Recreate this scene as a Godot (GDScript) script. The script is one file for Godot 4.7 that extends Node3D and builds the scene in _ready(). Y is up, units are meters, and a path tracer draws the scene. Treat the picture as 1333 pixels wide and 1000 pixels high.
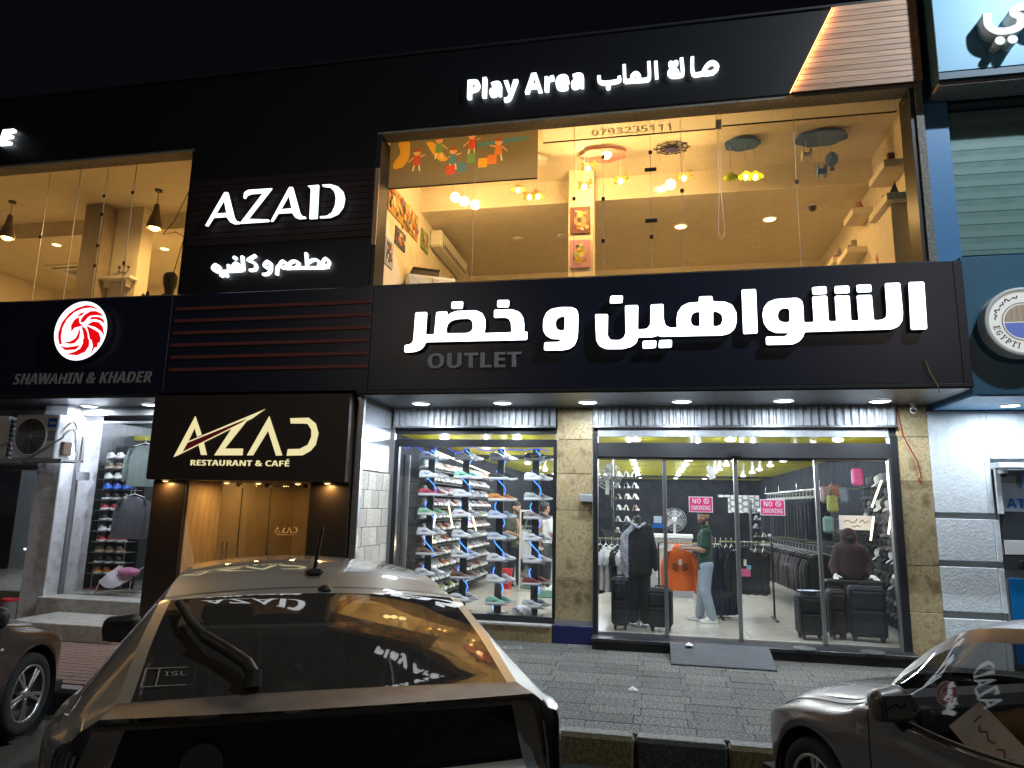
extends Node3D
# A street of shops at night: an outlet with a big lit sign, a restaurant entrance, a bank, three parked cars.
# World: x to the right along the shop fronts, y up, z out of the shops towards the street; the shop glass stands at z = 0.

class MB:
	var v := PackedVector3Array()
	var n := PackedVector3Array()
	var t := PackedVector2Array()
	var c := PackedColorArray()
	var col := Color(1, 1, 1)
	func tri(a: Vector3, b: Vector3, d: Vector3, hint: Vector3) -> void:
		var m := (d - a).cross(b - a)
		if m.length_squared() < 1e-16:
			return
		m = m.normalized()
		if m.dot(hint) < 0.0:
			var q := b
			b = d
			d = q
			m = -m
		v.push_back(a); v.push_back(b); v.push_back(d)
		for i in 3:
			n.push_back(m)
			c.push_back(col)
		var ax := m.abs()
		for p in [a, b, d]:
			if ax.z >= ax.x and ax.z >= ax.y:
				t.push_back(Vector2(p.x, -p.y))
			elif ax.x >= ax.y:
				t.push_back(Vector2(p.z, -p.y))
			else:
				t.push_back(Vector2(p.x, p.z))
	func quad(a: Vector3, b: Vector3, d: Vector3, e: Vector3, hint: Vector3) -> void:
		tri(a, b, d, hint)
		tri(a, d, e, hint)
	func stri(a: Vector3, b: Vector3, d: Vector3, na: Vector3, nb: Vector3, nd: Vector3) -> void:
		var m := (d - a).cross(b - a)
		if m.length_squared() < 1e-18:
			return
		if m.dot(na + nb + nd) < 0.0:
			v.push_back(a); v.push_back(d); v.push_back(b)
			n.push_back(na); n.push_back(nd); n.push_back(nb)
		else:
			v.push_back(a); v.push_back(b); v.push_back(d)
			n.push_back(na); n.push_back(nb); n.push_back(nd)
		for i in 3:
			c.push_back(col)
			t.push_back(Vector2(v[v.size() - 3 + i].x, v[v.size() - 3 + i].y))
	# box by its centre and size, turned by bs, edges chamfered by e
	func box(p: Vector3, s: Vector3, e := 0.0, bs := Basis()) -> void:
		var h := s * 0.5
		if e <= 0.0:
			for ax in 3:
				for sg in [-1.0, 1.0]:
					var nn := Vector3.ZERO
					nn[ax] = sg
					var u := Vector3.ZERO
					u[(ax + 1) % 3] = h[(ax + 1) % 3]
					var w := Vector3.ZERO
					w[(ax + 2) % 3] = h[(ax + 2) % 3]
					var o: Vector3 = nn * h
					quad(p + bs * (o - u - w), p + bs * (o + u - w), p + bs * (o + u + w), p + bs * (o - u + w), bs * nn)
			return
		e = minf(e, minf(h.x, minf(h.y, h.z)) * 0.95)
		var k := h - Vector3(e, e, e)
		for ax in 3:
			for sg in [-1.0, 1.0]:
				var nn := Vector3.ZERO
				nn[ax] = sg
				var u := Vector3.ZERO
				u[(ax + 1) % 3] = k[(ax + 1) % 3]
				var w := Vector3.ZERO
				w[(ax + 2) % 3] = k[(ax + 2) % 3]
				var o: Vector3 = nn * h
				quad(p + bs * (o - u - w), p + bs * (o + u - w), p + bs * (o + u + w), p + bs * (o - u + w), bs * nn)
		for ax in 3:
			var b1 := (ax + 1) % 3
			var b2 := (ax + 2) % 3
			for s1 in [-1.0, 1.0]:
				for s2 in [-1.0, 1.0]:
					var pa := Vector3.ZERO
					pa[b1] = s1 * h[b1]; pa[b2] = s2 * k[b2]
					var pb := Vector3.ZERO
					pb[b1] = s1 * k[b1]; pb[b2] = s2 * h[b2]
					var d := Vector3.ZERO
					d[ax] = k[ax]
					var hn := Vector3.ZERO
					hn[b1] = s1; hn[b2] = s2
					quad(p + bs * (pa - d), p + bs * (pa + d), p + bs * (pb + d), p + bs * (pb - d), bs * hn)
		for sx in [-1.0, 1.0]:
			for sy in [-1.0, 1.0]:
				for sz in [-1.0, 1.0]:
					var sg := Vector3(sx, sy, sz)
					tri(p + bs * (sg * Vector3(h.x, k.y, k.z)), p + bs * (sg * Vector3(k.x, h.y, k.z)), p + bs * (sg * Vector3(k.x, k.y, h.z)), bs * sg)
	# box between two corners
	func span(x0: float, x1: float, y0: float, y1: float, z0: float, z1: float, e := 0.0) -> void:
		box(Vector3((x0 + x1) / 2, (y0 + y1) / 2, (z0 + z1) / 2), Vector3(absf(x1 - x0), absf(y1 - y0), absf(z1 - z0)), e)
	func cyl(a: Vector3, b: Vector3, r0: float, r1: float, seg := 12, caps := true) -> void:
		var d := (b - a).normalized()
		var u := d.cross(Vector3.UP if absf(d.y) < 0.9 else Vector3.RIGHT).normalized()
		var w := d.cross(u)
		for i in seg:
			var q0 := u * cos(TAU * i / seg) + w * sin(TAU * i / seg)
			var q1 := u * cos(TAU * (i + 1) / seg) + w * sin(TAU * (i + 1) / seg)
			stri(a + q0 * r0, a + q1 * r0, b + q1 * r1, q0, q1, q1)
			stri(a + q0 * r0, b + q1 * r1, b + q0 * r1, q0, q1, q0)
			if caps:
				tri(a, a + q0 * r0, a + q1 * r0, -d)
				tri(b, b + q0 * r1, b + q1 * r1, d)
	func tube(path: Array, r: float, seg := 6) -> void:
		var rings := []
		for i in path.size():
			var d: Vector3 = (path[mini(i + 1, path.size() - 1)] - path[maxi(i - 1, 0)]).normalized()
			var u := d.cross(Vector3(0.13, 0.97, 0.2)).normalized()
			var w := d.cross(u)
			var g := []
			for k in seg:
				g.append(u * cos(TAU * k / seg) + w * sin(TAU * k / seg))
			rings.append(g)
		for i in path.size() - 1:
			for k in seg:
				var q0: Vector3 = rings[i][k]
				var q1: Vector3 = rings[i][(k + 1) % seg]
				var p0: Vector3 = rings[i + 1][k]
				var p1: Vector3 = rings[i + 1][(k + 1) % seg]
				stri(path[i] + q0 * r, path[i] + q1 * r, path[i + 1] + p1 * r, q0, q1, p1)
				stri(path[i] + q0 * r, path[i + 1] + p1 * r, path[i + 1] + p0 * r, q0, p1, p0)
	# surface of revolution: prof = [radius, height] pairs along axis from base o
	func lathe(prof: Array, o := Vector3.ZERO, bs := Basis(), seg := 20) -> void:
		var nr := []
		for i in prof.size():
			var d: Vector2 = Vector2(prof[mini(i + 1, prof.size() - 1)][0], prof[mini(i + 1, prof.size() - 1)][1]) - Vector2(prof[maxi(i - 1, 0)][0], prof[maxi(i - 1, 0)][1])
			nr.append(Vector2(d.y, -d.x).normalized())
		for i in prof.size() - 1:
			for k in seg:
				var a0 := TAU * k / seg
				var a1 := TAU * (k + 1) / seg
				var e0 := Vector3(cos(a0), 0, sin(a0))
				var e1 := Vector3(cos(a1), 0, sin(a1))
				var p := [e0 * prof[i][0] + Vector3.UP * prof[i][1], e1 * prof[i][0] + Vector3.UP * prof[i][1], e1 * prof[i + 1][0] + Vector3.UP * prof[i + 1][1], e0 * prof[i + 1][0] + Vector3.UP * prof[i + 1][1]]
				var m := [e0 * nr[i].x + Vector3.UP * nr[i].y, e1 * nr[i].x + Vector3.UP * nr[i].y, e1 * nr[i + 1].x + Vector3.UP * nr[i + 1].y, e0 * nr[i + 1].x + Vector3.UP * nr[i + 1].y]
				for j in 4:
					p[j] = o + bs * p[j]
					m[j] = bs * m[j]
				stri(p[0], p[1], p[2], m[0], m[1], m[2])
				stri(p[0], p[2], p[3], m[0], m[2], m[3])
	func ball(o: Vector3, s: Vector3, seg := 12, rows := 8) -> void:
		for i in rows:
			for k in seg:
				var q := []
				for e in [[i, k], [i, k + 1], [i + 1, k + 1], [i + 1, k]]:
					var th: float = PI * e[0] / rows
					var ph: float = TAU * e[1] / seg
					q.append(Vector3(sin(th) * cos(ph), cos(th), sin(th) * sin(ph)))
				stri(o + q[0] * s, o + q[1] * s, o + q[2] * s, (q[0] / s).normalized(), (q[1] / s).normalized(), (q[2] / s).normalized())
				stri(o + q[0] * s, o + q[2] * s, o + q[3] * s, (q[0] / s).normalized(), (q[2] / s).normalized(), (q[3] / s).normalized())
	# smooth sheet through a grid of points; out points roughly to the front side
	func sheet(g: Array, out: Vector3, u0 := 0, u1 := -1, w0 := 0, w1 := -1, around := Vector3.INF) -> void:
		var nu := g.size()
		var nw: int = g[0].size()
		if u1 < 0: u1 = nu - 1
		if w1 < 0: w1 = nw - 1
		var nn := {}
		for i in range(u0, u1 + 1):
			for j in range(w0, w1 + 1):
				var du: Vector3 = g[mini(i + 1, nu - 1)][j] - g[maxi(i - 1, 0)][j]
				var dw: Vector3 = g[i][mini(j + 1, nw - 1)] - g[i][maxi(j - 1, 0)]
				var m := du.cross(dw).normalized()
				var hint: Vector3 = out if around == Vector3.INF else g[i][j] - around
				nn[Vector2i(i, j)] = m if m.dot(hint) >= 0.0 else -m
		for i in range(u0, u1):
			for j in range(w0, w1):
				var a: Vector3 = g[i][j]
				var b: Vector3 = g[i + 1][j]
				var d: Vector3 = g[i + 1][j + 1]
				var e: Vector3 = g[i][j + 1]
				var na: Vector3 = nn[Vector2i(i, j)]
				var nb: Vector3 = nn[Vector2i(i + 1, j)]
				var nd: Vector3 = nn[Vector2i(i + 1, j + 1)]
				var ne: Vector3 = nn[Vector2i(i, j + 1)]
				stri(a, b, d, na, nb, nd)
				stri(a, d, e, na, nd, ne)
	# flat outline (x, y) with holes, raised from z0 to z1, placed by xf
	func flat(poly: PackedVector2Array, z0: float, z1: float, xf := Transform3D(), holes: Array = []) -> void:
		var bits := [poly]
		for h in holes:
			var box2 := Rect2(h[0], Vector2.ZERO)
			for p in h: box2 = box2.expand(p)
			var cx := box2.get_center().x
			var lo := PackedVector2Array([Vector2(-99, -99), Vector2(cx, -99), Vector2(cx, 99), Vector2(-99, 99)])
			var hi := PackedVector2Array([Vector2(cx, -99), Vector2(99, -99), Vector2(99, 99), Vector2(cx, 99)])
			var nx := []
			for b in bits:
				for side in [lo, hi]:
					for q in Geometry2D.intersect_polygons(b, side):
						for w in Geometry2D.clip_polygons(q, h):
							nx.append(w)
			bits = nx
		var f := xf.basis * Vector3(0, 0, signf(z1 - z0))
		for b in bits:
			var id := Geometry2D.triangulate_polygon(b)
			for i in range(0, id.size(), 3):
				var q := []
				for k in 3: q.append(b[id[i + k]])
				tri(xf * Vector3(q[0].x, q[0].y, z1), xf * Vector3(q[1].x, q[1].y, z1), xf * Vector3(q[2].x, q[2].y, z1), f)
				tri(xf * Vector3(q[0].x, q[0].y, z0), xf * Vector3(q[1].x, q[1].y, z0), xf * Vector3(q[2].x, q[2].y, z0), -f)
		var loops := [poly]
		loops.append_array(holes)
		for li in loops.size():
			var lp: PackedVector2Array = loops[li]
			var cw := Geometry2D.is_polygon_clockwise(lp)
			for i in lp.size():
				var a := lp[i]
				var b := lp[(i + 1) % lp.size()]
				var e := b - a
				var o := Vector2(e.y, -e.x)
				if cw: o = -o
				if li > 0: o = -o
				quad(xf * Vector3(a.x, a.y, z0), xf * Vector3(b.x, b.y, z0), xf * Vector3(b.x, b.y, z1), xf * Vector3(a.x, a.y, z1), xf.basis * Vector3(o.x, o.y, 0))
	# arrays of a mesh made elsewhere (lettering), placed by xf
	func take(m: Mesh, xf: Transform3D) -> void:
		for s in m.get_surface_count():
			var a := m.surface_get_arrays(s)
			var pv: PackedVector3Array = a[Mesh.ARRAY_VERTEX]
			var ix = a[Mesh.ARRAY_INDEX]
			var cnt: int = ix.size() if ix else pv.size()
			var pn: PackedVector3Array = a[Mesh.ARRAY_NORMAL]
			for i in range(0, cnt, 3):
				var q := []
				var m3 := Vector3.ZERO
				for k in 3:
					var at: int = ix[i + k] if ix else i + k
					q.append(xf * pv[at])
					m3 += xf.basis * pn[at]
				tri(q[0], q[1], q[2], m3)
	func mesh(with_colors := false) -> ArrayMesh:
		var a := []
		a.resize(Mesh.ARRAY_MAX)
		a[Mesh.ARRAY_VERTEX] = v
		a[Mesh.ARRAY_NORMAL] = n
		a[Mesh.ARRAY_TEX_UV] = t
		if with_colors:
			a[Mesh.ARRAY_COLOR] = c
		var m := ArrayMesh.new()
		m.add_surface_from_arrays(Mesh.PRIMITIVE_TRIANGLES, a)
		return m

var taken := {}
var M := {}
var rng := RandomNumberGenerator.new()

func lin(r: float, g: float, b: float) -> Color:
	return Color(r, g, b).linear_to_srgb()

func numbered(called: String) -> String:
	var k: int = taken.get(called, 0)
	taken[called] = k + 1
	return called if k == 0 else "%s_%03d" % [called, k]

func thing(called: String, label: String, category: String, at := Vector3.ZERO, turn := 0.0, group := "") -> Node3D:
	var o := Node3D.new()
	o.name = numbered(called)
	add_child(o)
	o.position = at
	o.rotation.y = turn
	o.set_meta("label", label)
	o.set_meta("category", category)
	if group: o.set_meta("group", group)
	return o

func part(called: String, b, material: Material, parent: Node3D, at := Vector3.ZERO, kind := "") -> MeshInstance3D:
	var o := MeshInstance3D.new()
	o.name = called
	o.mesh = b.mesh(material is BaseMaterial3D and material.vertex_color_use_as_albedo) if b is MB else b
	o.material_override = material
	parent.add_child(o, true)
	o.position = at
	if kind: o.set_meta("kind", kind)
	return o

# a thing that is one mesh
func single(called: String, b, material: Material, label: String, category: String, at := Vector3.ZERO, group := "") -> MeshInstance3D:
	var o := part(numbered(called), b, material, self, at)
	o.set_meta("label", label)
	o.set_meta("category", category)
	if group: o.set_meta("group", group)
	return o

func setting(called: String, b, material: Material) -> MeshInstance3D:
	var o := part(called, b, material, self)
	o.set_meta("kind", "structure")
	return o

func copy(o: Node3D, label: String, at: Vector3, turn := 0.0) -> Node3D:
	var r: Node3D = o.duplicate()
	r.name = numbered(String(o.name).trim_suffix("_" + String(o.name).get_slice("_", String(o.name).get_slice_count("_") - 1)) if String(o.name).right(3).is_valid_int() else String(o.name))
	add_child(r)
	r.position = at
	r.rotation.y = turn
	r.set_meta("label", label)
	return r

func nth(k: int) -> String:
	return ["first", "second", "third", "fourth", "fifth", "sixth", "seventh", "eighth", "ninth", "tenth", "eleventh", "twelfth", "thirteenth", "fourteenth", "fifteenth", "sixteenth", "seventeenth", "eighteenth", "nineteenth", "twentieth", "twenty-first", "twenty-second", "twenty-third", "twenty-fourth", "twenty-fifth", "twenty-sixth", "twenty-seventh", "twenty-eighth"][k]

func paint(key: String, color: Color, rough := 0.6, metal := 0.0, clear := 0.0) -> StandardMaterial3D:
	if M.has(key): return M[key]
	var m := StandardMaterial3D.new()
	m.albedo_color = color
	m.roughness = rough
	m.metallic = metal
	if clear > 0.0:
		m.clearcoat_enabled = true
		m.clearcoat = clear
		m.clearcoat_roughness = 0.03
	M[key] = m
	return m

func noise_tex(freq: float, ramp: Array, size := 512, kind := FastNoiseLite.TYPE_SIMPLEX_SMOOTH, seed_ := 1, oct := 5, warp := 0.0) -> NoiseTexture2D:
	var f := FastNoiseLite.new()
	f.seed = seed_
	f.noise_type = kind
	f.frequency = freq
	f.fractal_octaves = oct
	if warp > 0.0:
		f.domain_warp_enabled = true
		f.domain_warp_amplitude = warp
		f.domain_warp_frequency = freq * 0.7
	var t := NoiseTexture2D.new()
	t.width = size
	t.height = size
	t.seamless = true
	t.noise = f
	if ramp:
		var g := Gradient.new()
		g.offsets = PackedFloat32Array(ramp.map(func(e): return e[0]))
		g.colors = PackedColorArray(ramp.map(func(e): return e[1]))
		t.color_ramp = g
	return t

# a surface with grain: noise between two or more colours, laid in metres
func grainy(key: String, ramp: Array, freq: float, metres: float, rough := 0.8, bump := 0.0, bump_freq := 0.05, warp := 0.0, kind := FastNoiseLite.TYPE_SIMPLEX_SMOOTH) -> StandardMaterial3D:
	if M.has(key): return M[key]
	var m := StandardMaterial3D.new()
	m.albedo_texture = noise_tex(freq, ramp, 512, kind, hash(key) % 1000, 5, warp)
	m.uv1_triplanar = true
	m.uv1_world_triplanar = true
	m.uv1_scale = Vector3.ONE / metres
	m.roughness = rough
	if bump > 0.0:
		m.normal_enabled = true
		var f := FastNoiseLite.new()
		f.seed = 7
		f.frequency = bump_freq
		f.fractal_octaves = 4
		var t := NoiseTexture2D.new()
		t.width = 512
		t.height = 512
		t.seamless = true
		t.as_normal_map = true
		t.bump_strength = 6.0
		t.noise = f
		m.normal_texture = t
		m.normal_scale = bump
	M[key] = m
	return m

func glowing(key: String, color: Color, energy: float) -> StandardMaterial3D:
	if M.has(key): return M[key]
	var m := StandardMaterial3D.new()
	m.albedo_color = Color(color.r * 0.85, color.g * 0.85, color.b * 0.85)
	m.emission_enabled = true
	m.emission = color
	m.emission_energy_multiplier = energy
	M[key] = m
	return m

func pane(key: String, tint: Color, alpha := 0.06, rough := 0.0) -> StandardMaterial3D:
	if M.has(key): return M[key]
	var m := StandardMaterial3D.new()
	m.albedo_color = Color(tint.r, tint.g, tint.b, alpha)
	m.transparency = BaseMaterial3D.TRANSPARENCY_ALPHA
	m.roughness = rough
	m.metallic_specular = 0.5
	M[key] = m
	return m

func area_lamp(parent: Node3D, at: Vector3, dir: Vector3, size: Vector2, energy: float, color: Color) -> void:
	var l := AreaLight3D.new()
	l.name = "lamp_light"
	l.area_size = size
	l.area_normalize_energy = true
	l.light_energy = energy
	l.light_color = color
	l.shadow_enabled = true
	parent.add_child(l, true)
	l.position = at
	l.look_at_from_position(at, at + dir, Vector3.UP if absf(dir.normalized().y) < 0.9 else Vector3.FORWARD)
	l.position = at

func bulb_lamp(parent: Node3D, at: Vector3, energy: float, color: Color, size := 0.04) -> void:
	var l := OmniLight3D.new()
	l.name = "bulb_light"
	l.light_energy = energy
	l.light_color = color
	l.light_size = size
	l.omni_range = 30.0
	l.omni_attenuation = 2.0
	l.shadow_enabled = true
	parent.add_child(l, true)
	l.position = at

# lettering from a font, one mesh for each character, standing on the line y = 0 from x = 0, scaled to `wide` metres
func words(text: String, wide: float, tall: float, depth: float, font: Font, lean := 0.0) -> Array:
	var out := []
	var x := 0.0
	var boxes := []
	for ch in text:
		var tm := TextMesh.new()
		tm.text = ch
		tm.font = font
		tm.font_size = 64
		tm.pixel_size = 0.01
		tm.depth = 0.1
		tm.horizontal_alignment = HORIZONTAL_ALIGNMENT_LEFT
		tm.vertical_alignment = VERTICAL_ALIGNMENT_BOTTOM
		tm.curve_step = 2.0
		var adv := font.get_char_size(ch.unicode_at(0), 64).x * 0.01
		if ch != " ":
			boxes.append([tm, x])
		x += adv
	var lo := INF
	var hi := -INF
	var left := INF
	var right := -INF
	for b in boxes:
		var ab: AABB = b[0].get_aabb()
		if b[0].text in "ABCDEFGHIKLMNOPRSTUVWXZ0123456789&é" or lo == INF:
			lo = minf(lo, ab.position.y)
			hi = maxf(hi, ab.end.y)
		left = minf(left, ab.position.x + b[1])
		right = maxf(right, ab.end.x + b[1])
	var sx := wide / (right - left)
	var sy := tall / (hi - lo)
	for b in boxes:
		var m := MB.new()
		var xf := Transform3D(Basis(Vector3(sx, 0, 0), Vector3(lean * sy, sy, 0), Vector3(0, 0, depth / 0.1)), Vector3((b[1] - left) * sx - lo * lean * sy, -lo * sy, depth / 2))
		m.take(b[0], xf)
		out.append(m)
	return out

func sysfont(family: String, weight := 400) -> SystemFont:
	var f := SystemFont.new()
	f.font_names = PackedStringArray([family])
	f.font_weight = weight
	return f

func pts(a: Array) -> PackedVector2Array:
	var o := PackedVector2Array()
	for i in range(0, a.size(), 2):
		o.push_back(Vector2(a[i], a[i + 1]))
	return o

# outline with rounded corners: every corner sharper than 25 degrees is cut by r metres and bent
func eased(p: PackedVector2Array, r: float) -> PackedVector2Array:
	var o := PackedVector2Array()
	for i in p.size():
		var a := p[(i + p.size() - 1) % p.size()]
		var b := p[i]
		var d := p[(i + 1) % p.size()]
		var k := minf(r, minf(a.distance_to(b), b.distance_to(d)) * 0.45)
		var q0 := b.move_toward(a, k)
		var q1 := b.move_toward(d, k)
		for s in 4:
			var w := s / 3.0
			o.push_back(q0.lerp(b, w).lerp(b.lerp(q1, w), w))
	return o

# a pen stroke along points, width w, with round or square ends, as outlines and holes
func stroke(line: PackedVector2Array, w: float, round_ends := true) -> Array:
	return Geometry2D.offset_polyline(line, w / 2, Geometry2D.JOIN_ROUND, Geometry2D.END_ROUND if round_ends else Geometry2D.END_BUTT)

func bend(p: PackedVector2Array, steps := 5, closed := false) -> PackedVector2Array:
	var o := PackedVector2Array()
	var m := p.size()
	for i in (m if closed else m - 1):
		var a := p[(i + m - 1) % m] if closed else p[maxi(i - 1, 0)]
		var b := p[i]
		var d := p[(i + 1) % m]
		var e := p[(i + 2) % m] if closed else p[mini(i + 2, m - 1)]
		for s in steps:
			o.push_back(b.cubic_interpolate(d, a, e, float(s) / steps))
	if not closed: o.push_back(p[m - 1])
	return o

const BIG_SIGN := [
	[[-2.848,4.005,-2.695,4.005,-2.702,3.719,-2.592,3.716,-2.576,4.001,-2.434,4.004,-2.44,3.944,-2.392,3.981,-2.317,4.005,-2.073,4.005,-1.992,3.967,-1.952,3.893,-1.947,3.799,-1.958,3.714,-1.62,3.715,-1.631,3.842,-1.663,3.891,-1.711,3.903,-1.843,3.903,-1.843,4.005,-1.621,4.002,-1.528,3.964,-1.482,3.896,-1.468,3.805,-1.469,3.718,-1.427,3.72,-1.428,3.617,-2.697,3.622,-2.714,3.573,-2.762,3.526,-2.843,3.501,-2.967,3.499,-2.969,3.591,-2.903,3.597,-2.866,3.623,-2.857,3.677],[-2.434,3.725,-2.441,3.774,-2.425,3.846,-2.38,3.885,-2.299,3.904,-2.156,3.905,-2.112,3.871,-2.101,3.79,-2.119,3.745,-2.172,3.72]],
	[[-2.384,4.125,-2.237,4.125,-2.242,4.032,-2.386,4.038]],
	[[-1.804,4.124,-1.658,4.121,-1.661,4.03,-1.807,4.035]],
	[[-1.239,3.777,-1.233,3.869,-1.198,3.947,-1.139,3.99,-1.024,4.007,-0.896,4.002,-0.837,3.974,-0.817,3.908,-0.821,3.686,-0.831,3.609,-0.86,3.537,-0.918,3.495,-1.006,3.479,-1.223,3.484,-1.219,3.58,-1.045,3.581,-1.015,3.614,-1.135,3.622,-1.204,3.666,-1.233,3.724],[-1.091,3.793,-1.084,3.851,-1.043,3.886,-0.977,3.895,-0.978,3.722,-1.034,3.719,-1.072,3.738]],
	[[-0.618,3.906,-0.468,3.901,-0.474,3.638,-0.439,3.588,-0.334,3.583,-0.284,3.615,-0.264,3.67,-0.269,4.0,-0.117,3.999,-0.125,3.704,-0.022,3.709,0.019,3.759,0.025,3.999,0.171,4.002,0.17,3.823,0.188,3.746,0.243,3.714,0.321,3.716,0.314,3.805,0.33,3.894,0.379,3.968,0.452,4.004,0.571,4.009,0.572,4.076,0.721,4.075,0.724,4.011,0.853,4.004,0.934,3.965,0.977,3.871,0.978,3.771,0.954,3.685,0.899,3.632,0.818,3.609,0.133,3.613,0.104,3.629,0.049,3.61,-0.126,3.61,-0.138,3.552,-0.2,3.503,-0.297,3.478,-0.494,3.482,-0.568,3.52,-0.605,3.59],[0.471,3.8,0.484,3.863,0.52,3.892,0.575,3.898,0.573,3.721,0.516,3.723,0.481,3.749],[0.723,3.897,0.779,3.885,0.82,3.851,0.828,3.788,0.805,3.734,0.763,3.715,0.718,3.717]],
	[[-0.437,4.124,-0.293,4.123,-0.299,4.032,-0.448,4.033]],
	[[-0.07,3.568,0.084,3.569,0.078,3.481,-0.074,3.477]],
	[[0.116,3.571,0.259,3.572,0.255,3.482,0.107,3.48]],
	[[1.044,4.138,1.199,4.139,1.198,3.623,1.044,3.618]],
	[[1.258,3.836,1.278,3.923,1.326,3.983,1.407,4.012,1.634,4.019,1.682,3.987,1.694,3.92,1.691,3.731,1.796,3.732,1.793,4.027,1.949,4.031,1.948,3.737,2.029,3.734,2.028,4.025,2.18,4.024,2.178,3.735,2.258,3.734,2.254,4.023,2.406,4.022,2.409,3.732,2.484,3.734,2.535,3.761,2.547,3.816,2.548,4.148,2.701,4.148,2.705,3.799,2.691,3.715,2.649,3.657,2.583,3.628,1.693,3.623,1.674,3.566,1.632,3.518,1.563,3.486,1.283,3.486,1.284,3.581,1.489,3.578,1.532,3.618,1.39,3.622,1.313,3.662,1.27,3.737],[1.416,3.806,1.428,3.868,1.47,3.903,1.531,3.903,1.548,3.876,1.544,3.74,1.485,3.737,1.434,3.756]],
	[[1.796,4.134,1.946,4.14,1.948,4.053,1.799,4.049]],
	[[2.03,4.136,2.182,4.137,2.184,4.053,2.032,4.05]],
	[[2.257,4.141,2.407,4.142,2.408,4.056,2.26,4.055]],
	[[2.786,4.15,2.941,4.148,2.93,3.618,2.77,3.616]]
]
const NAME_TOP := [
	[[-6.064,5.427,-6.022,5.416,-5.947,5.54,-5.745,5.54,-5.684,5.459,-5.614,5.424,-5.534,5.422,-5.531,5.449,-5.583,5.465,-5.623,5.519,-5.762,5.906,-5.816,5.91],[-5.918,5.597,-5.812,5.796,-5.751,5.596]],
	[[-5.522,5.436,-5.214,5.856,-5.404,5.854,-5.461,5.833,-5.478,5.79,-5.51,5.798,-5.508,5.882,-5.45,5.917,-5.081,5.915,-5.408,5.485,-5.091,5.457,-5.083,5.426,-5.521,5.426]],
	[[-5.063,5.428,-5.029,5.425,-4.961,5.539,-4.75,5.535,-4.705,5.467,-4.639,5.436,-4.537,5.437,-4.544,5.462,-4.591,5.47,-4.633,5.518,-4.773,5.911,-4.825,5.914],[-4.927,5.595,-4.823,5.795,-4.762,5.596]],
	[[-4.555,5.91,-4.384,5.914,-4.372,5.426,-4.486,5.426,-4.497,5.835,-4.509,5.881]],
	[[-4.34,5.911,-4.219,5.91,-4.102,5.868,-4.022,5.787,-3.99,5.686,-4.006,5.563,-4.074,5.469,-4.184,5.426,-4.334,5.429,-4.336,5.453,-4.236,5.454,-4.164,5.499,-4.126,5.596,-4.121,5.707,-4.148,5.797,-4.215,5.864,-4.323,5.885]]
]
const CAFE_STROKES := [
	[0,[-4.184,4.756,-4.283,4.746,-4.42,4.753,-4.634,4.761,-4.811,4.763]],
	[1,[-4.181,4.809,-4.227,4.763,-4.28,4.814,-4.235,4.874]],
	[0,[-4.53,4.968,-4.5,4.757]],
	[0,[-4.498,4.82,-4.429,4.86,-4.361,4.857,-4.327,4.811,-4.338,4.749]],
	[0,[-4.756,4.767,-4.765,4.814,-4.73,4.854,-4.662,4.853,-4.624,4.817,-4.655,4.77]],
	[1,[-4.8,4.811,-4.85,4.772,-4.907,4.811,-4.859,4.868]],
	[0,[-4.902,4.811,-4.935,4.781,-4.936,4.676]],
	[1,[-5.036,4.823,-5.081,4.776,-5.136,4.823,-5.09,4.875]],
	[0,[-5.039,4.823,-5.035,4.749,-5.073,4.697,-5.145,4.691]],
	[0,[-5.28,4.971,-5.386,4.91,-5.31,4.876,-5.264,4.829,-5.266,4.77,-5.35,4.759]],
	[0,[-5.481,4.969,-5.447,4.764]],
	[0,[-5.463,4.765,-5.664,4.762,-5.863,4.764]],
	[1,[-5.513,4.827,-5.556,4.779,-5.608,4.826,-5.565,4.874]],
	[0,[-5.664,4.765,-5.679,4.855]],
	[1,[-5.812,4.812,-5.863,4.769,-5.916,4.817,-5.873,4.865]]
]
const CAFE_DOTS := [
	[-5.592,4.95],
	[-5.769,4.705],
	[-5.698,4.704]
]
const PLAY_STROKES := [
	[0,[-0.587,7.168,-0.587,7.109,-0.537,7.066,-0.406,7.064,-0.33,7.081,-0.33,7.133]],
	[0,[-0.265,7.291,-0.259,7.06]],
	[0,[-0.259,7.057,-0.143,7.054,-0.019,7.049,0.049,7.076,0.047,7.298]],
	[1,[-0.074,7.102,-0.121,7.054,-0.17,7.106,-0.12,7.156]],
	[0,[0.134,7.291,0.144,7.059]],
	[1,[0.402,7.107,0.347,7.064,0.297,7.112,0.349,7.165]],
	[0,[0.363,7.062,0.428,7.064,0.466,7.096,0.454,7.3]],
	[0,[0.588,7.299,0.596,7.069,0.721,7.062,0.839,7.057]],
	[1,[0.889,7.127,0.826,7.062,0.716,7.068,0.777,7.176,0.843,7.193]]
]
const PLAY_DOTS := [
	[-0.47,7.0],
	[0.321,7.238],
	[0.383,7.24]
]
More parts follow.
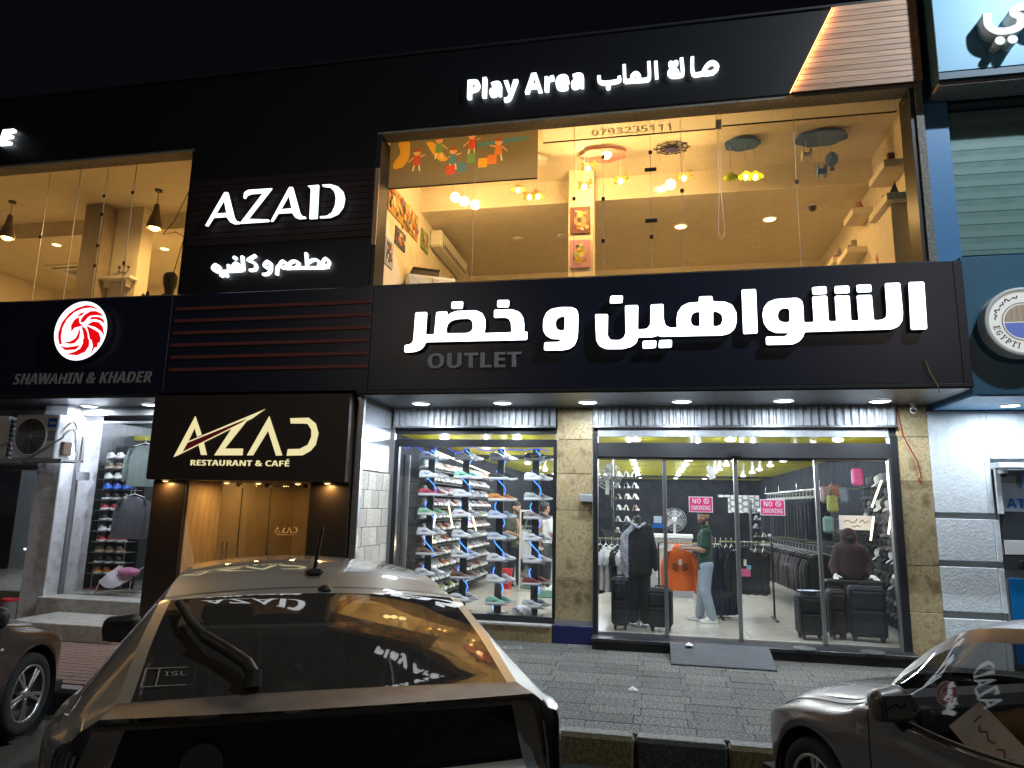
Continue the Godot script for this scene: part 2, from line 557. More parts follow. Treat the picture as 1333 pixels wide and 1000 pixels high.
const EAGLE := [
	[-7.4,4.192,-7.519,4.251,-7.632,4.27,-7.775,4.231,-7.893,4.152,-7.986,4.031,-8.02,3.892,-8.011,3.81,-7.974,3.719,-7.937,3.723,-7.968,3.825,-7.965,3.956,-7.91,4.078,-7.803,4.174,-7.681,4.222,-7.552,4.231],
	[-7.718,4.105,-7.787,4.066,-7.83,3.985,-7.812,3.895,-7.769,3.951,-7.697,3.965,-7.626,3.982,-7.685,4.005,-7.708,4.039],
	[-7.687,4.022,-7.677,4.079,-7.63,4.135,-7.545,4.181,-7.453,4.178,-7.374,4.142,-7.331,4.1,-7.426,4.119,-7.535,4.115,-7.57,4.1,-7.601,4.06,-7.632,4.025],
	[-7.757,4.114,-7.707,4.154,-7.627,4.176,-7.684,4.12],
	[-7.514,4.098,-7.404,4.094,-7.326,4.059,-7.287,3.985,-7.359,4.036,-7.454,4.063,-7.545,4.058],
	[-7.571,3.985,-7.486,4.032,-7.393,4.02,-7.319,3.953,-7.273,3.822,-7.337,3.889,-7.437,3.949],
	[-7.579,3.977,-7.47,3.925,-7.371,3.874,-7.327,3.791,-7.332,3.727,-7.365,3.728,-7.362,3.664,-7.404,3.665,-7.454,3.569,-7.434,3.681,-7.464,3.763,-7.501,3.788,-7.525,3.862],
	[-7.661,3.972,-7.602,3.945,-7.551,3.879,-7.53,3.797,-7.504,3.761,-7.498,3.683,-7.55,3.604,-7.671,3.558,-7.859,3.579,-7.716,3.608,-7.631,3.654,-7.597,3.734,-7.608,3.77,-7.594,3.799,-7.62,3.881],
	[-7.971,3.703,-7.855,3.676,-7.728,3.689,-7.638,3.703,-7.702,3.64,-7.868,3.635],
	[-7.914,3.75,-7.812,3.756,-7.727,3.802,-7.7,3.867,-7.694,3.948,-7.666,3.882,-7.672,3.801,-7.734,3.73,-7.826,3.724]
]
const REST_LETTERS := [
	[-6.05,2.188,-5.796,2.721,-5.676,2.479,-5.74,2.454,-5.788,2.566,-5.881,2.348,-5.928,2.245,-5.964,2.222],
	[-5.705,2.353,-5.634,2.376,-5.573,2.218,-5.657,2.218],
	[-5.242,2.577,-5.045,2.663,-5.326,2.301,-5.069,2.302,-5.068,2.217,-5.467,2.214],
	[-5.007,2.217,-4.741,2.716,-4.519,2.22,-4.603,2.215,-4.741,2.531,-4.921,2.218],
	[-4.45,2.687,-4.198,2.693,-4.096,2.619,-4.051,2.498,-4.076,2.355,-4.141,2.278,-4.244,2.222,-4.459,2.216,-4.449,2.298,-4.286,2.303,-4.183,2.354,-4.143,2.453,-4.15,2.542,-4.203,2.615,-4.276,2.62,-4.437,2.62]
]
const REST_SWOOSH := [
	[-5.875,2.385,-4.799,2.807,-4.978,2.683,-5.109,2.622,-5.93,2.236],
	[-5.859,2.373,-5.047,2.681,-5.11,2.636,-5.919,2.255]
]

const ZS := 1.3      # front of the sign boards
const ZU := 1.1      # front of the upper storey
const CEIL := 2.65   # outlet ceiling
const FLOOR := 0.1   # outlet floor
const WARM := Color(1.0, 0.78, 0.46)
const COOL := Color(0.90, 0.95, 1.0)

func walk_y(z: float) -> float:
	return -0.06 - 0.018 * z

func road_y(z: float) -> float:
	return -0.33 + 0.055 * (minf(z, 12.0) - 3.45)

func make_materials() -> void:
	paint("black_panel", lin(0.009, 0.013, 0.03), 0.36)
	paint("brown_panel", lin(0.036, 0.025, 0.019), 0.42)
	paint("dark_metal", lin(0.03, 0.032, 0.036), 0.4, 0.3)
	paint("aluminium", lin(0.55, 0.56, 0.58), 0.32, 0.9)
	paint("steel", lin(0.62, 0.63, 0.65), 0.16, 1.0)
	paint("black", lin(0.012, 0.012, 0.013), 0.5)
	paint("rubber", lin(0.012, 0.012, 0.012), 0.85)
	paint("white_plastic", lin(0.72, 0.72, 0.70), 0.45)
	paint("grey_plastic", lin(0.22, 0.22, 0.23), 0.5)
	paint("card_white", lin(0.78, 0.75, 0.76), 0.5)
	paint("red", lin(0.55, 0.02, 0.03), 0.45)
	grainy("white_wall", [[0.0, lin(0.62, 0.6, 0.56)], [1.0, lin(0.74, 0.72, 0.68)]], 0.01, 2.0, 0.85, 0.15)
	grainy("cream_wall", [[0.0, lin(0.66, 0.6, 0.5)], [1.0, lin(0.74, 0.68, 0.57)]], 0.01, 2.0, 0.8)
	grainy("plaster", [[0.0, lin(0.45, 0.45, 0.48)], [0.4, lin(0.62, 0.62, 0.66)], [1.0, lin(0.72, 0.72, 0.76)]], 0.012, 1.6, 0.9, 0.18, 0.04)
	grainy("bank_wall", [[0.0, lin(0.6, 0.65, 0.68)], [0.5, lin(0.7, 0.75, 0.78)], [1.0, lin(0.76, 0.8, 0.82)]], 0.02, 1.2, 0.85, 0.25, 0.05)
	for i in 3:
		var k := 0.86 + 0.13 * i
		var m := grainy("travertine%d" % i, [[0.0, lin(0.2 * k, 0.14 * k, 0.07 * k)], [0.3, lin(0.4 * k, 0.31 * k, 0.17 * k)], [0.44, lin(0.5 * k, 0.41 * k, 0.24 * k)], [0.5, lin(0.3 * k, 0.21 * k, 0.1 * k)], [0.56, lin(0.5 * k, 0.42 * k, 0.26 * k)], [0.75, lin(0.42 * k, 0.31 * k, 0.15 * k)], [1.0, lin(0.58 * k, 0.5 * k, 0.34 * k)]], 0.007, 1.5, 0.42, 0.0, 0.05, 45.0)
		m.uv1_scale = Vector3(0.95, 0.75, 0.95)
		m.uv1_offset = Vector3(0.31 * i, 0.17 * i, 0.0)
		var s := grainy("limestone%d" % i, [[0.0, lin(0.34 * k, 0.3 * k, 0.25 * k)], [0.45, lin(0.5 * k, 0.46 * k, 0.4 * k)], [1.0, lin(0.62 * k, 0.58 * k, 0.52 * k)]], 0.03, 0.7, 0.75, 0.4, 0.08)
		s.uv1_offset = Vector3(0.2 * i, 0.4 * i, 0.3 * i)
		var g := grainy("paving%d" % i, [[0.0, lin(0.025 * k, 0.025 * k, 0.023 * k)], [0.4, lin(0.065 * k, 0.063 * k, 0.057 * k)], [0.55, lin(0.125 * k, 0.121 * k, 0.11 * k)], [0.7, lin(0.19 * k, 0.184 * k, 0.168 * k)], [1.0, lin(0.3 * k, 0.29 * k, 0.265 * k)]], 0.06, 0.9, 0.8, 0.35, 0.12)
		g.uv1_offset = Vector3(0.23 * i, 0, 0.37 * i)
		var f := grainy("shop_tile%d" % i, [[0.0, lin(0.5, 0.46, 0.4)], [0.5, lin(0.56, 0.52, 0.46)], [1.0, lin(0.63, 0.59, 0.53)]], 0.008, 1.0, 0.12, 0.0, 0.05, 30.0)
		f.uv1_offset = Vector3(0.3 * i, 0, 0.1 * i)
		var w := grainy("wood%d" % i, [[0.0, lin(0.3 * k, 0.16 * k, 0.09 * k)], [0.5, lin(0.42 * k, 0.24 * k, 0.14 * k)], [1.0, lin(0.5 * k, 0.3 * k, 0.18 * k)]], 0.006, 1.0, 0.5)
		w.uv1_scale = Vector3(0.5, 9.0, 2.0)
		w.uv1_offset = Vector3(0.4 * i, 0.7 * i, 0)
		var e := grainy("dark_wood%d" % i, [[0.0, lin(0.02 * k, 0.011 * k, 0.011 * k)], [1.0, lin(0.04 * k, 0.02 * k, 0.019 * k)]], 0.006, 1.0, 0.5)
		e.uv1_scale = Vector3(0.5, 9.0, 2.0)
	grainy("asphalt", [[0.0, lin(0.02, 0.019, 0.018)], [0.45, lin(0.045, 0.043, 0.04)], [0.6, lin(0.07, 0.067, 0.062)], [1.0, lin(0.12, 0.115, 0.105)]], 0.12, 1.3, 0.85, 0.8, 0.15)
	grainy("red_paver", [[0.0, lin(0.11, 0.06, 0.05)], [0.5, lin(0.19, 0.12, 0.1)], [1.0, lin(0.25, 0.18, 0.155)]], 0.03, 0.8, 0.8, 0.3)
	grainy("kerb_yellow", [[0.0, lin(0.05, 0.042, 0.025)], [0.5, lin(0.12, 0.095, 0.04)], [1.0, lin(0.2, 0.15, 0.06)]], 0.03, 0.7, 0.85, 0.6, 0.08)
	grainy("kerb_black", [[0.0, lin(0.014, 0.014, 0.014)], [0.6, lin(0.03, 0.03, 0.03)], [1.0, lin(0.075, 0.07, 0.065)]], 0.03, 0.7, 0.85, 0.6, 0.08)
	grainy("concrete", [[0.0, lin(0.14, 0.135, 0.12)], [0.5, lin(0.24, 0.23, 0.21)], [1.0, lin(0.33, 0.32, 0.3)]], 0.03, 0.8, 0.9, 0.6, 0.08)
	grainy("marble", [[0.0, lin(0.3, 0.28, 0.25)], [0.5, lin(0.45, 0.43, 0.4)], [1.0, lin(0.55, 0.52, 0.48)]], 0.012, 1.0, 0.35, 0.0, 0.05, 40.0)
	grainy("yellow_ceiling", [[0.0, lin(0.56, 0.52, 0.02)], [1.0, lin(0.66, 0.61, 0.03)]], 0.01, 2.0, 0.36)
	grainy("dark_wall", [[0.0, lin(0.014, 0.015, 0.019)], [1.0, lin(0.028, 0.029, 0.034)]], 0.01, 1.5, 0.95)
	M.dark_wall.metallic_specular = 0.2
	grainy("galvanised", [[0.0, lin(0.36, 0.38, 0.4)], [1.0, lin(0.5, 0.52, 0.54)]], 0.02, 1.0, 0.5)
	M.galvanised.metallic = 0.25
	pane("shop_glass", Color(0.9, 0.95, 0.97), 0.01)
	pane("upper_glass", Color(1.0, 0.95, 0.85), 0.015)
	pane("door_glass", Color(0.85, 0.72, 0.5), 0.07)
	# dust and smears on the upper window: flecks with an outline of their own
	var g2 := pane("dusty_glass", Color(1, 0.96, 0.88), 1.0)
	g2.albedo_texture = noise_tex(0.06, [[0.0, Color(1, 0.96, 0.88, 0.01)], [0.6, Color(1, 0.96, 0.88, 0.012)], [0.72, Color(1, 0.96, 0.88, 0.04)], [0.85, Color(1, 0.96, 0.88, 0.12)], [1.0, Color(1, 0.96, 0.88, 0.2)]], 1024, FastNoiseLite.TYPE_SIMPLEX_SMOOTH, 12, 6, 12.0)
	g2.uv1_triplanar = true
	g2.uv1_world_triplanar = true
	g2.uv1_scale = Vector3(0.6, 0.45, 0.6)
	glowing("sign_white", Color(0.93, 0.97, 1.0), 3.2)
	glowing("small_sign_white", Color(0.95, 0.98, 1.0), 1.7)
	glowing("cool_disc", Color(0.95, 0.98, 1.0), 7.0)
	glowing("warm_disc", Color(1.0, 0.8, 0.5), 6.0)
	glowing("warm_bulb", Color(1.0, 0.82, 0.5), 7.0)
	glowing("shop_disc", Color(0.98, 1.0, 1.0), 6.0)

# camera, sky, lamps of the street
func make_view() -> void:
	var cam := Camera3D.new()
	cam.name = "camera"
	add_child(cam)
	cam.fov = 58.1
	cam.far = 400.0
	cam.near = 0.05
	cam.basis = Basis(Vector3.UP, deg_to_rad(11.43)) * Basis(Vector3.RIGHT, deg_to_rad(10.12)) * Basis(Vector3.BACK, deg_to_rad(1.24))
	cam.position = Vector3(0, 1.64, 9.3)
	cam.current = true
	var env := Environment.new()
	var sky := Sky.new()
	var sm := ProceduralSkyMaterial.new()
	sm.sky_top_color = lin(0.004, 0.004, 0.006)
	sm.sky_horizon_color = lin(0.007, 0.007, 0.009)
	sm.ground_bottom_color = lin(0.004, 0.004, 0.004)
	sm.ground_horizon_color = lin(0.007, 0.007, 0.009)
	sm.sky_energy_multiplier = 1.0
	sky.sky_material = sm
	env.background_mode = Environment.BG_SKY
	env.sky = sky
	env.background_energy_multiplier = 0.5
	env.tonemap_mode = Environment.TONE_MAPPER_LINEAR
	env.tonemap_exposure = 1.22
	env.sdfgi_enabled = true
	env.ssao_enabled = true
	env.ssil_enabled = true
	var we := WorldEnvironment.new()
	we.name = "environment"
	we.environment = env
	add_child(we)
	var moon := DirectionalLight3D.new()
	moon.name = "moon_light"
	moon.light_energy = 0.004
	moon.light_angular_distance = 2.0
	moon.light_color = Color(0.85, 0.9, 1.0)
	moon.shadow_enabled = true
	add_child(moon)
	moon.rotation_degrees = Vector3(-55, 30, 0)
	# street lamps behind the camera, on the other side of the street
	for i in 2:
		var x: float = [-7.0, 7.5][i]
		var o := thing("street_lamp", ["tall grey street lamp across the street, on the left", "tall grey street lamp across the street, on the right"][i], "street lamp", Vector3(x, road_y(15.0), 15.5), 0.0, "street lamps across the road")
		var b := MB.new()
		b.cyl(Vector3.ZERO, Vector3(0, 7.2, 0), 0.09, 0.05, 12)
		b.cyl(Vector3(0, 7.15, 0), Vector3(0, 7.4, -1.5), 0.035, 0.03, 8)
		part("pole", b, M.grey_plastic, o)
		b = MB.new()
		b.box(Vector3(0, 7.42, -1.7), Vector3(0.26, 0.1, 0.6), 0.03)
		part("lamp_head", b, M.grey_plastic, o)
		b = MB.new()
		b.box(Vector3(0, 7.362, -1.7), Vector3(0.2, 0.012, 0.48))
		part("diffuser", b, glowing("street_glow", Color(1.0, 0.8, 0.55), 6.0), o)
		area_lamp(o, Vector3(0, 7.35, -1.7), Vector3(0, -1, -0.25), Vector2(0.2, 0.48), 22.0, Color(1.0, 0.92, 0.82))

func make_ground() -> void:
	var b := MB.new()
	b.quad(Vector3(-60, road_y(3.2), 3.2), Vector3(60, road_y(3.2), 3.2), Vector3(60, road_y(12), 12), Vector3(-60, road_y(12), 12), Vector3.UP)
	b.quad(Vector3(-60, road_y(12), 12), Vector3(60, road_y(12), 12), Vector3(60, road_y(12), 90), Vector3(-60, road_y(12), 90), Vector3.UP)
	setting("road", b, M.asphalt)
	b = MB.new()
	b.quad(Vector3(-60, -0.36, -60), Vector3(60, -0.36, -60), Vector3(60, -0.36, 3.3), Vector3(-60, -0.36, 3.3), Vector3.UP)
	setting("ground", b, M.concrete)
	# bed under the paving: the joints show it
	b = MB.new()
	var z0 := -0.3
	b.quad(Vector3(-14, walk_y(z0) - 0.014, z0), Vector3(9, walk_y(z0) - 0.014, z0), Vector3(9, walk_y(3.27) - 0.014, 3.27), Vector3(-14, walk_y(3.27) - 0.014, 3.27), Vector3.UP)
	var walk := setting("pavement", b, paint("joint", lin(0.05, 0.048, 0.042), 0.95))
	var slabs := []
	for k in 3:
		b = MB.new()
		b.box(Vector3.ZERO, Vector3(0.446, 0.03, 0.226), 0.004)
		slabs.append(b.mesh())
	rng.seed = 5
	for r in 14:
		for k in 27:
			var x: float = -4.0 + k * 0.45 + (0.0 if r % 2 else 0.06)
			var z := 3.15 - r * 0.23
			if z < 0.1 or (x > 3.4 and r > 12): continue
			var o := part("paving_slab", slabs[0], M["paving%d" % rng.randi_range(0, 2)], walk, Vector3(x, walk_y(z) - 0.0155 + rng.randf_range(-0.002, 0.002), z))
			o.rotation = Vector3(0.018 + rng.randf_range(-0.006, 0.006), 0, rng.randf_range(-0.004, 0.004))
	# the red pavers on the left are laid in small squares
	b = MB.new()
	rng.seed = 9
	for i in 70:
		for j in 26:
			var x := -12.0 + i * 0.11
			var z := 0.38 + j * 0.11
			if x < -4.24:
				b.box(Vector3(x, walk_y(z) - 0.018 + rng.randf_range(-0.0015, 0.0015), z), Vector3(0.105, 0.03, 0.105), 0.004)
	part("red_pavers", b, M.red_paver, walk, Vector3.ZERO, "stuff")
	# kerb stones
	var kerb := thing("kerb", "kerb of black and yellow painted stones along the road", "kerb")
	for k in 27:
		b = MB.new()
		b.box(Vector3(-9.6 + k * 0.7, -0.245, 3.37), Vector3(0.69, 0.27, 0.16), 0.022)
		part("kerb_stone", b, M.kerb_black if k % 2 == 0 else M.kerb_yellow, kerb)
		b = MB.new()
		b.box(Vector3(-9.6 + k * 0.7, -0.106, 3.362), Vector3(0.66, 0.012, 0.125), 0.004)
		part("worn_top", b, M.concrete, kerb)

func slabs_up(parent: Node3D, x0: float, x1: float, z0: float, z1: float, cuts: Array, key: String, called := "stone_slab") -> void:
	for i in cuts.size() - 1:
		var b := MB.new()
		b.span(x0, x1, cuts[i] + 0.003, cuts[i + 1] - 0.003, z0, z1 - 0.002 * (i % 2), 0.003)
		part(called, b, M["%s%d" % [key, (i * 2 + int(absf(x0) * 3)) % 3]], parent)

func ribbed(x0: float, x1: float, y0: float, y1: float, z: float) -> MB:
	var b := MB.new()
	var k := int((x1 - x0) / 0.088)
	var s := (x1 - x0) / k
	for i in k:
		var x := x0 + i * s
		var q := [[0.0, 0.0], [0.1, 0.0], [0.3, 0.036], [0.7, 0.036], [0.9, 0.0], [1.0, 0.0]]
		for j in 5:
			var a := Vector3(x + q[j][0] * s, y0, z + q[j][1])
			var c2 := Vector3(x + q[j + 1][0] * s, y0, z + q[j + 1][1])
			var up := Vector3(0, y1 - y0, 0)
			b.quad(a, c2, c2 + up, a + up, Vector3.BACK)
	return b

func make_shell() -> void:
	var h := thing("shop_building", "two-storey black-clad shop building with lit upper windows over the outlet", "building")
	var b := MB.new()
	# upper storey
	b.span(-14, 3.2, 6.70, 7.80, 0.86, ZU)
	part("parapet_cladding", b, paint("parapet_black", lin(0.009, 0.0095, 0.012), 0.4), h)
	b = MB.new()
	b.span(-14, 3.21, 7.802, 7.84, 0.82, ZU + 0.025, 0.004)
	part("parapet_cap", b, M.dark_metal, h)
	b = MB.new()
	b.span(-6.43, -3.62, 4.42, 6.698, 0.86, ZU)
	part("pier_cladding", b, M.parapet_black, h)
	b = MB.new()
	b.span(-14, 3.2, 6.85, 7.1, -5.0, 0.858)
	part("roof", b, M.concrete, h)
	b = MB.new()
	b.span(-14, 3.35, 3.02, 4.2, -15, 1.08)
	part("floor_slab", b, M.concrete, h)
	for e in [[-14.2, -14.0], [-6.5, -6.36], [-3.8, -3.68], [3.25, 3.36]]:
		b = MB.new()
		b.span(e[0], e[1], 4.2, 6.85, -4.2, 0.84)
		part("room_wall", b, M.cream_wall, h)
	b = MB.new()
	b.span(-14.2, 3.36, 4.2, 6.85, -4.4, -4.2)
	part("back_wall", b, M.cream_wall, h)
	b = MB.new()
	b.span(-3.68, 3.25, 6.42, 6.848, -4.2, -0.95)
	part("dropped_ceiling", b, M.cream_wall, h)
	b = MB.new()
	b.span(-14.0, -6.5, 6.5, 6.848, -4.2, -1.15)
	part("dropped_ceiling", b, M.cream_wall, h)
	b = MB.new()
	b.span(-3.68, 3.25, 6.8, 6.849, -0.95, 0.84)
	part("ceiling", b, M.cream_wall, h)
	b = MB.new()
	b.span(-14.0, -6.5, 6.8, 6.849, -1.15, 0.84)
	part("ceiling", b, M.cream_wall, h)
	# right flank of the upper storey and the wall behind the parapet slats
	b = MB.new()
	b.span(3.12, 3.2, 4.42, 6.698, 0.86, ZU - 0.004)
	part("flank_trim", b, M.concrete, h)
	# frames of the upper windows
	for e in [[-3.62, 3.12], [-14.0, -6.43]]:
		var w := part("window_frame", null_box(e[0], e[1], 6.655, 6.70, 0.845, ZU - 0.02), M.concrete, h)
		part("head_rail", null_box(e[0] + 0.05, e[1] - 0.05, 6.75, 6.798, 0.76, 0.84), M.dark_metal, w)
		part("stile", null_box(e[1] - 0.055, e[1] - 0.001, 4.42, 6.65, 0.74, ZU - 0.03), M.dark_metal, w)
		part("stile", null_box(e[0] + 0.001, e[0] + 0.055, 4.42, 6.65, 0.74, ZU - 0.03), M.dark_metal, w)
		part("sill", null_box(e[0], e[1], 4.36, 4.418, 0.7, ZS - 0.03), paint("sill", lin(0.09, 0.085, 0.07), 0.8), w)
	part("reveal_slat", null_box(-3.617, -3.56, 5.05, 6.15, ZU - 0.028, ZU - 0.005), M.wood2, h)
	# panes of the play room window and of the cafe window
	var cuts := [-3.56, -2.3, -0.94, -0.56, 0.05, 0.44, 1.82, 3.06]
	for i in cuts.size() - 1:
		part("window_pane", null_box(cuts[i] + 0.004, cuts[i + 1] - 0.004, 4.43, 6.75, 0.79, 0.8), M.dusty_glass, h)
		if i > 0: part("pane_joint", null_box(cuts[i] - 0.0035, cuts[i] + 0.0035, 4.43, 6.75, 0.788, 0.802), paint("joint_pale", lin(0.5, 0.47, 0.38), 0.3), h)
	cuts = [-13.9, -11.2, -10.35, -9.2, -8.64, -8.15, -7.65, -6.5]
	for i in cuts.size() - 1:
		part("window_pane", null_box(cuts[i] + 0.004, cuts[i + 1] - 0.004, 4.43, 6.75, 0.79, 0.8), M.upper_glass, h)
		if i > 0: part("pane_joint", null_box(cuts[i] - 0.0035, cuts[i] + 0.0035, 4.43, 6.75, 0.788, 0.802), M.joint_pale, h)
	# small black glass clamps
	for p in [[-0.94, 5.65], [-0.56, 5.62], [-0.56, 6.21], [-0.56, 5.04], [0.05, 6.22], [0.05, 5.98], [0.05, 5.28], [0.05, 5.06], [0.44, 5.66], [1.82, 5.68], [-8.15, 6.2], [-8.15, 5.9], [-8.15, 5.4], [-8.15, 5.08], [-7.65, 6.22], [-7.65, 5.1], [-9.2, 5.6]]:
		b = MB.new()
		b.box(Vector3(p[0], p[1], 0.81), Vector3(0.15 if p[0] == 0.05 and absf(p[1] - 5.63) < 0.4 else 0.045, 0.05, 0.016), 0.004)
		part("glass_clamp", b, M.black, h)
	# wood slats at the top right corner, cut on the slant
	for k in 15:
		var y0 := 6.70 + k * 0.0735
		var y1 := y0 + 0.066
		var xa := 1.745 + (y0 - 6.68) * 0.492
		var xb := 1.745 + (y1 - 6.68) * 0.492
		b = MB.new()
		b.flat(pts([xa, y0, 3.175, y0, 3.175, y1, xb, y1]), ZU + 0.002, ZU + 0.03)
		part("wood_slat", b, M["wood%d" % ((k * 7) % 3)], h)
	b = MB.new()
	b.span(3.178, 3.205, 6.70, 7.80, ZU + 0.002, ZU + 0.035)
	part("slat_edge", b, M.wood1, h)
	b = MB.new()
	b.tube([Vector3(1.735, 6.7, ZU + 0.012), Vector3(2.277, 7.8, ZU + 0.012)], 0.006, 6)
	part("light_strip", b, glowing("strip_warm", Color(1.0, 0.72, 0.48), 2.5), h)
	var strip := AreaLight3D.new()
	strip.name = "strip_light"
	strip.area_size = Vector2(0.02, 1.2)
	strip.area_normalize_energy = true
	strip.light_energy = 0.5
	strip.light_color = Color(1.0, 0.7, 0.45)
	strip.shadow_enabled = true
	h.add_child(strip, true)
	var up := Vector3(0.542, 1.1, 0).normalized()
	var out := (Vector3(up.y, -up.x, 0) + Vector3(0, 0, -0.12)).normalized()
	strip.transform = Transform3D(Basis(up.cross(-out).normalized(), up, -out).orthonormalized(), Vector3(2.0, 7.25, ZU + 0.05))
	# dark slat field behind the upper name
	for k in 11:
		b = MB.new()
		b.span(-6.4, -3.622, 5.165 + k * 0.09, 5.165 + k * 0.09 + 0.082, ZU + 0.002, ZU + 0.022)
		part("dark_slat", b, M["dark_wood%d" % (k % 3)], h)
	# canopy under the sign boards
	b = MB.new()
	b.span(-3.6, 3.36, 2.985, 3.018, -0.3, ZS - 0.02)
	part("canopy_soffit", b, paint("soffit", lin(0.035, 0.037, 0.042), 0.35), h)
	b = MB.new()
	b.span(-14, -6.44, 2.985, 3.018, -0.3, ZS - 0.02)
	part("canopy_soffit", b, M.soffit, h)
	# ground floor walls
	for e in [[-3.72, -3.6, -14.2, 0.0], [3.36, 3.5, -14.2, -0.42], [-9.0, -8.9, -5.0, 0.2]]:
		b = MB.new()
		b.span(e[0], e[1], -0.1, 3.018, e[2], e[3])
		part("shop_wall", b, M.dark_wall, h)
	b = MB.new()
	b.span(-3.6, 3.36, -0.1, 3.018, -14.3, -14.1)
	part("shop_wall", b, M.dark_wall, h)
	var ce := part("shop_ceiling", null_box(-3.6, 3.36, CEIL, CEIL + 0.08, -14.1, -0.12), M.yellow_ceiling, h)
	for z in [-4.2, -11.7]:
		part("beam", null_box(-3.595, 3.355, CEIL - 0.05, CEIL - 0.001, z - 0.2, z + 0.2), M.dark_wall, ce)
	
	
	# floor tiles of the outlet
	var fl := part("shop_floor", null_box(-3.6, 3.36, -0.2, FLOOR - 0.006, -14.1, -0.06), paint("grout", lin(0.3, 0.28, 0.25), 0.8), h)
	b = MB.new()
	b.box(Vector3.ZERO, Vector3(0.596, 0.02, 0.596), 0.0015)
	var tile := b.mesh()
	rng.seed = 3
	for i in 11:
		for j in 14:
			part("floor_tile", tile, M["shop_tile%d" % rng.randi_range(0, 2)], fl, Vector3(-3.3 + i * 0.6, FLOOR - 0.01, -0.37 - j * 0.6))
	b = MB.new()
	b.span(-3.59, 3.35, FLOOR - 0.005, FLOOR, -14.05, -8.48)
	part("far_floor", b, M.shop_tile1, fl)
	# pillars faced with stone slabs
	var pc := part("pillar", null_box(-1.22, -0.78, -0.1, 2.985, -0.42, -0.03), M.concrete, h)
	slabs_up(pc, -1.24, -0.76, -0.029, 0.0, [0.22, 0.75, 1.62, 2.1, 2.56, 2.984], "travertine")
	part("grey_skirting", null_box(-1.25, -0.75, 0.16, 0.222, -0.05, 0.012), M.grey_plastic, pc)
	part("blue_plinth", null_box(-1.27, -0.73, -0.1, 0.158, -0.05, 0.03, 0.004), paint("navy", lin(0.012, 0.016, 0.09), 0.35), pc)
	var pr := part("pillar", null_box(3.01, 3.34, -0.1, 2.985, -0.42, -0.03), M.concrete, h)
	slabs_up(pr, 2.99, 3.35, -0.029, 0.0, [-0.07, 0.52, 1.06, 2.06, 2.6, 2.984], "travertine")
	# shutter boxes
	for e in [[-3.58, -1.25], [-0.75, 2.985]]:
		var s := part("shutter_box", ribbed(e[0], e[1], 2.74, 2.984, 0.05), M.galvanised, h)
		part("rail", null_box(e[0], e[1], 2.715, 2.742, 0.0, 0.075, 0.003), M.aluminium, s)
		part("backing", null_box(e[0], e[1], 2.64, 2.984, -0.12, -0.02), M.dark_metal, s)
	# left return wall: a metal panel over limestone blocks
	var rw := part("return_wall", null_box(-3.66, -3.605, -0.1, 2.985, 0.0, 1.1), M.concrete, h)
	part("corner_post", null_box(-3.64, -3.55, -0.1, 2.984, 1.101, 1.17, 0.004), M.aluminium, rw)
	part("wall_sheet", null_box(-3.604, -3.585, 2.08, 2.93, 0.12, 1.02, 0.003), paint("sheet", lin(0.5, 0.53, 0.58), 0.22, 0.7), rw)
	part("corner_post", null_box(-3.61, -3.56, 0.0, 2.74, -0.06, 0.02, 0.003), M.aluminium, rw)
	for r in 9:
		for k in 5:
			var za := maxf(0.06, 0.06 + (k - (0.5 if r % 2 else 0.0)) * 0.25)
			var zb := minf(1.08, 0.06 + (k + 1 - (0.5 if r % 2 else 0.0)) * 0.25)
			if zb - za < 0.05: continue
			b = MB.new()
			b.span(-3.604, -3.58 - 0.003 * ((r + k) % 2), -0.07 + r * 0.237, -0.07 + r * 0.237 + 0.231, za + 0.003, zb - 0.003, 0.004)
			part("stone_block", b, M["limestone%d" % ((r * 5 + k * 2) % 3)], rw)

func null_box(x0: float, x1: float, y0: float, y1: float, z0: float, z1: float, e := 0.0) -> MB:
	var b := MB.new()
	b.span(x0, x1, y0, y1, z0, z1, e)
	return b

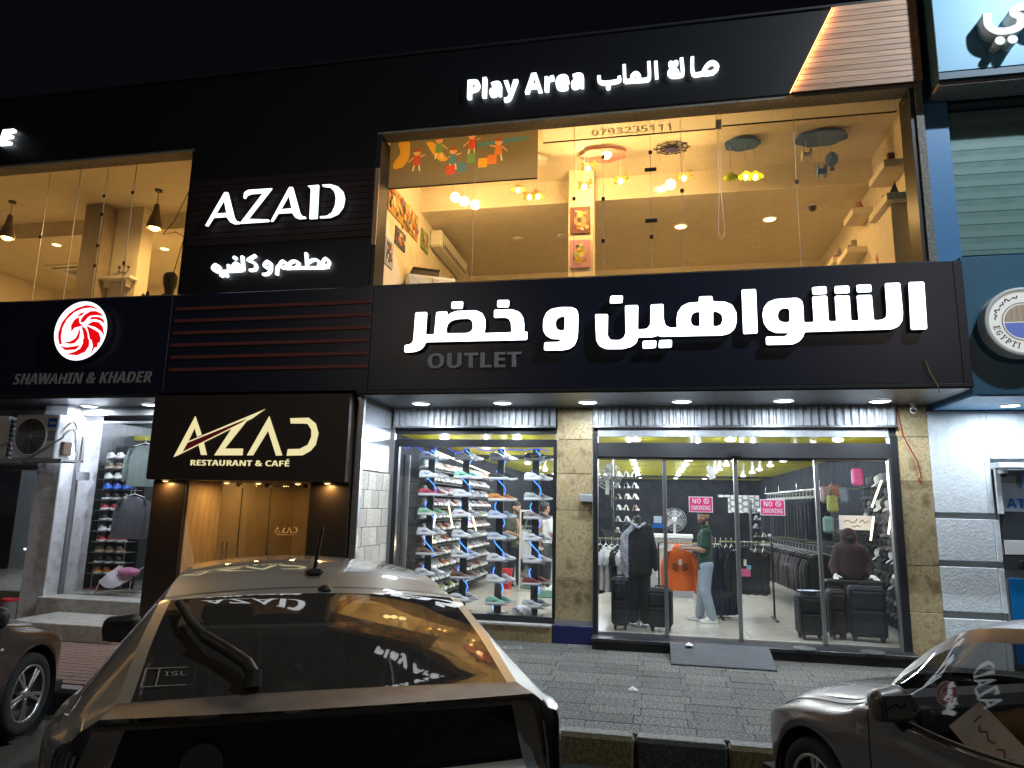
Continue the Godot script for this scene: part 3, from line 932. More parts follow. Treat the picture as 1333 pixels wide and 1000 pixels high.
func make_shopfront() -> void:
	# left display window
	var w := thing("display_window", "large display window full of sneakers left of the stone pillar", "window")
	part("frame_rail", null_box(-3.58, -1.25, 2.46, 2.56, -0.1, -0.02), M.dark_metal, w)
	part("frame_rail", null_box(-3.58, -1.25, 0.16, 0.24, -0.1, -0.02), M.dark_metal, w)
	part("stile", null_box(-3.58, -3.5, 0.24, 2.46, -0.1, -0.02), M.dark_metal, w)
	part("stile", null_box(-1.29, -1.25, 0.24, 2.46, -0.1, -0.02), M.dark_metal, w)
	part("window_pane", null_box(-3.5, -1.29, 0.24, 2.46, -0.065, -0.055), M.shop_glass, w)
	part("stone_sill", null_box(-3.58, -1.28, 0.13, 0.16, -0.2, 0.1, 0.004), M.marble, w)
	part("sill_face", null_box(-3.58, -1.28, -0.09, 0.129, -0.2, 0.06), M.travertine0, w)
	part("display_floor", null_box(-3.58, -1.28, 0.161, 0.2, -0.9, -0.11), M.shop_tile1, w)
	# door front
	var d := thing("glass_shopfront", "wide glass door front of the outlet with aluminium stiles", "shopfront")
	part("header", null_box(-0.75, 2.985, 2.33, 2.52, -0.14, 0.0, 0.004), paint("header", lin(0.045, 0.046, 0.05), 0.4, 0.2), d)
	part("jamb", null_box(-0.752, -0.69, -0.05, 2.62, -0.12, 0.03, 0.004), M.dark_metal, d)
	part("jamb", null_box(2.9, 2.985, -0.05, 2.62, -0.12, 0.03, 0.004), M.dark_metal, d)
	part("jamb_trim", null_box(2.87, 2.899, 0.07, 2.33, -0.08, 0.01, 0.003), M.aluminium, d)
	part("shutter_end", null_box(-0.69, 2.9, 2.6, 2.714, -0.06, 0.0), M.galvanised, d)
	for e in [[-0.69, 0.15, -0.04], [0.2, 1.04, -0.1], [1.1, 2.02, -0.1], [2.07, 2.87, -0.04]]:
		var p := part("glass_panel", null_box(e[0], e[1], 0.1, 2.33, e[2] - 0.005, e[2] + 0.005), M.shop_glass, d)
		part("rail", null_box(e[0], e[1], 0.075, 0.099, e[2] - 0.015, e[2] + 0.015), M.aluminium, p)
		part("top_rail", null_box(e[0], e[1], 2.305, 2.329, e[2] - 0.014, e[2] + 0.014), M.aluminium, p)
	for x in [[0.15, 0.2], [1.045, 1.098], [2.022, 2.068]]:
		part("stile", null_box(x[0], x[1], 0.08, 2.33, -0.09, -0.05, 0.004), M.aluminium, d)
	part("sensor", null_box(1.0, 1.15, 2.34, 2.4, 0.001, 0.05, 0.01), M.black, d)
	part("threshold", null_box(-0.75, 2.985, 0.03, 0.074, -0.2, 0.3, 0.005), paint("threshold", lin(0.03, 0.031, 0.035), 0.3), d)
	part("step_face", null_box(-0.74, 2.98, -0.1, 0.029, -0.2, 0.27), M.black, d)
	# ramp with ribs, hinged at the threshold
	var r := thing("metal_ramp", "ribbed dark metal ramp in front of the glass door", "ramp")
	var b := MB.new()
	var g := []
	for i in 57:
		var s := i / 56.0
		var lift: float = [0.0, 0.0, 0.011, 0.011][i % 4]
		g.append([Vector3(0.2, lerpf(0.085, walk_y(0.85) + 0.012, s) + lift, lerpf(0.31, 0.85, s)), Vector3(1.33, lerpf(0.085, walk_y(0.85) + 0.012, s) + lift, lerpf(0.31, 0.85, s))])
	b.sheet(g, Vector3.UP)
	part("ribbed_plate", b, paint("ramp", lin(0.06, 0.063, 0.07), 0.5, 0.3), r)
	for x in [0.2, 1.33]:
		b = MB.new()
		b.flat(pts([0.31, 0.083, 0.85, walk_y(0.85) + 0.01, 0.85, walk_y(0.85), 0.31, walk_y(0.31)]), -0.004, 0.004, Transform3D(Basis(Vector3(0, 0, 1), Vector3.UP, Vector3(-1, 0, 0)), Vector3(x, 0, 0)))
		part("side_plate", b, M.dark_metal, r)
	# door mats set in the threshold
	for e in [[1.75, "left"], [2.5, "right"]]:
		b = MB.new()
		b.cyl(Vector3(0, 0, 0), Vector3(0, 0.008, 0), 0.14, 0.13, 24)
		single("floor_light", b, M.aluminium, "round metal floor light cover in the black threshold, %s one" % e[1], "floor cover", Vector3(e[0], 0.075, 0.2), "covers in the threshold")
	for e in [[Vector3(-0.2, walk_y(2.0), 2.0), "crumpled white tissue lying on the grey paving"], [Vector3(0.42, 0.075, 0.44), "crumpled white tissue lying on the metal ramp"]]:
		b = MB.new()
		rng.seed = 4
		var k := []
		for i in 9:
			var row := []
			for j in 9:
				var bump := sin(i * PI / 8) * sin(j * PI / 8)
				row.append(Vector3((i - 4) * 0.011 + rng.randf_range(-0.004, 0.004), 0.002 + bump * 0.03 * rng.randf_range(0.4, 1.2), (j - 4) * 0.008 + rng.randf_range(-0.004, 0.004)))
			k.append(row)
		b.sheet(k, Vector3.UP)
		single("tissue", b, paint("tissue", lin(0.75, 0.75, 0.75), 0.9), e[1], "litter", e[0], "litter on the pavement")
	var pc := thing("drain_cover", "small round drain cover in the paving below the display window", "drain cover", Vector3(-1.7, walk_y(0.5), 0.5))
	b = MB.new()
	b.cyl(Vector3(0, 0, 0), Vector3(0, 0.006, 0), 0.13, 0.125, 24)
	part("ring", b, M.grey_plastic, pc)
	b = MB.new()
	for k in 5:
		b.box(Vector3(0, 0.008, -0.08 + k * 0.04), Vector3(0.16, 0.004, 0.016))
	part("grating", b, M.aluminium, pc)

func round_lamp(label: String, at: Vector3, r: float, glow: String, energy: float, color: Color, group: String, ring := true) -> void:
	var o := thing("ceiling_light", label, "ceiling light", at, 0.0, group)
	var b := MB.new()
	if ring:
		b.lathe([[r * 1.14, 0.0], [r * 1.14, -0.012], [r, -0.018], [r * 0.98, -0.008]], Vector3.ZERO, Basis(), 24)
		part("rim", b, M.white_plastic, o)
	b = MB.new()
	if glow == "shop_disc":
		# surface lamps: a deep opal cover that also lights the ceiling round it
		b.lathe([[r, -0.001], [r, -0.024], [r * 0.8, -0.034], [r * 0.4, -0.039], [0.001, -0.04]], Vector3.ZERO, Basis(), 20)
		part("diffuser", b, M[glow], o)
		if energy > 0.0: bulb_lamp(o, Vector3(0, -0.025, 0), energy, color, 0.012)
		return
	b.lathe([[r * 0.98, -0.008], [r * 0.8, -0.02], [r * 0.4, -0.026], [0.001, -0.028]], Vector3.ZERO, Basis(), 24)
	part("diffuser", b, M[glow], o)
	if energy > 0.0:
		area_lamp(o, Vector3(0, -0.034, 0), Vector3.DOWN, Vector2(r * 1.6, r * 1.6), energy, color)

func make_outside_lamps() -> void:
	var xs := [-2.99, -1.88, -0.77, 0.39, 1.58, 2.68]
	for i in 6:
		round_lamp("round white lamp under the outlet canopy, %s from the left" % nth(i), Vector3(xs[i], 2.984, 0.6 if i < 5 else 0.5), 0.118, "cool_disc", 1.9, COOL, "canopy lamps over the outlet")
	round_lamp("round white lamp under the canopy beside the air conditioner", Vector3(-8.1, 2.984, 0.62), 0.11, "cool_disc", 2.2, COOL, "canopy lamps over the small shoe shop")
	round_lamp("round white lamp under the canopy beside the restaurant sign box", Vector3(-7.0, 2.984, 0.72), 0.11, "cool_disc", 2.2, COOL, "canopy lamps over the small shoe shop")

func letters_thing(called: String, label: String, at := Vector3.ZERO) -> Node3D:
	return thing(called, label, "sign", at)

func make_signs() -> void:
	var b: MB
	var bold := sysfont("Droid Sans", 700)
	var s := thing("shop_sign", "long black sign board with big glowing white Arabic shop name", "sign")
	part("board", null_box(-3.46, 3.36, 3.04, 4.40, 1.09, ZS, 0.006), M.black_panel, s)
	part("lower_trim", null_box(-3.6, 3.365, 3.0, 3.038, ZS - 0.018, ZS + 0.012, 0.003), M.dark_metal, s)
	part("edge_trim", null_box(3.27, 3.29, 3.045, 4.395, ZS + 0.001, ZS + 0.008), M.dark_metal, s)
	for e in BIG_SIGN:
		var outline := eased(pts(e[0]), 0.02)
		var holes := []
		for k in range(1, e.size()): holes.append(eased(pts(e[k]), 0.03))
		b = MB.new()
		b.flat(outline, 0.075, 0.08, Transform3D(Basis(), Vector3(0, 0, ZS)), holes)
		var l := part("letter" if e[0].size() > 8 or e[0][1] - e[0][5] > 0.35 else "letter_dot", b, M.sign_white, s)
		b = MB.new()
		b.flat(outline, 0.002, 0.074, Transform3D(Basis(), Vector3(0, 0, ZS)), holes)
		part("letter_side", b, paint("letter_side", lin(0.03, 0.03, 0.034), 0.35), l)
	var o := thing("outlet_lettering", "dim grey OUTLET lettering below the big Arabic shop name", "sign", Vector3(-2.68, 3.3, ZS + 0.001))
	for m in words("OUTLET", 1.17, 0.19, 0.03, bold):
		part("letter", m, paint("dim_letter", lin(0.3, 0.3, 0.3), 0.5), o)
	o = thing("panel_board", "black board with dull red slats between the two shop signs", "sign board")
	part("board", null_box(-6.36, -3.465, 3.04, 4.40, 1.09, ZS - 0.004, 0.006), M.black_panel, o)
	for k in 6:
		part("red_slat", null_box(-6.3, -3.47, 3.33 + k * 0.168, 3.33 + k * 0.168 + 0.045, ZS - 0.003, ZS + 0.012, 0.002), paint("red_slat", lin(0.16, 0.035, 0.03), 0.5), o)
	o = thing("shop_sign", "black sign board above the small shoe shop on the left", "sign")
	part("board", null_box(-14, -6.365, 3.04, 4.40, 1.09, ZS, 0.006), M.black_panel, o)
	part("lower_trim", null_box(-14, -6.44, 3.0, 3.038, ZS - 0.018, ZS + 0.012, 0.003), M.dark_metal, o)
	o = thing("name_lettering", "dim grey slanted name lettering below the round eagle sign", "sign", Vector3(-8.76, 3.184, ZS + 0.001))
	for m in words("SHAWAHIN & KHADER", 2.2, 0.158, 0.008, bold, 0.2):
		part("letter", m, M.dim_letter, o)
	o = thing("round_sign", "round glowing white sign with a red eagle head emblem", "sign")
	var ring := PackedVector2Array()
	for k in 48: ring.push_back(Vector2(-7.672, 3.907) + Vector2(cos(TAU * k / 48), sin(TAU * k / 48)) * 0.418)
	b = MB.new()
	b.flat(ring, 0.1, 0.104, Transform3D(Basis(), Vector3(0, 0, ZS)))
	part("face", b, glowing("disc_white", Color(0.96, 0.97, 1.0), 1.3), o)
	b = MB.new()
	b.flat(ring, 0.002, 0.099, Transform3D(Basis(), Vector3(0, 0, ZS)))
	part("rim", b, M.dark_metal, o)
	for e in EAGLE:
		b = MB.new()
		b.flat(eased(pts(e), 0.012), 0.106, 0.11, Transform3D(Basis(), Vector3(0, 0, ZS)))
		part("emblem_feather", b, glowing("disc_red", Color(0.9, 0.02, 0.06), 0.75), o)
	# upper name
	o = thing("lit_name", "large glowing white four-letter name on dark slats of the upper storey", "sign")
	for e in NAME_TOP:
		var holes := []
		for k in range(1, e.size()): holes.append(pts(e[k]))
		b = MB.new()
		b.flat(eased(pts(e[0]), 0.012), 0.06, 0.075, Transform3D(Basis(), Vector3(0, 0, ZU + 0.022)), holes)
		var l := part("letter", b, M.small_sign_white, o)
		b = MB.new()
		b.flat(eased(pts(e[0]), 0.012), 0.002, 0.059, Transform3D(Basis(), Vector3(0, 0, ZU + 0.022)), holes)
		part("letter_side", b, M.letter_side, l)
	o = thing("lit_subtitle", "small glowing white Arabic lettering below the upper four-letter name", "sign")
	strokes(o, CAFE_STROKES, CAFE_DOTS, 0.03, 0.024)
	o = thing("lit_subtitle", "glowing white Arabic lettering right of Play Area on the parapet", "sign")
	strokes(o, PLAY_STROKES, PLAY_DOTS, 0.04, 0.03)
	o = thing("lit_name", "glowing white Play Area lettering on the dark parapet", "sign", Vector3(-2.345, 7.025, ZU + 0.002))
	for m in words("Play Area", 1.56, 0.27, 0.06, bold):
		part("letter", m, M.small_sign_white, o)
	o = thing("lit_name", "cut-off glowing white letter E at the left edge of the parapet", "sign", Vector3(-9.86, 7.01, ZU + 0.002))
	for m in words("E", 0.2, 0.245, 0.06, bold, 0.2):
		part("letter", m, M.small_sign_white, o)
	# restaurant box
	o = thing("restaurant_sign", "dark brown box sign with cream letter logo over the restaurant entrance", "sign")
	part("box", null_box(-6.43, -3.66, 1.9, 2.999, 0.35, 1.35, 0.005), M.brown_panel, o)
	for e in REST_LETTERS:
		b = MB.new()
		b.flat(pts(e), 0.002, 0.008, Transform3D(Basis(), Vector3(0, 0, 1.35)))
		part("letter", b, glowing("cream", Color(0.93, 0.88, 0.66), 0.75), o)
	b = MB.new()
	b.flat(pts(REST_SWOOSH[0]), 0.01, 0.014, Transform3D(Basis(), Vector3(0, 0, 1.35)))
	var sw := part("swoosh", b, M.cream, o)
	b = MB.new()
	b.flat(pts(REST_SWOOSH[1]), 0.0155, 0.018, Transform3D(Basis(), Vector3(0, 0, 1.35)))
	part("swoosh_fill", b, glowing("wine", Color(0.36, 0.05, 0.1), 0.35), sw)
	var i := 0
	for m in words("RESTAURANT & CAFÉ", 1.38, 0.073, 0.006, bold):
		part("letter", m, M.cream, o, Vector3(-5.795, 2.082, 1.352))
		i += 1

func strokes(o: Node3D, lines: Array, dots: Array, w: float, dot: float) -> void:
	# all pen strokes that touch are joined into one outline before they are raised
	var solid := []
	for e in lines:
		var p := bend(pts(e[1]), 5, e[0] == 1)
		if e[0] == 1: p.push_back(p[0]); 
		for q in stroke(p, w):
			if not Geometry2D.is_polygon_clockwise(q) == Geometry2D.is_polygon_clockwise(pts([0, 0, 0, 1, 1, 1, 1, 0])):
				solid.append([q, []])
			elif solid:
				solid[-1][1].append(q)
	for e in solid:
		var b := MB.new()
		var rev: PackedVector2Array = e[0]
		var off := 0.0006 * solid.find(e)
		b.flat(rev, 0.0, 0.05 + off, Transform3D(Basis(), Vector3(0, 0, ZU + 0.004)), e[1])
		part("letter_stroke", b, M.small_sign_white, o)
	for d in dots:
		var b := MB.new()
		b.cyl(Vector3(d[0], d[1], ZU + 0.004), Vector3(d[0], d[1], ZU + 0.06), dot, dot, 16)
		part("letter_dot", b, M.small_sign_white, o)
func make_restaurant() -> void:
	var h := thing("restaurant_entrance", "brown restaurant entrance with two clad columns and a warm lit hall", "entrance")
	part("column", null_box(-6.43, -5.95, -0.12, 1.899, 0.4, 1.2, 0.006), M.brown_panel, h)
	part("column", null_box(-4.19, -3.66, -0.12, 1.899, 0.4, 1.2, 0.006), M.brown_panel, h)
	var wood := grainy("oak", [[0.0, lin(0.36, 0.26, 0.15)], [0.5, lin(0.46, 0.34, 0.21)], [1.0, lin(0.54, 0.42, 0.27)]], 0.006, 1.0, 0.5)
	wood.uv1_scale = Vector3(4, 0.6, 4)
	part("wood_reveal", null_box(-5.949, -5.93, 0.06, 1.898, 0.42, 1.15, 0.003), wood, h)
	part("wood_reveal", null_box(-4.21, -4.191, 0.06, 1.898, 0.42, 1.15, 0.003), wood, h)
	part("porch_floor", null_box(-5.95, -4.19, -0.1, 0.05, -2.6, 1.25), M.marble, h)
	var hall := grainy("hall_wall", [[0.0, lin(0.4, 0.35, 0.28)], [1.0, lin(0.5, 0.44, 0.36)]], 0.01, 2.0, 0.7)
	part("hall_wall", null_box(-6.6, -6.5, 0.0, 2.9, -2.7, 0.34), hall, h)
	part("hall_wall", null_box(-3.9, -3.8, 0.0, 2.9, -2.7, 0.34), hall, h)
	part("hall_wall", null_box(-6.6, -3.8, 0.0, 2.9, -2.8, -2.7), hall, h)
	part("inner_wall", null_box(-5.3, -4.9, 0.05, 2.3, -1.5, -1.42), grainy("tan_wall", [[0.0, lin(0.28, 0.21, 0.14)], [1.0, lin(0.36, 0.28, 0.19)]], 0.01, 2.0, 0.5), h)
	part("hall_ceiling", null_box(-6.5, -3.9, 2.3, 2.36, -2.7, 0.349), hall, h)
	part("hall_floor", null_box(-6.5, -5.951, -0.1, 0.05, -2.7, 0.34), M.marble, h)
	part("hall_floor", null_box(-4.189, -3.9, -0.1, 0.05, -2.7, 0.34), M.marble, h)
	# glass doors
	for e in [[-5.93, -5.6, 0], [-5.59, -5.16, 1], [-5.15, -4.58, 1], [-4.57, -4.21, 0]]:
		var d := part("glass_door" if e[2] else "glass_panel", null_box(e[0], e[1], 0.07, 1.899, 0.44, 0.45), M.door_glass, h)
		part("glass_edge", null_box(e[1] - 0.003, e[1] + 0.003, 0.08, 1.83, 0.436, 0.456), paint("edge_green", lin(0.05, 0.06, 0.05), 0.3), d)
		part("patch_fitting", null_box(e[1] - 0.1, e[1] - 0.02, 1.84, 1.895, 0.43, 0.46, 0.003), M.steel, d)
	for x in [-5.76, -5.06]:
		for k in 2:
			var b := MB.new()
			b.cyl(Vector3(x - 0.035 + k * 0.07, 0.6, 0.51), Vector3(x - 0.035 + k * 0.07, 1.09, 0.51), 0.012, 0.012, 10)
			b.cyl(Vector3(x - 0.035 + k * 0.07, 0.75, 0.45), Vector3(x - 0.035 + k * 0.07, 0.75, 0.51), 0.008, 0.008, 8)
			b.cyl(Vector3(x - 0.035 + k * 0.07, 0.95, 0.45), Vector3(x - 0.035 + k * 0.07, 0.95, 0.51), 0.008, 0.008, 8)
			part("door_handle", b, M.steel, h)
	# the logo printed on the right door
	var ox := -4.88
	var oy := 1.28
	var sc := 0.17
	for e in REST_LETTERS:
		var q := PackedVector2Array()
		for p in pts(e): q.push_back((p - Vector2(-5.0, 2.5)) * sc + Vector2(ox, oy))
		var b := MB.new()
		b.flat(q, 0.001, 0.002, Transform3D(Basis(), Vector3(0, 0, 0.45)))
		part("printed_letter", b, paint("etch", lin(0.6, 0.5, 0.36), 0.7), h)
	for m in words("RESTAURANT & CAFÉ", 0.26, 0.018, 0.001, sysfont("Droid Sans", 700)):
		part("printed_letter", m, M.etch, h, Vector3(-5.02, 1.2, 0.451))
	# spot lamps under the box and in the hall
	var at := [[Vector3(-6.2, 1.899, 1.265), "left column", 0.3], [Vector3(-3.93, 1.899, 1.265), "right column", 0.3], [Vector3(-5.62, 1.899, 0.8), "left door leaf", 0.3], [Vector3(-5.15, 1.899, 0.8), "middle of the doors", 0.3], [Vector3(-4.55, 1.899, 0.85), "right door leaf", 0.3]]
	for e in at:
		round_lamp("small warm spot lamp under the brown sign box above the " + e[1], e[0], 0.04, "warm_disc", e[2], WARM, "spot lamps of the restaurant entrance", true)
	for x in [-6.0, -4.4]:
		round_lamp("warm ceiling lamp inside the restaurant hall, %s one" % ("left" if x < -5 else "right"), Vector3(x, 2.299, -0.8), 0.06, "warm_disc", 0.42, WARM, "hall lamps")

func fan_guard(b: MB, r: float, rings: int, bs := Basis(), o := Vector3.ZERO) -> void:
	for k in rings:
		var p := []
		var rr := r * (k + 1.0) / rings
		for i in 33: p.append(o + bs * Vector3(cos(TAU * i / 32) * rr, sin(TAU * i / 32) * rr, 0.012 * (1.0 - float(k) / rings)))
		b.tube(p, 0.0035, 4)
	for i in 8:
		b.tube([o + bs * Vector3(0, 0, 0.012), o + bs * Vector3(cos(TAU * i / 8) * r, sin(TAU * i / 8) * r, 0)], 0.003, 4)

func make_left_shop() -> void:
	var s := thing("small_shoe_shop", "narrow glass shopfront left of the restaurant with plastered pier", "shopfront")
	part("pier", null_box(-8.78, -8.377, -0.12, 2.984, 0.0, 0.7, 0.01), M.plaster, s)
	part("frame_rail", null_box(-8.376, -6.44, 2.86, 2.984, 0.4, 0.47, 0.004), M.grey_plastic, s)
	part("frame_rail", null_box(-8.3, -6.44, 2.74, 2.775, 0.415, 0.455, 0.003), M.aluminium, s)
	part("stile", null_box(-8.376, -8.33, 0.28, 2.859, 0.4, 0.47, 0.004), M.grey_plastic, s)
	part("glass_door", null_box(-8.3, -7.35, 0.29, 2.739, 0.43, 0.44), M.shop_glass, s)
	part("window_pane", null_box(-7.34, -6.44, 0.29, 2.739, 0.43, 0.44), M.shop_glass, s)
	part("door_lock", null_box(-8.32, -8.1, 1.9, 2.02, 0.441, 0.47, 0.005), M.aluminium, s)
	part("upper_step", null_box(-8.376, -6.44, 0.0, 0.28, 0.2, 0.8, 0.008), M.marble, s)
	part("lower_step", null_box(-8.0, -6.44, -0.12, 0.1, 0.801, 1.6, 0.008), M.marble, s)
	part("shop_floor", null_box(-8.9, -6.62, 0.1, 0.279, -3.0, 0.199), M.shop_tile0, s)
	part("shop_ceiling", null_box(-8.9, -6.62, 2.9, 2.984, -3.0, 0.39), M.dark_wall, s)
	part("yellow_bulkhead", null_box(-8.89, -6.63, 2.62, 2.7, -2.4, -0.9), M.yellow_ceiling, s)
	part("shop_wall", null_box(-9.0, -6.61, 0.1, 2.984, -3.1, -3.0), M.dark_wall, s)
	part("side_screen", null_box(-8.6, -8.56, 0.28, 2.86, -1.6, 0.38), paint("screen_grey", lin(0.09, 0.1, 0.115), 0.4), s)
	part("side_screen", null_box(-8.55, -8.52, 0.28, 2.7, -0.25, 0.2), M.screen_grey, s)
	round_lamp("round lamp inside the small shoe shop near the glass", Vector3(-7.3, 2.899, -0.2), 0.08, "shop_disc", 1.3, COOL, "lamps in the small shoe shop")
	round_lamp("round lamp deeper inside the small shoe shop", Vector3(-7.5, 2.899, -1.9), 0.08, "shop_disc", 0.9, COOL, "lamps in the small shoe shop")
	# far left window of the neighbouring premises
	var w := thing("neighbour_window", "dark shop window below the air conditioner at the left edge", "window")
	part("frame_rail", null_box(-12.5, -8.79, 2.05, 2.12, 0.1, 0.2), M.grey_plastic, w)
	part("wall_above", null_box(-12.5, -8.79, 2.121, 2.984, 0.0, 0.2), M.plaster, w)
	part("window_pane", null_box(-12.5, -8.79, 0.25, 2.049, 0.14, 0.15), M.shop_glass, w)
	part("sill", null_box(-12.5, -8.79, -0.1, 0.249, 0.0, 0.25), M.concrete, w)
	part("room_floor", null_box(-12.5, -9.0, 0.05, 0.24, -2.6, -0.001), M.shop_tile0, w)
	part("room_back", null_box(-12.5, -9.0, 0.05, 2.98, -2.7, -2.6), paint("grey_room", lin(0.2, 0.22, 0.23), 0.6), w)
	part("cabinet", null_box(-10.6, -9.3, 0.25, 1.9, -1.5, -1.1), paint("cabinet", lin(0.09, 0.1, 0.105), 0.4), w)
	part("white_board", null_box(-10.3, -9.75, 1.45, 1.95, -1.09, -1.07), M.white_plastic, w)
	part("shelf_edge", null_box(-10.6, -9.2, 0.74, 0.77, -1.09, -1.05), glowing("shelf_led", Color(0.95, 1, 1), 2.5), w)
	for e in [[-9.55, 1.5, 1.9], [-9.5, 1.15, 1.42], [-9.52, 0.9, 1.1]]:
		part("price_strip", null_box(e[0], e[0] + 0.09, e[1], e[2], -1.09, -1.08), M.white_plastic, w)
	round_lamp("ceiling lamp in the dark neighbouring shop window", Vector3(-10.2, 2.9, -0.4), 0.08, "shop_disc", 2.2, COOL, "")
	var bin := thing("waste_bin", "small dark waste bin with a red rim behind the left window", "bin", Vector3(-8.45, walk_y(1.2), 1.15))
	var b := MB.new()
	b.lathe([[0.07, 0.0], [0.095, 0.36], [0.088, 0.36], [0.066, 0.02], [0.0, 0.02]], Vector3.ZERO, Basis(), 20)
	part("bucket", b, M.grey_plastic, bin)
	b = MB.new()
	b.lathe([[0.097, 0.345], [0.102, 0.355], [0.102, 0.375], [0.09, 0.378], [0.088, 0.36]], Vector3.ZERO, Basis(), 20)
	part("rim", b, M.red, bin)
	# outdoor units
	for k in 2:
		var a := thing("air_conditioner", ["white outdoor air conditioner unit with round fan grille on wall bracket", "outdoor unit cut off by the left edge, seen from its vent side"][k], "air conditioner", Vector3(-8.5 - 0.98 * k, 2.17, 0.95), 0.0 if k == 0 else 0.35, "outdoor units")
		part("casing", null_box(-0.36, 0.36, 0, 0.62, -0.15, 0.13, 0.015), paint("unit_white", lin(0.62, 0.63, 0.66), 0.45), a)
		b = MB.new()
		b.lathe([[0.275, 0.0], [0.275, 0.012], [0.255, 0.014], [0.25, 0.002]], Vector3(-0.07, 0.31, 0.131), Basis(Vector3.RIGHT, PI / 2), 32)
		var gr := part("fan_ring", b, M.unit_white, a)
		b = MB.new()
		b.cyl(Vector3(-0.07, 0.31, 0.1302), Vector3(-0.07, 0.31, 0.1315), 0.25, 0.25, 32)
		part("fan_opening", b, paint("unit_dark", lin(0.05, 0.05, 0.055), 0.6), gr)
		b = MB.new()
		fan_guard(b, 0.25, 9, Basis(), Vector3(-0.07, 0.31, 0.14))
		b.cyl(Vector3(-0.07, 0.31, 0.14), Vector3(-0.07, 0.31, 0.158), 0.04, 0.035, 16)
		part("fan_guard", b, M.grey_plastic, gr)
		if k == 0:
			part("maker_plate", null_box(0.19, 0.34, 0.44, 0.57, 0.131, 0.134), paint("plate_blue", lin(0.02, 0.12, 0.55), 0.4), a)
			for m in words("Midea", 0.11, 0.035, 0.001, sysfont("Droid Sans", 700), 0.2):
				part("plate_letter", m, M.white_plastic, a, Vector3(0.21, 0.485, 0.1345))
			part("energy_label", null_box(0.2, 0.33, 0.25, 0.39, 0.131, 0.1325), M.grey_room, a)
			for y in [0.03, 0.13]:
				b = MB.new()
				b.tube([Vector3(0.36, 0.3 + y, 0.02), Vector3(0.4, 0.36 + y, 0.0), Vector3(0.42, 0.42 + y, -0.06), Vector3(0.41, 0.36 + y, -0.13), Vector3(0.39, 0.2 + y, -0.18), Vector3(0.37, 0.1 + y, -0.22)], 0.018, 8)
				part("pipe", b, M.white_plastic, a)
			part("valve_box", null_box(0.361, 0.42, 0.06, 0.25, -0.1, 0.05, 0.01), paint("rusty", lin(0.14, 0.09, 0.06), 0.7), a)
		else:
			for i in 5:
				for j in 8:
					b = MB.new()
					b.box(Vector3(0.361, 0.06 + j * 0.07, -0.12 + i * 0.052), Vector3(0.006, 0.05, 0.036))
					part("vent_slot", b, M.unit_dark, a)
		b = MB.new()
		b.span(-0.4, 0.48, -0.045, -0.002, 0.09, 0.14)
		b.span(-0.4, 0.48, -0.045, -0.002, -0.15, -0.1)
		b.tube([Vector3(0.5, 0.3, 0.155), Vector3(-0.05, 0.0, 0.155)], 0.013, 4)
		b.span(0.46, 0.49, -0.03, 0.34, -0.25, -0.2)
		b.span(0.46, 0.49, -0.03, 0.0, -0.25, 0.14)
		part("bracket", b, paint("bracket", lin(0.4, 0.4, 0.42), 0.5, 0.5), a)

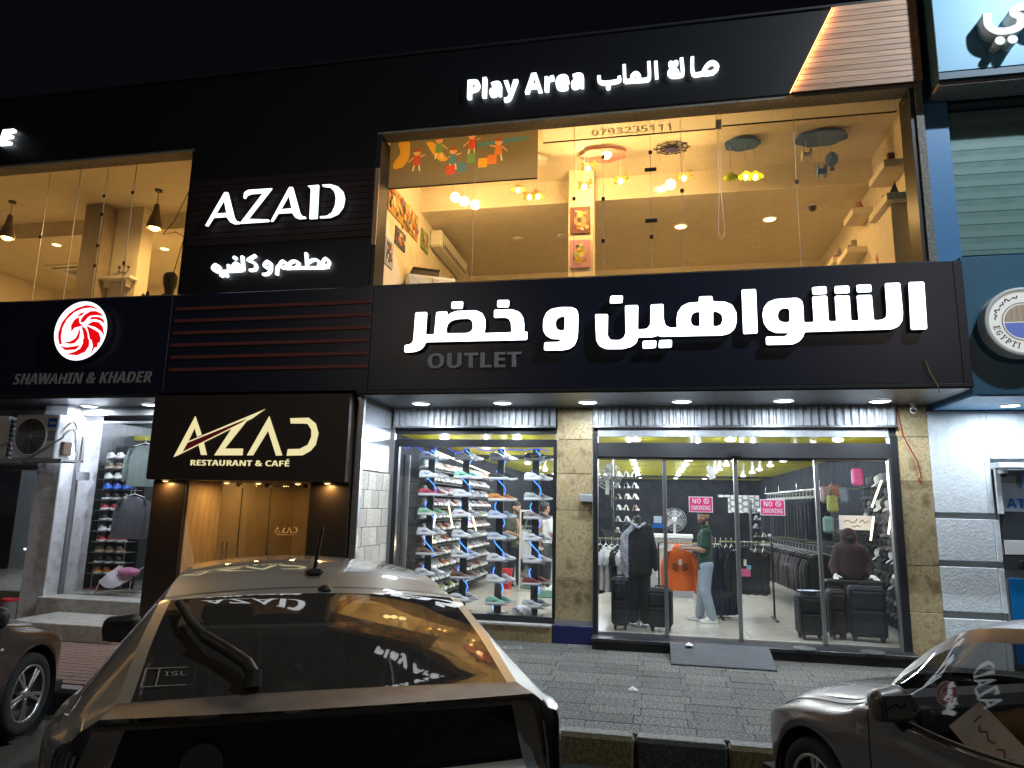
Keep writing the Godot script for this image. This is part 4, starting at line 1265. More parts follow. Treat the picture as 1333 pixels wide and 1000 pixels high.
func make_bank() -> void:
	var h := thing("bank_building", "bank building with blue cladding and white rendered wall at the right", "building")
	var blue := paint("bank_blue", lin(0.05, 0.2, 0.42), 0.4)
	var sky_blue := paint("bank_panel", lin(0.12, 0.38, 0.58), 0.45)
	part("upper_wall", null_box(3.39, 9.0, 4.55, 6.4, 0.2, 0.7), blue, h)
	part("corner_column", null_box(3.24, 3.5, 4.42, 6.8, 0.4, 0.98, 0.004), blue, h)
	# frosted windows
	for i in 3:
		var x0 := 3.502 + i * 1.5
		var w := part("frosted_window", null_box(x0, x0 + 1.46, 4.6, 6.39, 0.86, 0.88), grainy("frosted", [[0.0, lin(0.1, 0.19, 0.18)], [0.5, lin(0.12, 0.22, 0.205)], [1.0, lin(0.14, 0.25, 0.23)]], 0.01, 1.6, 0.3), h)
		for k in 11:
			part("blind_slat", null_box(x0 + 0.01, x0 + 1.45, 4.66 + k * 0.155, 4.66 + k * 0.155 + 0.075, 0.881, 0.884), paint("slat_green", lin(0.14, 0.245, 0.23), 0.35), w)
	part("window_head", null_box(3.501, 9.0, 6.4, 6.549, 0.5, 0.94), paint("head_dark", lin(0.02, 0.045, 0.07), 0.5), h)
	part("concrete_lintel", null_box(3.3, 9.0, 6.5, 6.545, 0.96, 1.3), M.concrete, h)
	# upper sign panel
	var s := thing("bank_sign", "large light blue bank sign panel with raised white Arabic letters", "sign")
	part("panel_core", null_box(3.29, 9.0, 6.64, 8.9, 0.95, 1.33, 0.006), paint("edge_blue", lin(0.01, 0.06, 0.11), 0.5), s)
	part("panel_front", null_box(3.292, 9.0, 6.645, 8.9, 1.331, 1.35, 0.004), sky_blue, s)
	part("lower_edge", null_box(3.29, 9.0, 6.55, 6.639, 0.95, 1.345, 0.004), M.edge_blue, s)
	var up := func(x: float, y: float) -> Vector2: return Vector2(x * 1.046, 1.64 + (y - 1.64) * 1.046)
	var line := PackedVector2Array()
	for e in [[3.61, 6.97], [3.61, 6.83], [3.68, 6.75], [3.80, 6.74], [3.90, 6.78], [3.92, 6.88], [3.86, 6.93], [3.88, 6.98], [3.96, 7.0], [4.05, 6.93], [4.12, 6.84], [4.6, 6.84]]:
		line.push_back(up.call(e[0], e[1]))
	for q in stroke(bend(line, 5), 0.089, false):
		var b := MB.new()
		b.flat(q, 0.002, 0.16, Transform3D(Basis(), Vector3(0, 0, 1.35)))
		part("letter", b, paint("sign_cream", lin(0.72, 0.72, 0.66), 0.5), s)
	for x in [3.7, 3.82]:
		var b := MB.new()
		var c: Vector2 = up.call(x, 6.63)
		b.cyl(Vector3(c.x, c.y, 1.352), Vector3(c.x, c.y, 1.51), 0.052, 0.052, 20)
		part("letter_dot", b, M.sign_cream, s)
	# lower canopy
	var c := part("canopy", null_box(3.4, 9.0, 2.94, 4.49, 0.05, 1.15, 0.006), paint("canopy_blue", lin(0.03, 0.12, 0.2), 0.42), h)
	part("soffit", null_box(3.46, 9.0, 2.925, 2.939, 0.06, 1.1), paint("soffit_blue", lin(0.12, 0.35, 0.6), 0.4), c)
	part("edge_strip", null_box(3.4, 3.459, 2.92, 2.939, 0.06, 1.148), blue, c)
	round_lamp("round lamp under the blue bank canopy", Vector3(4.06, 2.924, 0.48), 0.1, "cool_disc", 2.0, COOL, "")
	# rendered wall in wide blocks with grooves
	part("wall_core", null_box(3.351, 9.0, -0.2, 2.924, -0.5, -0.045), paint("groove", lin(0.36, 0.4, 0.42), 0.85), h)
	var rows := [[-0.2, 0.47], [0.55, 1.06], [1.13, 1.62], [1.69, 2.92]]
	for r in rows:
		var x1 := 3.97 if r[0] < 1.69 else 3.94
		part("render_block", null_box(3.353, x1, r[0], r[1], -0.044, 0.0, 0.006), M.bank_wall, h)
		part("render_block", null_box(x1 + (0.005 if r[0] < 1.69 else 0.002), x1 + 0.06, r[0] + 0.004, r[1] - 0.004, -0.6, 0.02 if r[0] < 1.69 else -0.001, 0.004), M.bank_wall, h)
	part("render_block", null_box(4.003, 9.0, 2.34, 2.92, -0.044, 0.0, 0.006), M.bank_wall, h)
	part("render_block", null_box(5.1, 9.0, -0.2, 2.335, -0.044, 0.0, 0.006), M.bank_wall, h)
	# cash machine
	var a := thing("cash_machine", "cash machine in a white niche with blue lower front at the right edge", "cash machine", Vector3(4.04, 0.0, 0.0))
	part("hood", null_box(-0.04, 1.0, 2.22, 2.28, 0.001, 0.22, 0.004), M.bank_wall, a)
	part("hood_side", null_box(-0.02, 0.03, 1.69, 2.219, 0.021, 0.06), M.bank_wall, a)
	part("niche_back", null_box(0.0, 1.0, 0.0, 2.2, -0.04, -0.01), paint("atm_grey", lin(0.28, 0.3, 0.32), 0.5), a)
	part("light_head", null_box(0.02, 1.0, 1.72, 2.05, -0.009, 0.0), paint("atm_head", lin(0.5, 0.56, 0.6), 0.4), a)
	part("dark_screen", null_box(0.0, 1.0, 1.4, 1.715, -0.009, 0.012), paint("atm_dark", lin(0.05, 0.055, 0.06), 0.3), a)
	part("card_label", null_box(0.02, 0.28, 1.22, 1.385, 0.001, 0.02, 0.004), M.white_plastic, a)
	part("card_slot", null_box(0.0, 1.0, 1.05, 1.215, -0.009, 0.015), M.atm_dark, a)
	part("card_reader", null_box(0.14, 0.28, 1.08, 1.16, 0.016, 0.06, 0.012), M.black, a)
	part("lower_front", null_box(0.03, 1.0, 0.0, 0.95, -0.009, 0.03, 0.004), paint("atm_blue", lin(0.0, 0.14, 0.4), 0.4), a)
	part("blue_side", null_box(0.26, 0.32, 1.24, 2.2, 0.03, 0.2, 0.004), paint("hood_blue", lin(0.08, 0.16, 0.3), 0.3), a)
	for m in words("ATM", 0.34, 0.11, 0.004, sysfont("Droid Sans", 700)):
		part("letter", m, paint("atm_letter", lin(0.01, 0.16, 0.5), 0.4), a, Vector3(0.09, 1.76, 0.002))
	var cam := thing("dome_camera", "small dark dome camera in the cash machine niche", "security camera", Vector3(4.1, 2.18, 0.06))
	var b := MB.new()
	b.cyl(Vector3(0, 0.03, 0), Vector3(0, -0.02, 0), 0.05, 0.05, 16)
	part("base", b, M.white_plastic, cam)
	b = MB.new()
	b.ball(Vector3(0, -0.02, 0), Vector3(0.042, 0.045, 0.042))
	part("dome", b, M.black, cam)
	# round bank emblem
	var o := thing("round_bank_sign", "round lit bank emblem with a dome picture and lettering round its edge", "sign", Vector3(3.89, 3.69, 1.151))
	var rim := Basis(Vector3.RIGHT, PI / 2)
	b = MB.new()
	b.lathe([[0.375, 0.0], [0.375, 0.16], [0.37, 0.172], [0.335, 0.175], [0.33, 0.16]], Vector3.ZERO, rim, 48)
	part("rim", b, M.white_plastic, o)
	b = MB.new()
	b.cyl(Vector3(0, 0, 0.14), Vector3(0, 0, 0.162), 0.332, 0.332, 48)
	part("face", b, glowing("emblem_face", Color(0.86, 0.86, 0.84), 0.55), o)
	b = MB.new()
	b.lathe([[0.2, 0.163], [0.2, 0.166], [0.21, 0.166], [0.21, 0.163]], Vector3.ZERO, rim, 40)
	part("inner_ring", b, paint("emblem_grey", lin(0.25, 0.27, 0.33), 0.5), o)
	b = MB.new()
	var dome := PackedVector2Array()
	for k in 21: dome.push_back(Vector2(cos(PI * k / 20) * 0.185, sin(PI * k / 20) * 0.185))
	b.flat(dome, 0.163, 0.166, Transform3D())
	part("dome_picture", b, glowing("emblem_dome", Color(0.62, 0.56, 0.5), 0.5), o)
	for k in 7:
		part("dome_rib", null_box(-0.17 + k * 0.055, -0.166 + k * 0.055, 0.005, sqrt(0.18 * 0.18 - pow(-0.168 + k * 0.055, 2)), 0.1665, 0.168), paint("rib", lin(0.3, 0.25, 0.2), 0.6), o)
	var low := PackedVector2Array()
	for k in 21: low.push_back(Vector2(cos(PI * k / 20) * 0.185, -0.012 - sin(PI * k / 20) * 0.17))
	b = MB.new()
	b.flat(low, 0.163, 0.166, Transform3D())
	part("blue_field", b, glowing("emblem_blue", Color(0.4, 0.47, 0.75), 0.45), o)
	var font := sysfont("Droid Serif", 700)
	var txt := "EGYPTIAN ARAB"
	for k in txt.length():
		if txt[k] == " ": continue
		var an := deg_to_rad(188 + k * 13.0)
		for m in words(txt[k], 0.045 if txt[k] != "I" else 0.02, 0.062, 0.003, font):
			var l := part("letter", m, paint("emblem_ink", lin(0.03, 0.035, 0.07), 0.5), o)
			l.transform = Transform3D(Basis(Vector3.BACK, an + PI / 2), Vector3(cos(an) * 0.298, sin(an) * 0.298, 0.163))
	for k in 5:
		var an := deg_to_rad(168 - k * 16.0)
		for q in stroke(bend(pts([-0.03, 0, -0.01, 0.03 if k % 2 else 0.012, 0.012, -0.005, 0.03, 0.022 if k % 2 == 0 else 0.0]), 4), 0.011):
			b = MB.new()
			b.flat(q, 0.0, 0.003)
			var l := part("arabic_stroke", b, M.emblem_ink, o)
			l.transform = Transform3D(Basis(Vector3.BACK, an - PI / 2), Vector3(cos(an) * 0.265, sin(an) * 0.265, 0.163))
	# flood light on an arm above the canopy, out of the picture on the right; it throws the letters' shadows down to the left
	var fl := thing("flood_light", "white flood light on a pole in front of the bank", "flood light", Vector3(6.7, 11.0, 5.4))
	b = MB.new()
	b.box(Vector3.ZERO, Vector3(0.4, 0.3, 0.1), 0.02)
	part("housing", b, M.grey_plastic, fl)
	part("pole", null_box(0.25, 0.35, -11.2, 0.1, 0.1, 0.2), M.grey_plastic, fl)
	b = MB.new()
	b.box(Vector3(0, 0, -0.055), Vector3(0.34, 0.24, 0.008))
	part("lamp_glass", b, glowing("flood_glow", Color(0.92, 0.97, 1.0), 8.0), fl)
	fl.get_node("pole").rotation = Vector3.ZERO
	area_lamp(fl, Vector3(-0.05, -0.05, -0.07), Vector3(-2.9, -4.2, -4.0), Vector2(0.34, 0.24), 100.0, Color(0.9, 0.96, 1.0))

func make_odds() -> void:
	var c := thing("security_camera", "small white bullet camera under the canopy at the right pillar", "security camera", Vector3(3.12, 2.984, 0.25))
	var b := MB.new()
	b.cyl(Vector3.ZERO, Vector3(0, -0.03, 0), 0.035, 0.03, 14)
	b.cyl(Vector3(0, -0.02, 0), Vector3(0, -0.07, 0.02), 0.012, 0.012, 8)
	part("mount", b, M.white_plastic, c)
	b = MB.new()
	b.cyl(Vector3(0.02, -0.06, -0.05), Vector3(-0.03, -0.1, 0.08), 0.034, 0.034, 14)
	part("barrel", b, M.white_plastic, c)
	b = MB.new()
	b.cyl(Vector3(-0.03, -0.1, 0.08), Vector3(-0.032, -0.1015, 0.084), 0.028, 0.026, 14)
	part("lens", b, M.black, c)
	b = MB.new()
	b.tube([Vector3(3.02, 2.98, 0.015), Vector3(3.035, 2.8, 0.012), Vector3(3.06, 2.62, 0.012), Vector3(3.12, 2.48, 0.012), Vector3(3.2, 2.3, 0.014), Vector3(3.225, 2.12, 0.014), Vector3(3.19, 2.06, 0.02), Vector3(3.23, 2.04, 0.02), Vector3(3.2, 2.02, 0.022)], 0.0075, 6)
	single("loose_wire", b, paint("wire_red", lin(0.3, 0.02, 0.015), 0.5), "loose red wire hanging down the right stone pillar", "wire")
	b = MB.new()
	b.box(Vector3(-0.84, 1.78, 0.05), Vector3(0.17, 0.1, 0.09), 0.01)
	single("junction_box", b, paint("jbox", lin(0.35, 0.37, 0.39), 0.4), "small grey metal box on the edge of the middle stone pillar", "box")
	# strands that sag below the canopy
	b = MB.new()
	b.tube([Vector3(2.9, 3.3, ZS + 0.02), Vector3(2.94, 3.15, ZS + 0.03), Vector3(3.0, 3.02, ZS + 0.03), Vector3(3.02, 2.93, ZS + 0.02)], 0.006, 5)
	single("loose_strap", b, paint("strap", lin(0.3, 0.22, 0.06), 0.6), "yellowish strap end hanging below the right end of the big sign", "strap")
# a smooth body: distances to tapered capsules, joined by a smooth minimum and meshed as surface nets
func blob(bones: Array, cell: float, k: float) -> MB:
	var lo := Vector3.INF
	var hi := -Vector3.INF
	for e in bones:
		var r: float = maxf(e[2], e[3]) + k + cell * 2.0
		for p in [e[0], e[1]]:
			lo = lo.min(p - Vector3(r, r, r))
			hi = hi.max(p + Vector3(r, r, r))
	var nx := int((hi.x - lo.x) / cell) + 2
	var ny := int((hi.y - lo.y) / cell) + 2
	var nz := int((hi.z - lo.z) / cell) + 2
	var f := PackedFloat32Array()
	f.resize(nx * ny * nz)
	f.fill(1.0)
	for e in bones:
		var a: Vector3 = e[0]
		var ab: Vector3 = e[1] - a
		var l2 := maxf(ab.length_squared(), 1e-9)
		var ra: float = e[2]
		var dr: float = e[3] - ra
		var r: float = maxf(e[2], e[3]) + k + cell * 2.0
		var p0: Vector3 = (a.min(e[1]) - Vector3(r, r, r) - lo) / cell
		var p1: Vector3 = (a.max(e[1]) + Vector3(r, r, r) - lo) / cell
		for iz in range(maxi(0, int(p0.z)), mini(nz, int(p1.z) + 1)):
			for iy in range(maxi(0, int(p0.y)), mini(ny, int(p1.y) + 1)):
				var at := (iz * ny + iy) * nx
				for ix in range(maxi(0, int(p0.x)), mini(nx, int(p1.x) + 1)):
					var p := lo + Vector3(ix, iy, iz) * cell - a
					var t := clampf(p.dot(ab) / l2, 0.0, 1.0)
					var d := (p - ab * t).length() - ra - dr * t
					var o := f[at + ix]
					var h := maxf(k - absf(d - o), 0.0)
					f[at + ix] = minf(d, o) - h * h * 0.25 / k
	var vert := {}
	var vp := PackedVector3Array()
	var vn := PackedVector3Array()
	var sx := 1
	var sy := nx
	var sz := nx * ny
	var corner := [0, sx, sy, sx + sy, sz, sx + sz, sy + sz, sx + sy + sz]
	var offs := [Vector3(0, 0, 0), Vector3(1, 0, 0), Vector3(0, 1, 0), Vector3(1, 1, 0), Vector3(0, 0, 1), Vector3(1, 0, 1), Vector3(0, 1, 1), Vector3(1, 1, 1)]
	var edges := [[0, 1], [2, 3], [4, 5], [6, 7], [0, 2], [1, 3], [4, 6], [5, 7], [0, 4], [1, 5], [2, 6], [3, 7]]
	for iz in nz - 1:
		for iy in ny - 1:
			var at := (iz * ny + iy) * nx
			for ix in nx - 1:
				var id := at + ix
				if f[id] > cell * 2.5: continue
				var mask := 0
				for c in 8:
					if f[id + corner[c]] < 0.0: mask |= 1 << c
				if mask == 0 or mask == 255: continue
				var sum := Vector3.ZERO
				var cnt := 0
				for e in edges:
					var fa := f[id + corner[e[0]]]
					var fb := f[id + corner[e[1]]]
					if (fa < 0.0) != (fb < 0.0):
						sum += offs[e[0]].lerp(offs[e[1]], fa / (fa - fb))
						cnt += 1
				var g := Vector3(f[id + 1] + f[id + corner[3]] + f[id + corner[5]] + f[id + corner[7]] - f[id] - f[id + corner[2]] - f[id + corner[4]] - f[id + corner[6]], f[id + corner[2]] + f[id + corner[3]] + f[id + corner[6]] + f[id + corner[7]] - f[id] - f[id + corner[1]] - f[id + corner[4]] - f[id + corner[5]], f[id + corner[4]] + f[id + corner[5]] + f[id + corner[6]] + f[id + corner[7]] - f[id] - f[id + corner[1]] - f[id + corner[2]] - f[id + corner[3]])
				vert[id] = vp.size()
				vp.push_back(lo + (Vector3(ix, iy, iz) + sum / cnt) * cell)
				vn.push_back(g.normalized())
	var b := MB.new()
	for id in vert:
		var n0 := f[id] < 0.0
		for ax in [[sx, sy, sz], [sy, sx, sz], [sz, sx, sy]]:
			if (f[id + ax[0]] < 0.0) == n0: continue
			var q := [id, id - ax[1], id - ax[1] - ax[2], id - ax[2]]
			if not (vert.has(q[1]) and vert.has(q[2]) and vert.has(q[3])): continue
			var i0: int = vert[q[0]]
			var i1: int = vert[q[1]]
			var i2: int = vert[q[2]]
			var i3: int = vert[q[3]]
			b.stri(vp[i0], vp[i1], vp[i2], vn[i0], vn[i1], vn[i2])
			b.stri(vp[i0], vp[i2], vp[i3], vn[i0], vn[i2], vn[i3])
	return b

# A standing figure that faces +z; joints in metres for a height of 1.64. side +1 is the figure's left (+x).
func person(label: String, at: Vector3, turn: float, pose: Dictionary, look: Dictionary) -> Node3D:
	var o := thing("person", label, "person", at, turn, "people in the outlet")
	var hip := Vector3(0, 0.84, 0)
	var neck := Vector3(0, 1.36, -0.01)
	var head := Vector3(0, 1.52, 0.015)
	var skin := []
	var shirt := []
	var legs := []
	for s in [-1.0, 1.0]:
		var key := "l" if s > 0 else "r"
		var sh := Vector3(0.175 * s, 1.3, -0.01)
		var el: Vector3 = pose[key + "_elbow"]
		var wr: Vector3 = pose[key + "_wrist"]
		var hj := Vector3(0.085 * s, 0.82, 0)
		var kn: Vector3 = pose[key + "_knee"]
		var an: Vector3 = pose[key + "_ankle"]
		skin += [[sh, el, 0.05, 0.038], [el, wr, 0.04, 0.026], [hj, kn, 0.08, 0.052], [kn, an, 0.052, 0.035], [Vector3(0.06 * s, 1.27, 0), sh, 0.07, 0.05]]
		var mid: Vector3 = sh.lerp(el, look.get("sleeve", 0.72))
		shirt += [[sh, mid, 0.066, 0.068], [Vector3(0.07 * s, 1.26, 0.0), sh, 0.085, 0.064], [Vector3(0.075 * s, 1.22, 0.015), Vector3(0.07 * s, 0.9, 0.01), 0.1, 0.095], [Vector3(0.07 * s, 0.9, 0.01), Vector3(0.075 * s, 0.78, 0.005), 0.098, 0.105]]
		if look.get("sleeve", 0.72) > 0.99:
			shirt += [[el, el.lerp(wr, 0.9), 0.056, 0.042]]
		legs += [[hj, kn, 0.1, 0.078], [kn, an + Vector3(0, 0.0, 0), 0.078, 0.068], [Vector3(0.05 * s, 0.86, 0), hj, 0.1, 0.1]]
		# hand: palm, four fingers and a thumb
		var d := (wr - el).normalized()
		var up := Vector3(0, 1, 0)
		var side := d.cross(up).normalized()
		up = side.cross(d)
		var palm := wr + d * 0.075
		var hand := [[wr, palm, 0.022, 0.024], [wr + side * 0.012, palm + side * 0.02, 0.018, 0.015], [wr - side * 0.012, palm - side * 0.02, 0.018, 0.015]]
		for k in 4:
			var w := (k - 1.5) * 0.019
			var ln: float = [0.058, 0.07, 0.066, 0.05][k]
			var k1 := palm + side * w + d * 0.012
			var k2 := k1 + d * ln * 0.5 - up * 0.014
			var k3 := k2 + d * ln * 0.3 - up * 0.03
			hand += [[k1, k2, 0.0095, 0.0085], [k2, k3, 0.0085, 0.007]]
		var tb: Vector3 = wr + d * 0.03 - side * s * 0.02
		hand += [[tb, tb + d * 0.035 - side * s * 0.028 - up * 0.01, 0.012, 0.01], [tb + d * 0.035 - side * s * 0.028 - up * 0.01, tb + d * 0.062 - side * s * 0.03 - up * 0.02, 0.01, 0.008]]
		part("hand", blob(hand, 0.005, 0.008), look.skin, o)
		part("shoe", shoe_form(0.27), look.shoe, o, Vector3.ZERO).transform = Transform3D(Basis(Vector3.UP, -PI / 2 + s * 0.14), Vector3(an.x - 0.0, 0.0, an.z - 0.075))
		part("shoe_sole", sole_form(0.27), look.sole, o, Vector3.ZERO).transform = Transform3D(Basis(Vector3.UP, -PI / 2 + s * 0.14), Vector3(an.x, 0.0, an.z - 0.075))
	skin += [[hip, Vector3(0, 1.0, 0), 0.1, 0.09], [Vector3(0, 1.0, 0), Vector3(0, 1.22, 0), 0.09, 0.11], [neck - Vector3(0, 0.06, 0), neck + Vector3(0, 0.08, 0.01), 0.055, 0.05]]
	shirt += [[Vector3(0, 1.32, -0.012), Vector3(0, 1.375, -0.008), 0.066, 0.062]]
	part("body", blob(skin, 0.018, 0.03), look.skin, o)
	part("shirt", blob(shirt, 0.016, 0.03), look.shirt, o)
	part("trousers", blob(legs, 0.016, 0.02), look.trousers, o)
	var hn := Node3D.new()
	hn.name = "head"
	o.add_child(hn)
	hn.position = head
	hn.rotation.y = pose.get("look", 0.0)
	part("face", blob([[Vector3(0, 0.035, -0.02), Vector3(0, 0.03, 0.01), 0.082, 0.08], [Vector3(0, 0.0, 0.02), Vector3(0, -0.055, 0.035), 0.062, 0.045], [Vector3(0, -0.085, 0.05), Vector3(0, -0.08, 0.055), 0.026, 0.024], [Vector3(-0.03, -0.02, 0.05), Vector3(0.03, -0.02, 0.05), 0.035, 0.035], [Vector3(0, 0.02, 0.085), Vector3(0, -0.02, 0.102), 0.008, 0.012], [Vector3(0.078, 0.0, -0.005), Vector3(0.08, 0.03, -0.012), 0.013, 0.016], [Vector3(-0.078, 0.0, -0.005), Vector3(-0.08, 0.03, -0.012), 0.013, 0.016], [Vector3(-0.03, 0.036, 0.075), Vector3(0.03, 0.036, 0.075), 0.012, 0.012], [Vector3(-0.014, -0.05, 0.084), Vector3(0.014, -0.05, 0.084), 0.007, 0.007]], 0.007, 0.014), look.skin, hn)
	part("hair", blob([[Vector3(0, 0.062, -0.028), Vector3(0, 0.066, 0.012), 0.086, 0.078], [Vector3(0, 0.0, -0.052), Vector3(0, 0.05, -0.05), 0.058, 0.07], [Vector3(0.06, 0.02, -0.02), Vector3(-0.06, 0.02, -0.02), 0.03, 0.03]], 0.008, 0.02), look.hair, hn)
	if look.get("beard", true):
		part("beard", blob([[Vector3(-0.052, -0.03, 0.03), Vector3(-0.03, -0.075, 0.055), 0.022, 0.025], [Vector3(0.052, -0.03, 0.03), Vector3(0.03, -0.075, 0.055), 0.022, 0.025], [Vector3(-0.03, -0.08, 0.055), Vector3(0.03, -0.08, 0.055), 0.027, 0.027], [Vector3(-0.022, -0.036, 0.088), Vector3(0.022, -0.036, 0.088), 0.007, 0.007]], 0.006, 0.012), look.hair, hn)
	for s in [-1.0, 1.0]:
		var b := MB.new()
		b.ball(Vector3(0.031 * s, 0.018, 0.078), Vector3(0.011, 0.007, 0.007), 8, 6)
		part("eye", b, M.black, hn)
	return o

# sneaker: heel at x = 0, toe at x = len, sole on y = 0
func shoe_form(ln := 0.28) -> MB:
	var b := MB.new()
	shoe_upper(b, ln)
	return b

func sole_form(ln := 0.28) -> MB:
	var b := MB.new()
	shoe_sole(b, ln)
	return b

func shoe_w(s: float) -> float:
	return 0.036 + 0.014 * smoothstep(0.25, 0.7, s) - 0.05 * pow(maxf(s - 0.78, 0.0) / 0.22, 2.6) - 0.02 * pow(maxf(0.14 - s, 0.0) / 0.14, 2.0)

func shoe_upper(b: MB, ln: float) -> void:
	var tops := [0.07, 0.102, 0.1, 0.098, 0.1, 0.104, 0.096, 0.08, 0.066, 0.058, 0.052, 0.044, 0.03]
	var g := []
	for i in tops.size():
		var s := i / (tops.size() - 1.0)
		var w := shoe_w(s) * 0.96
		var row := []
		for j in 9:
			var a := PI * j / 8.0
			var open: float = 0.012 if i >= 1 and i <= 5 and (j == 4) else 0.0
			row.append(Vector3(s * ln, 0.024 + (tops[i] - 0.024) * pow(sin(a), 0.75) - open, cos(a) * w * (1.0 - 0.25 * sin(a))))
		g.append(row)
	b.sheet(g, Vector3.UP, 0, -1, 0, -1, Vector3(ln * 0.5, 0.02, 0))
	# the dark opening for the foot
	var old := b.col
	b.col = Color(0.05, 0.05, 0.05)
	b.ball(Vector3(ln * 0.23, 0.096, 0), Vector3(0.042, 0.008, 0.02), 10, 4)
	b.col = old
	# laces
	b.col = Color(0.8, 0.8, 0.8)
	for k in 4:
		b.box(Vector3(ln * (0.5 + 0.055 * k), 0.09 - 0.009 * k, 0), Vector3(0.006, 0.006, 0.036))
	b.col = old

func shoe_sole(b: MB, ln: float) -> void:
	var g := []
	for i in 13:
		var s := i / 12.0
		var w := shoe_w(s) + 0.003
		var lift := 0.014 * pow(maxf(s - 0.75, 0.0) / 0.25, 2.0)
		g.append([Vector3(s * ln, lift, w * 0.94), Vector3(s * ln, 0.006 + lift, w), Vector3(s * ln, 0.029 + lift * 0.6, w), Vector3(s * ln, 0.032 + lift * 0.5, 0.0), Vector3(s * ln, 0.029 + lift * 0.6, -w), Vector3(s * ln, 0.006 + lift, -w), Vector3(s * ln, lift, -w * 0.94), Vector3(s * ln, lift, w * 0.94)])
	b.sheet(g, Vector3.UP, 0, -1, 0, -1, Vector3(ln * 0.5, 0.016, 0))

func sneaker_mesh(upper: Color, sole: Color) -> ArrayMesh:
	var b := MB.new()
	b.col = upper
	shoe_upper(b, 0.28)
	b.col = sole
	shoe_sole(b, 0.28)
	return b.mesh(true)

# a garment on a hanger: hook at the origin, shoulders along x, front to +z
func garment(o: Node3D, w: float, h: float, mat_: Material, sleeves := 0.55, hem := 1.0, seed_ := 1, hood := false, legs := false) -> void:
	rng.seed = seed_
	var ph := rng.randf() * TAU
	var b := MB.new()
	var g := []
	for i in 15:
		var s := i / 14.0
		var y := -0.1 - s * h
		var half := lerpf(0.06, w / 2, smoothstep(0.0, 0.13, s)) * lerpf(1.0, hem, s)
		var dp := lerpf(0.03, 0.055, smoothstep(0.0, 0.4, s))
		var row := []
		for j in 29:
			var a := TAU * j / 28
			var fold := 0.012 * s * sin(a * 6.0 + ph) + 0.008 * s * sin(a * 11.0 + ph * 2.0 + s * 4.0)
			row.append(Vector3(cos(a) * (half + fold * 0.5), y, sin(a) * (dp + fold)))
		g.append(row)
	b.sheet(g, Vector3.UP, 0, -1, 0, -1, Vector3(0, -0.1 - h / 2, 0))
	part("garment_body" if not legs else "trousers_body", b, mat_, o)
	if sleeves > 0.0:
		for sd in [-1.0, 1.0]:
			b = MB.new()
			g = []
			for i in 10:
				var s := i / 9.0
				var c := Vector3(sd * (w / 2 - 0.035 + 0.06 * sin(minf(s * 2.2, 1.0) * PI / 2)), -0.15 - s * sleeves, 0.01 * sin(s * 5.0 + ph))
				var r := lerpf(0.062, 0.042, s)
				var row := []
				for j in 13:
					var a := TAU * j / 12
					row.append(c + Vector3(cos(a) * r * 0.8, 0.02 * cos(a) * -sd * (1.0 - s), sin(a) * r * (1.0 + 0.12 * sin(s * 17.0 + a))))
				g.append(row)
			b.sheet(g, Vector3.UP, 0, -1, 0, -1, Vector3(sd * (w / 2), -0.15 - sleeves / 2, 0))
			part("sleeve", b, mat_, o)
	if hood:
		b = MB.new()
		b.ball(Vector3(0, -0.1, -0.03), Vector3(0.1, 0.07, 0.06), 14, 8)
		part("hood", b, mat_, o)
	b = MB.new()
	b.tube([Vector3(0, 0.0, 0), Vector3(0.02, 0.02, 0), Vector3(0.0, 0.035, 0), Vector3(-0.02, 0.02, 0)], 0.003, 4)
	b.tube([Vector3(0, 0, 0), Vector3(0, -0.06, 0)], 0.003, 4)
	b.tube([Vector3(-w * 0.36, -0.11, 0), Vector3(0, -0.06, 0), Vector3(w * 0.36, -0.11, 0)], 0.006, 5)
	part("hanger", b, M.white_plastic, o)
func vmat(key: String, rough := 0.6) -> StandardMaterial3D:
	if M.has(key): return M[key]
	var m := StandardMaterial3D.new()
	m.vertex_color_use_as_albedo = true
	m.roughness = rough
	M[key] = m
	return m

func cloth(key: String, c: Color, rough := 0.9) -> StandardMaterial3D:
	if M.has(key): return M[key]
	var m := paint(key, c, rough)
	m.rim_enabled = true
	m.rim = 0.06
	var f := FastNoiseLite.new()
	f.frequency = 0.03
	f.seed = 3
	m.normal_enabled = true
	if not M.has("cloth_bump"):
		var t := NoiseTexture2D.new()
		t.width = 256; t.height = 256; t.seamless = true; t.as_normal_map = true; t.noise = f; t.bump_strength = 8.0
		M["cloth_bump"] = t
	m.normal_texture = M["cloth_bump"]
	m.normal_scale = 0.5
	m.uv1_triplanar = true
	m.uv1_scale = Vector3(4, 3, 4)
	return m

func make_outlet_lamps() -> void:
	var spots := [[-3.0, -0.55, "front row"], [-1.9, -0.55, "front row"], [-0.2, -0.75, "front row"], [1.1, -0.75, "front row"], [2.5, -0.75, "front row"]]
	for r in [[-2.2, "second row"], [-3.6, "third row"], [-4.8, "fourth row"], [-6.3, "fifth row"], [-7.8, "sixth row"], [-9.0, "seventh row"], [-10.8, "eighth row"], [-12.6, "ninth row"]]:
		for x in [-2.75, -1.5, -0.35, 0.75, 1.6, 2.5]:
			spots.append([x, r[0], r[1]])
	var seen := {}
	var k := 0
	for s in spots:
		seen[s[2]] = seen.get(s[2], 0) + 1
		round_lamp("round lamp in the yellow ceiling, %s, %s from the left" % [s[2], nth(seen[s[2]] - 1)], Vector3(s[0], CEIL - 0.001, s[1]), 0.066, "shop_disc", (0.8 if s[0] < 2.3 else 0.3), COOL, "lamps in the yellow ceiling")
		k += 1

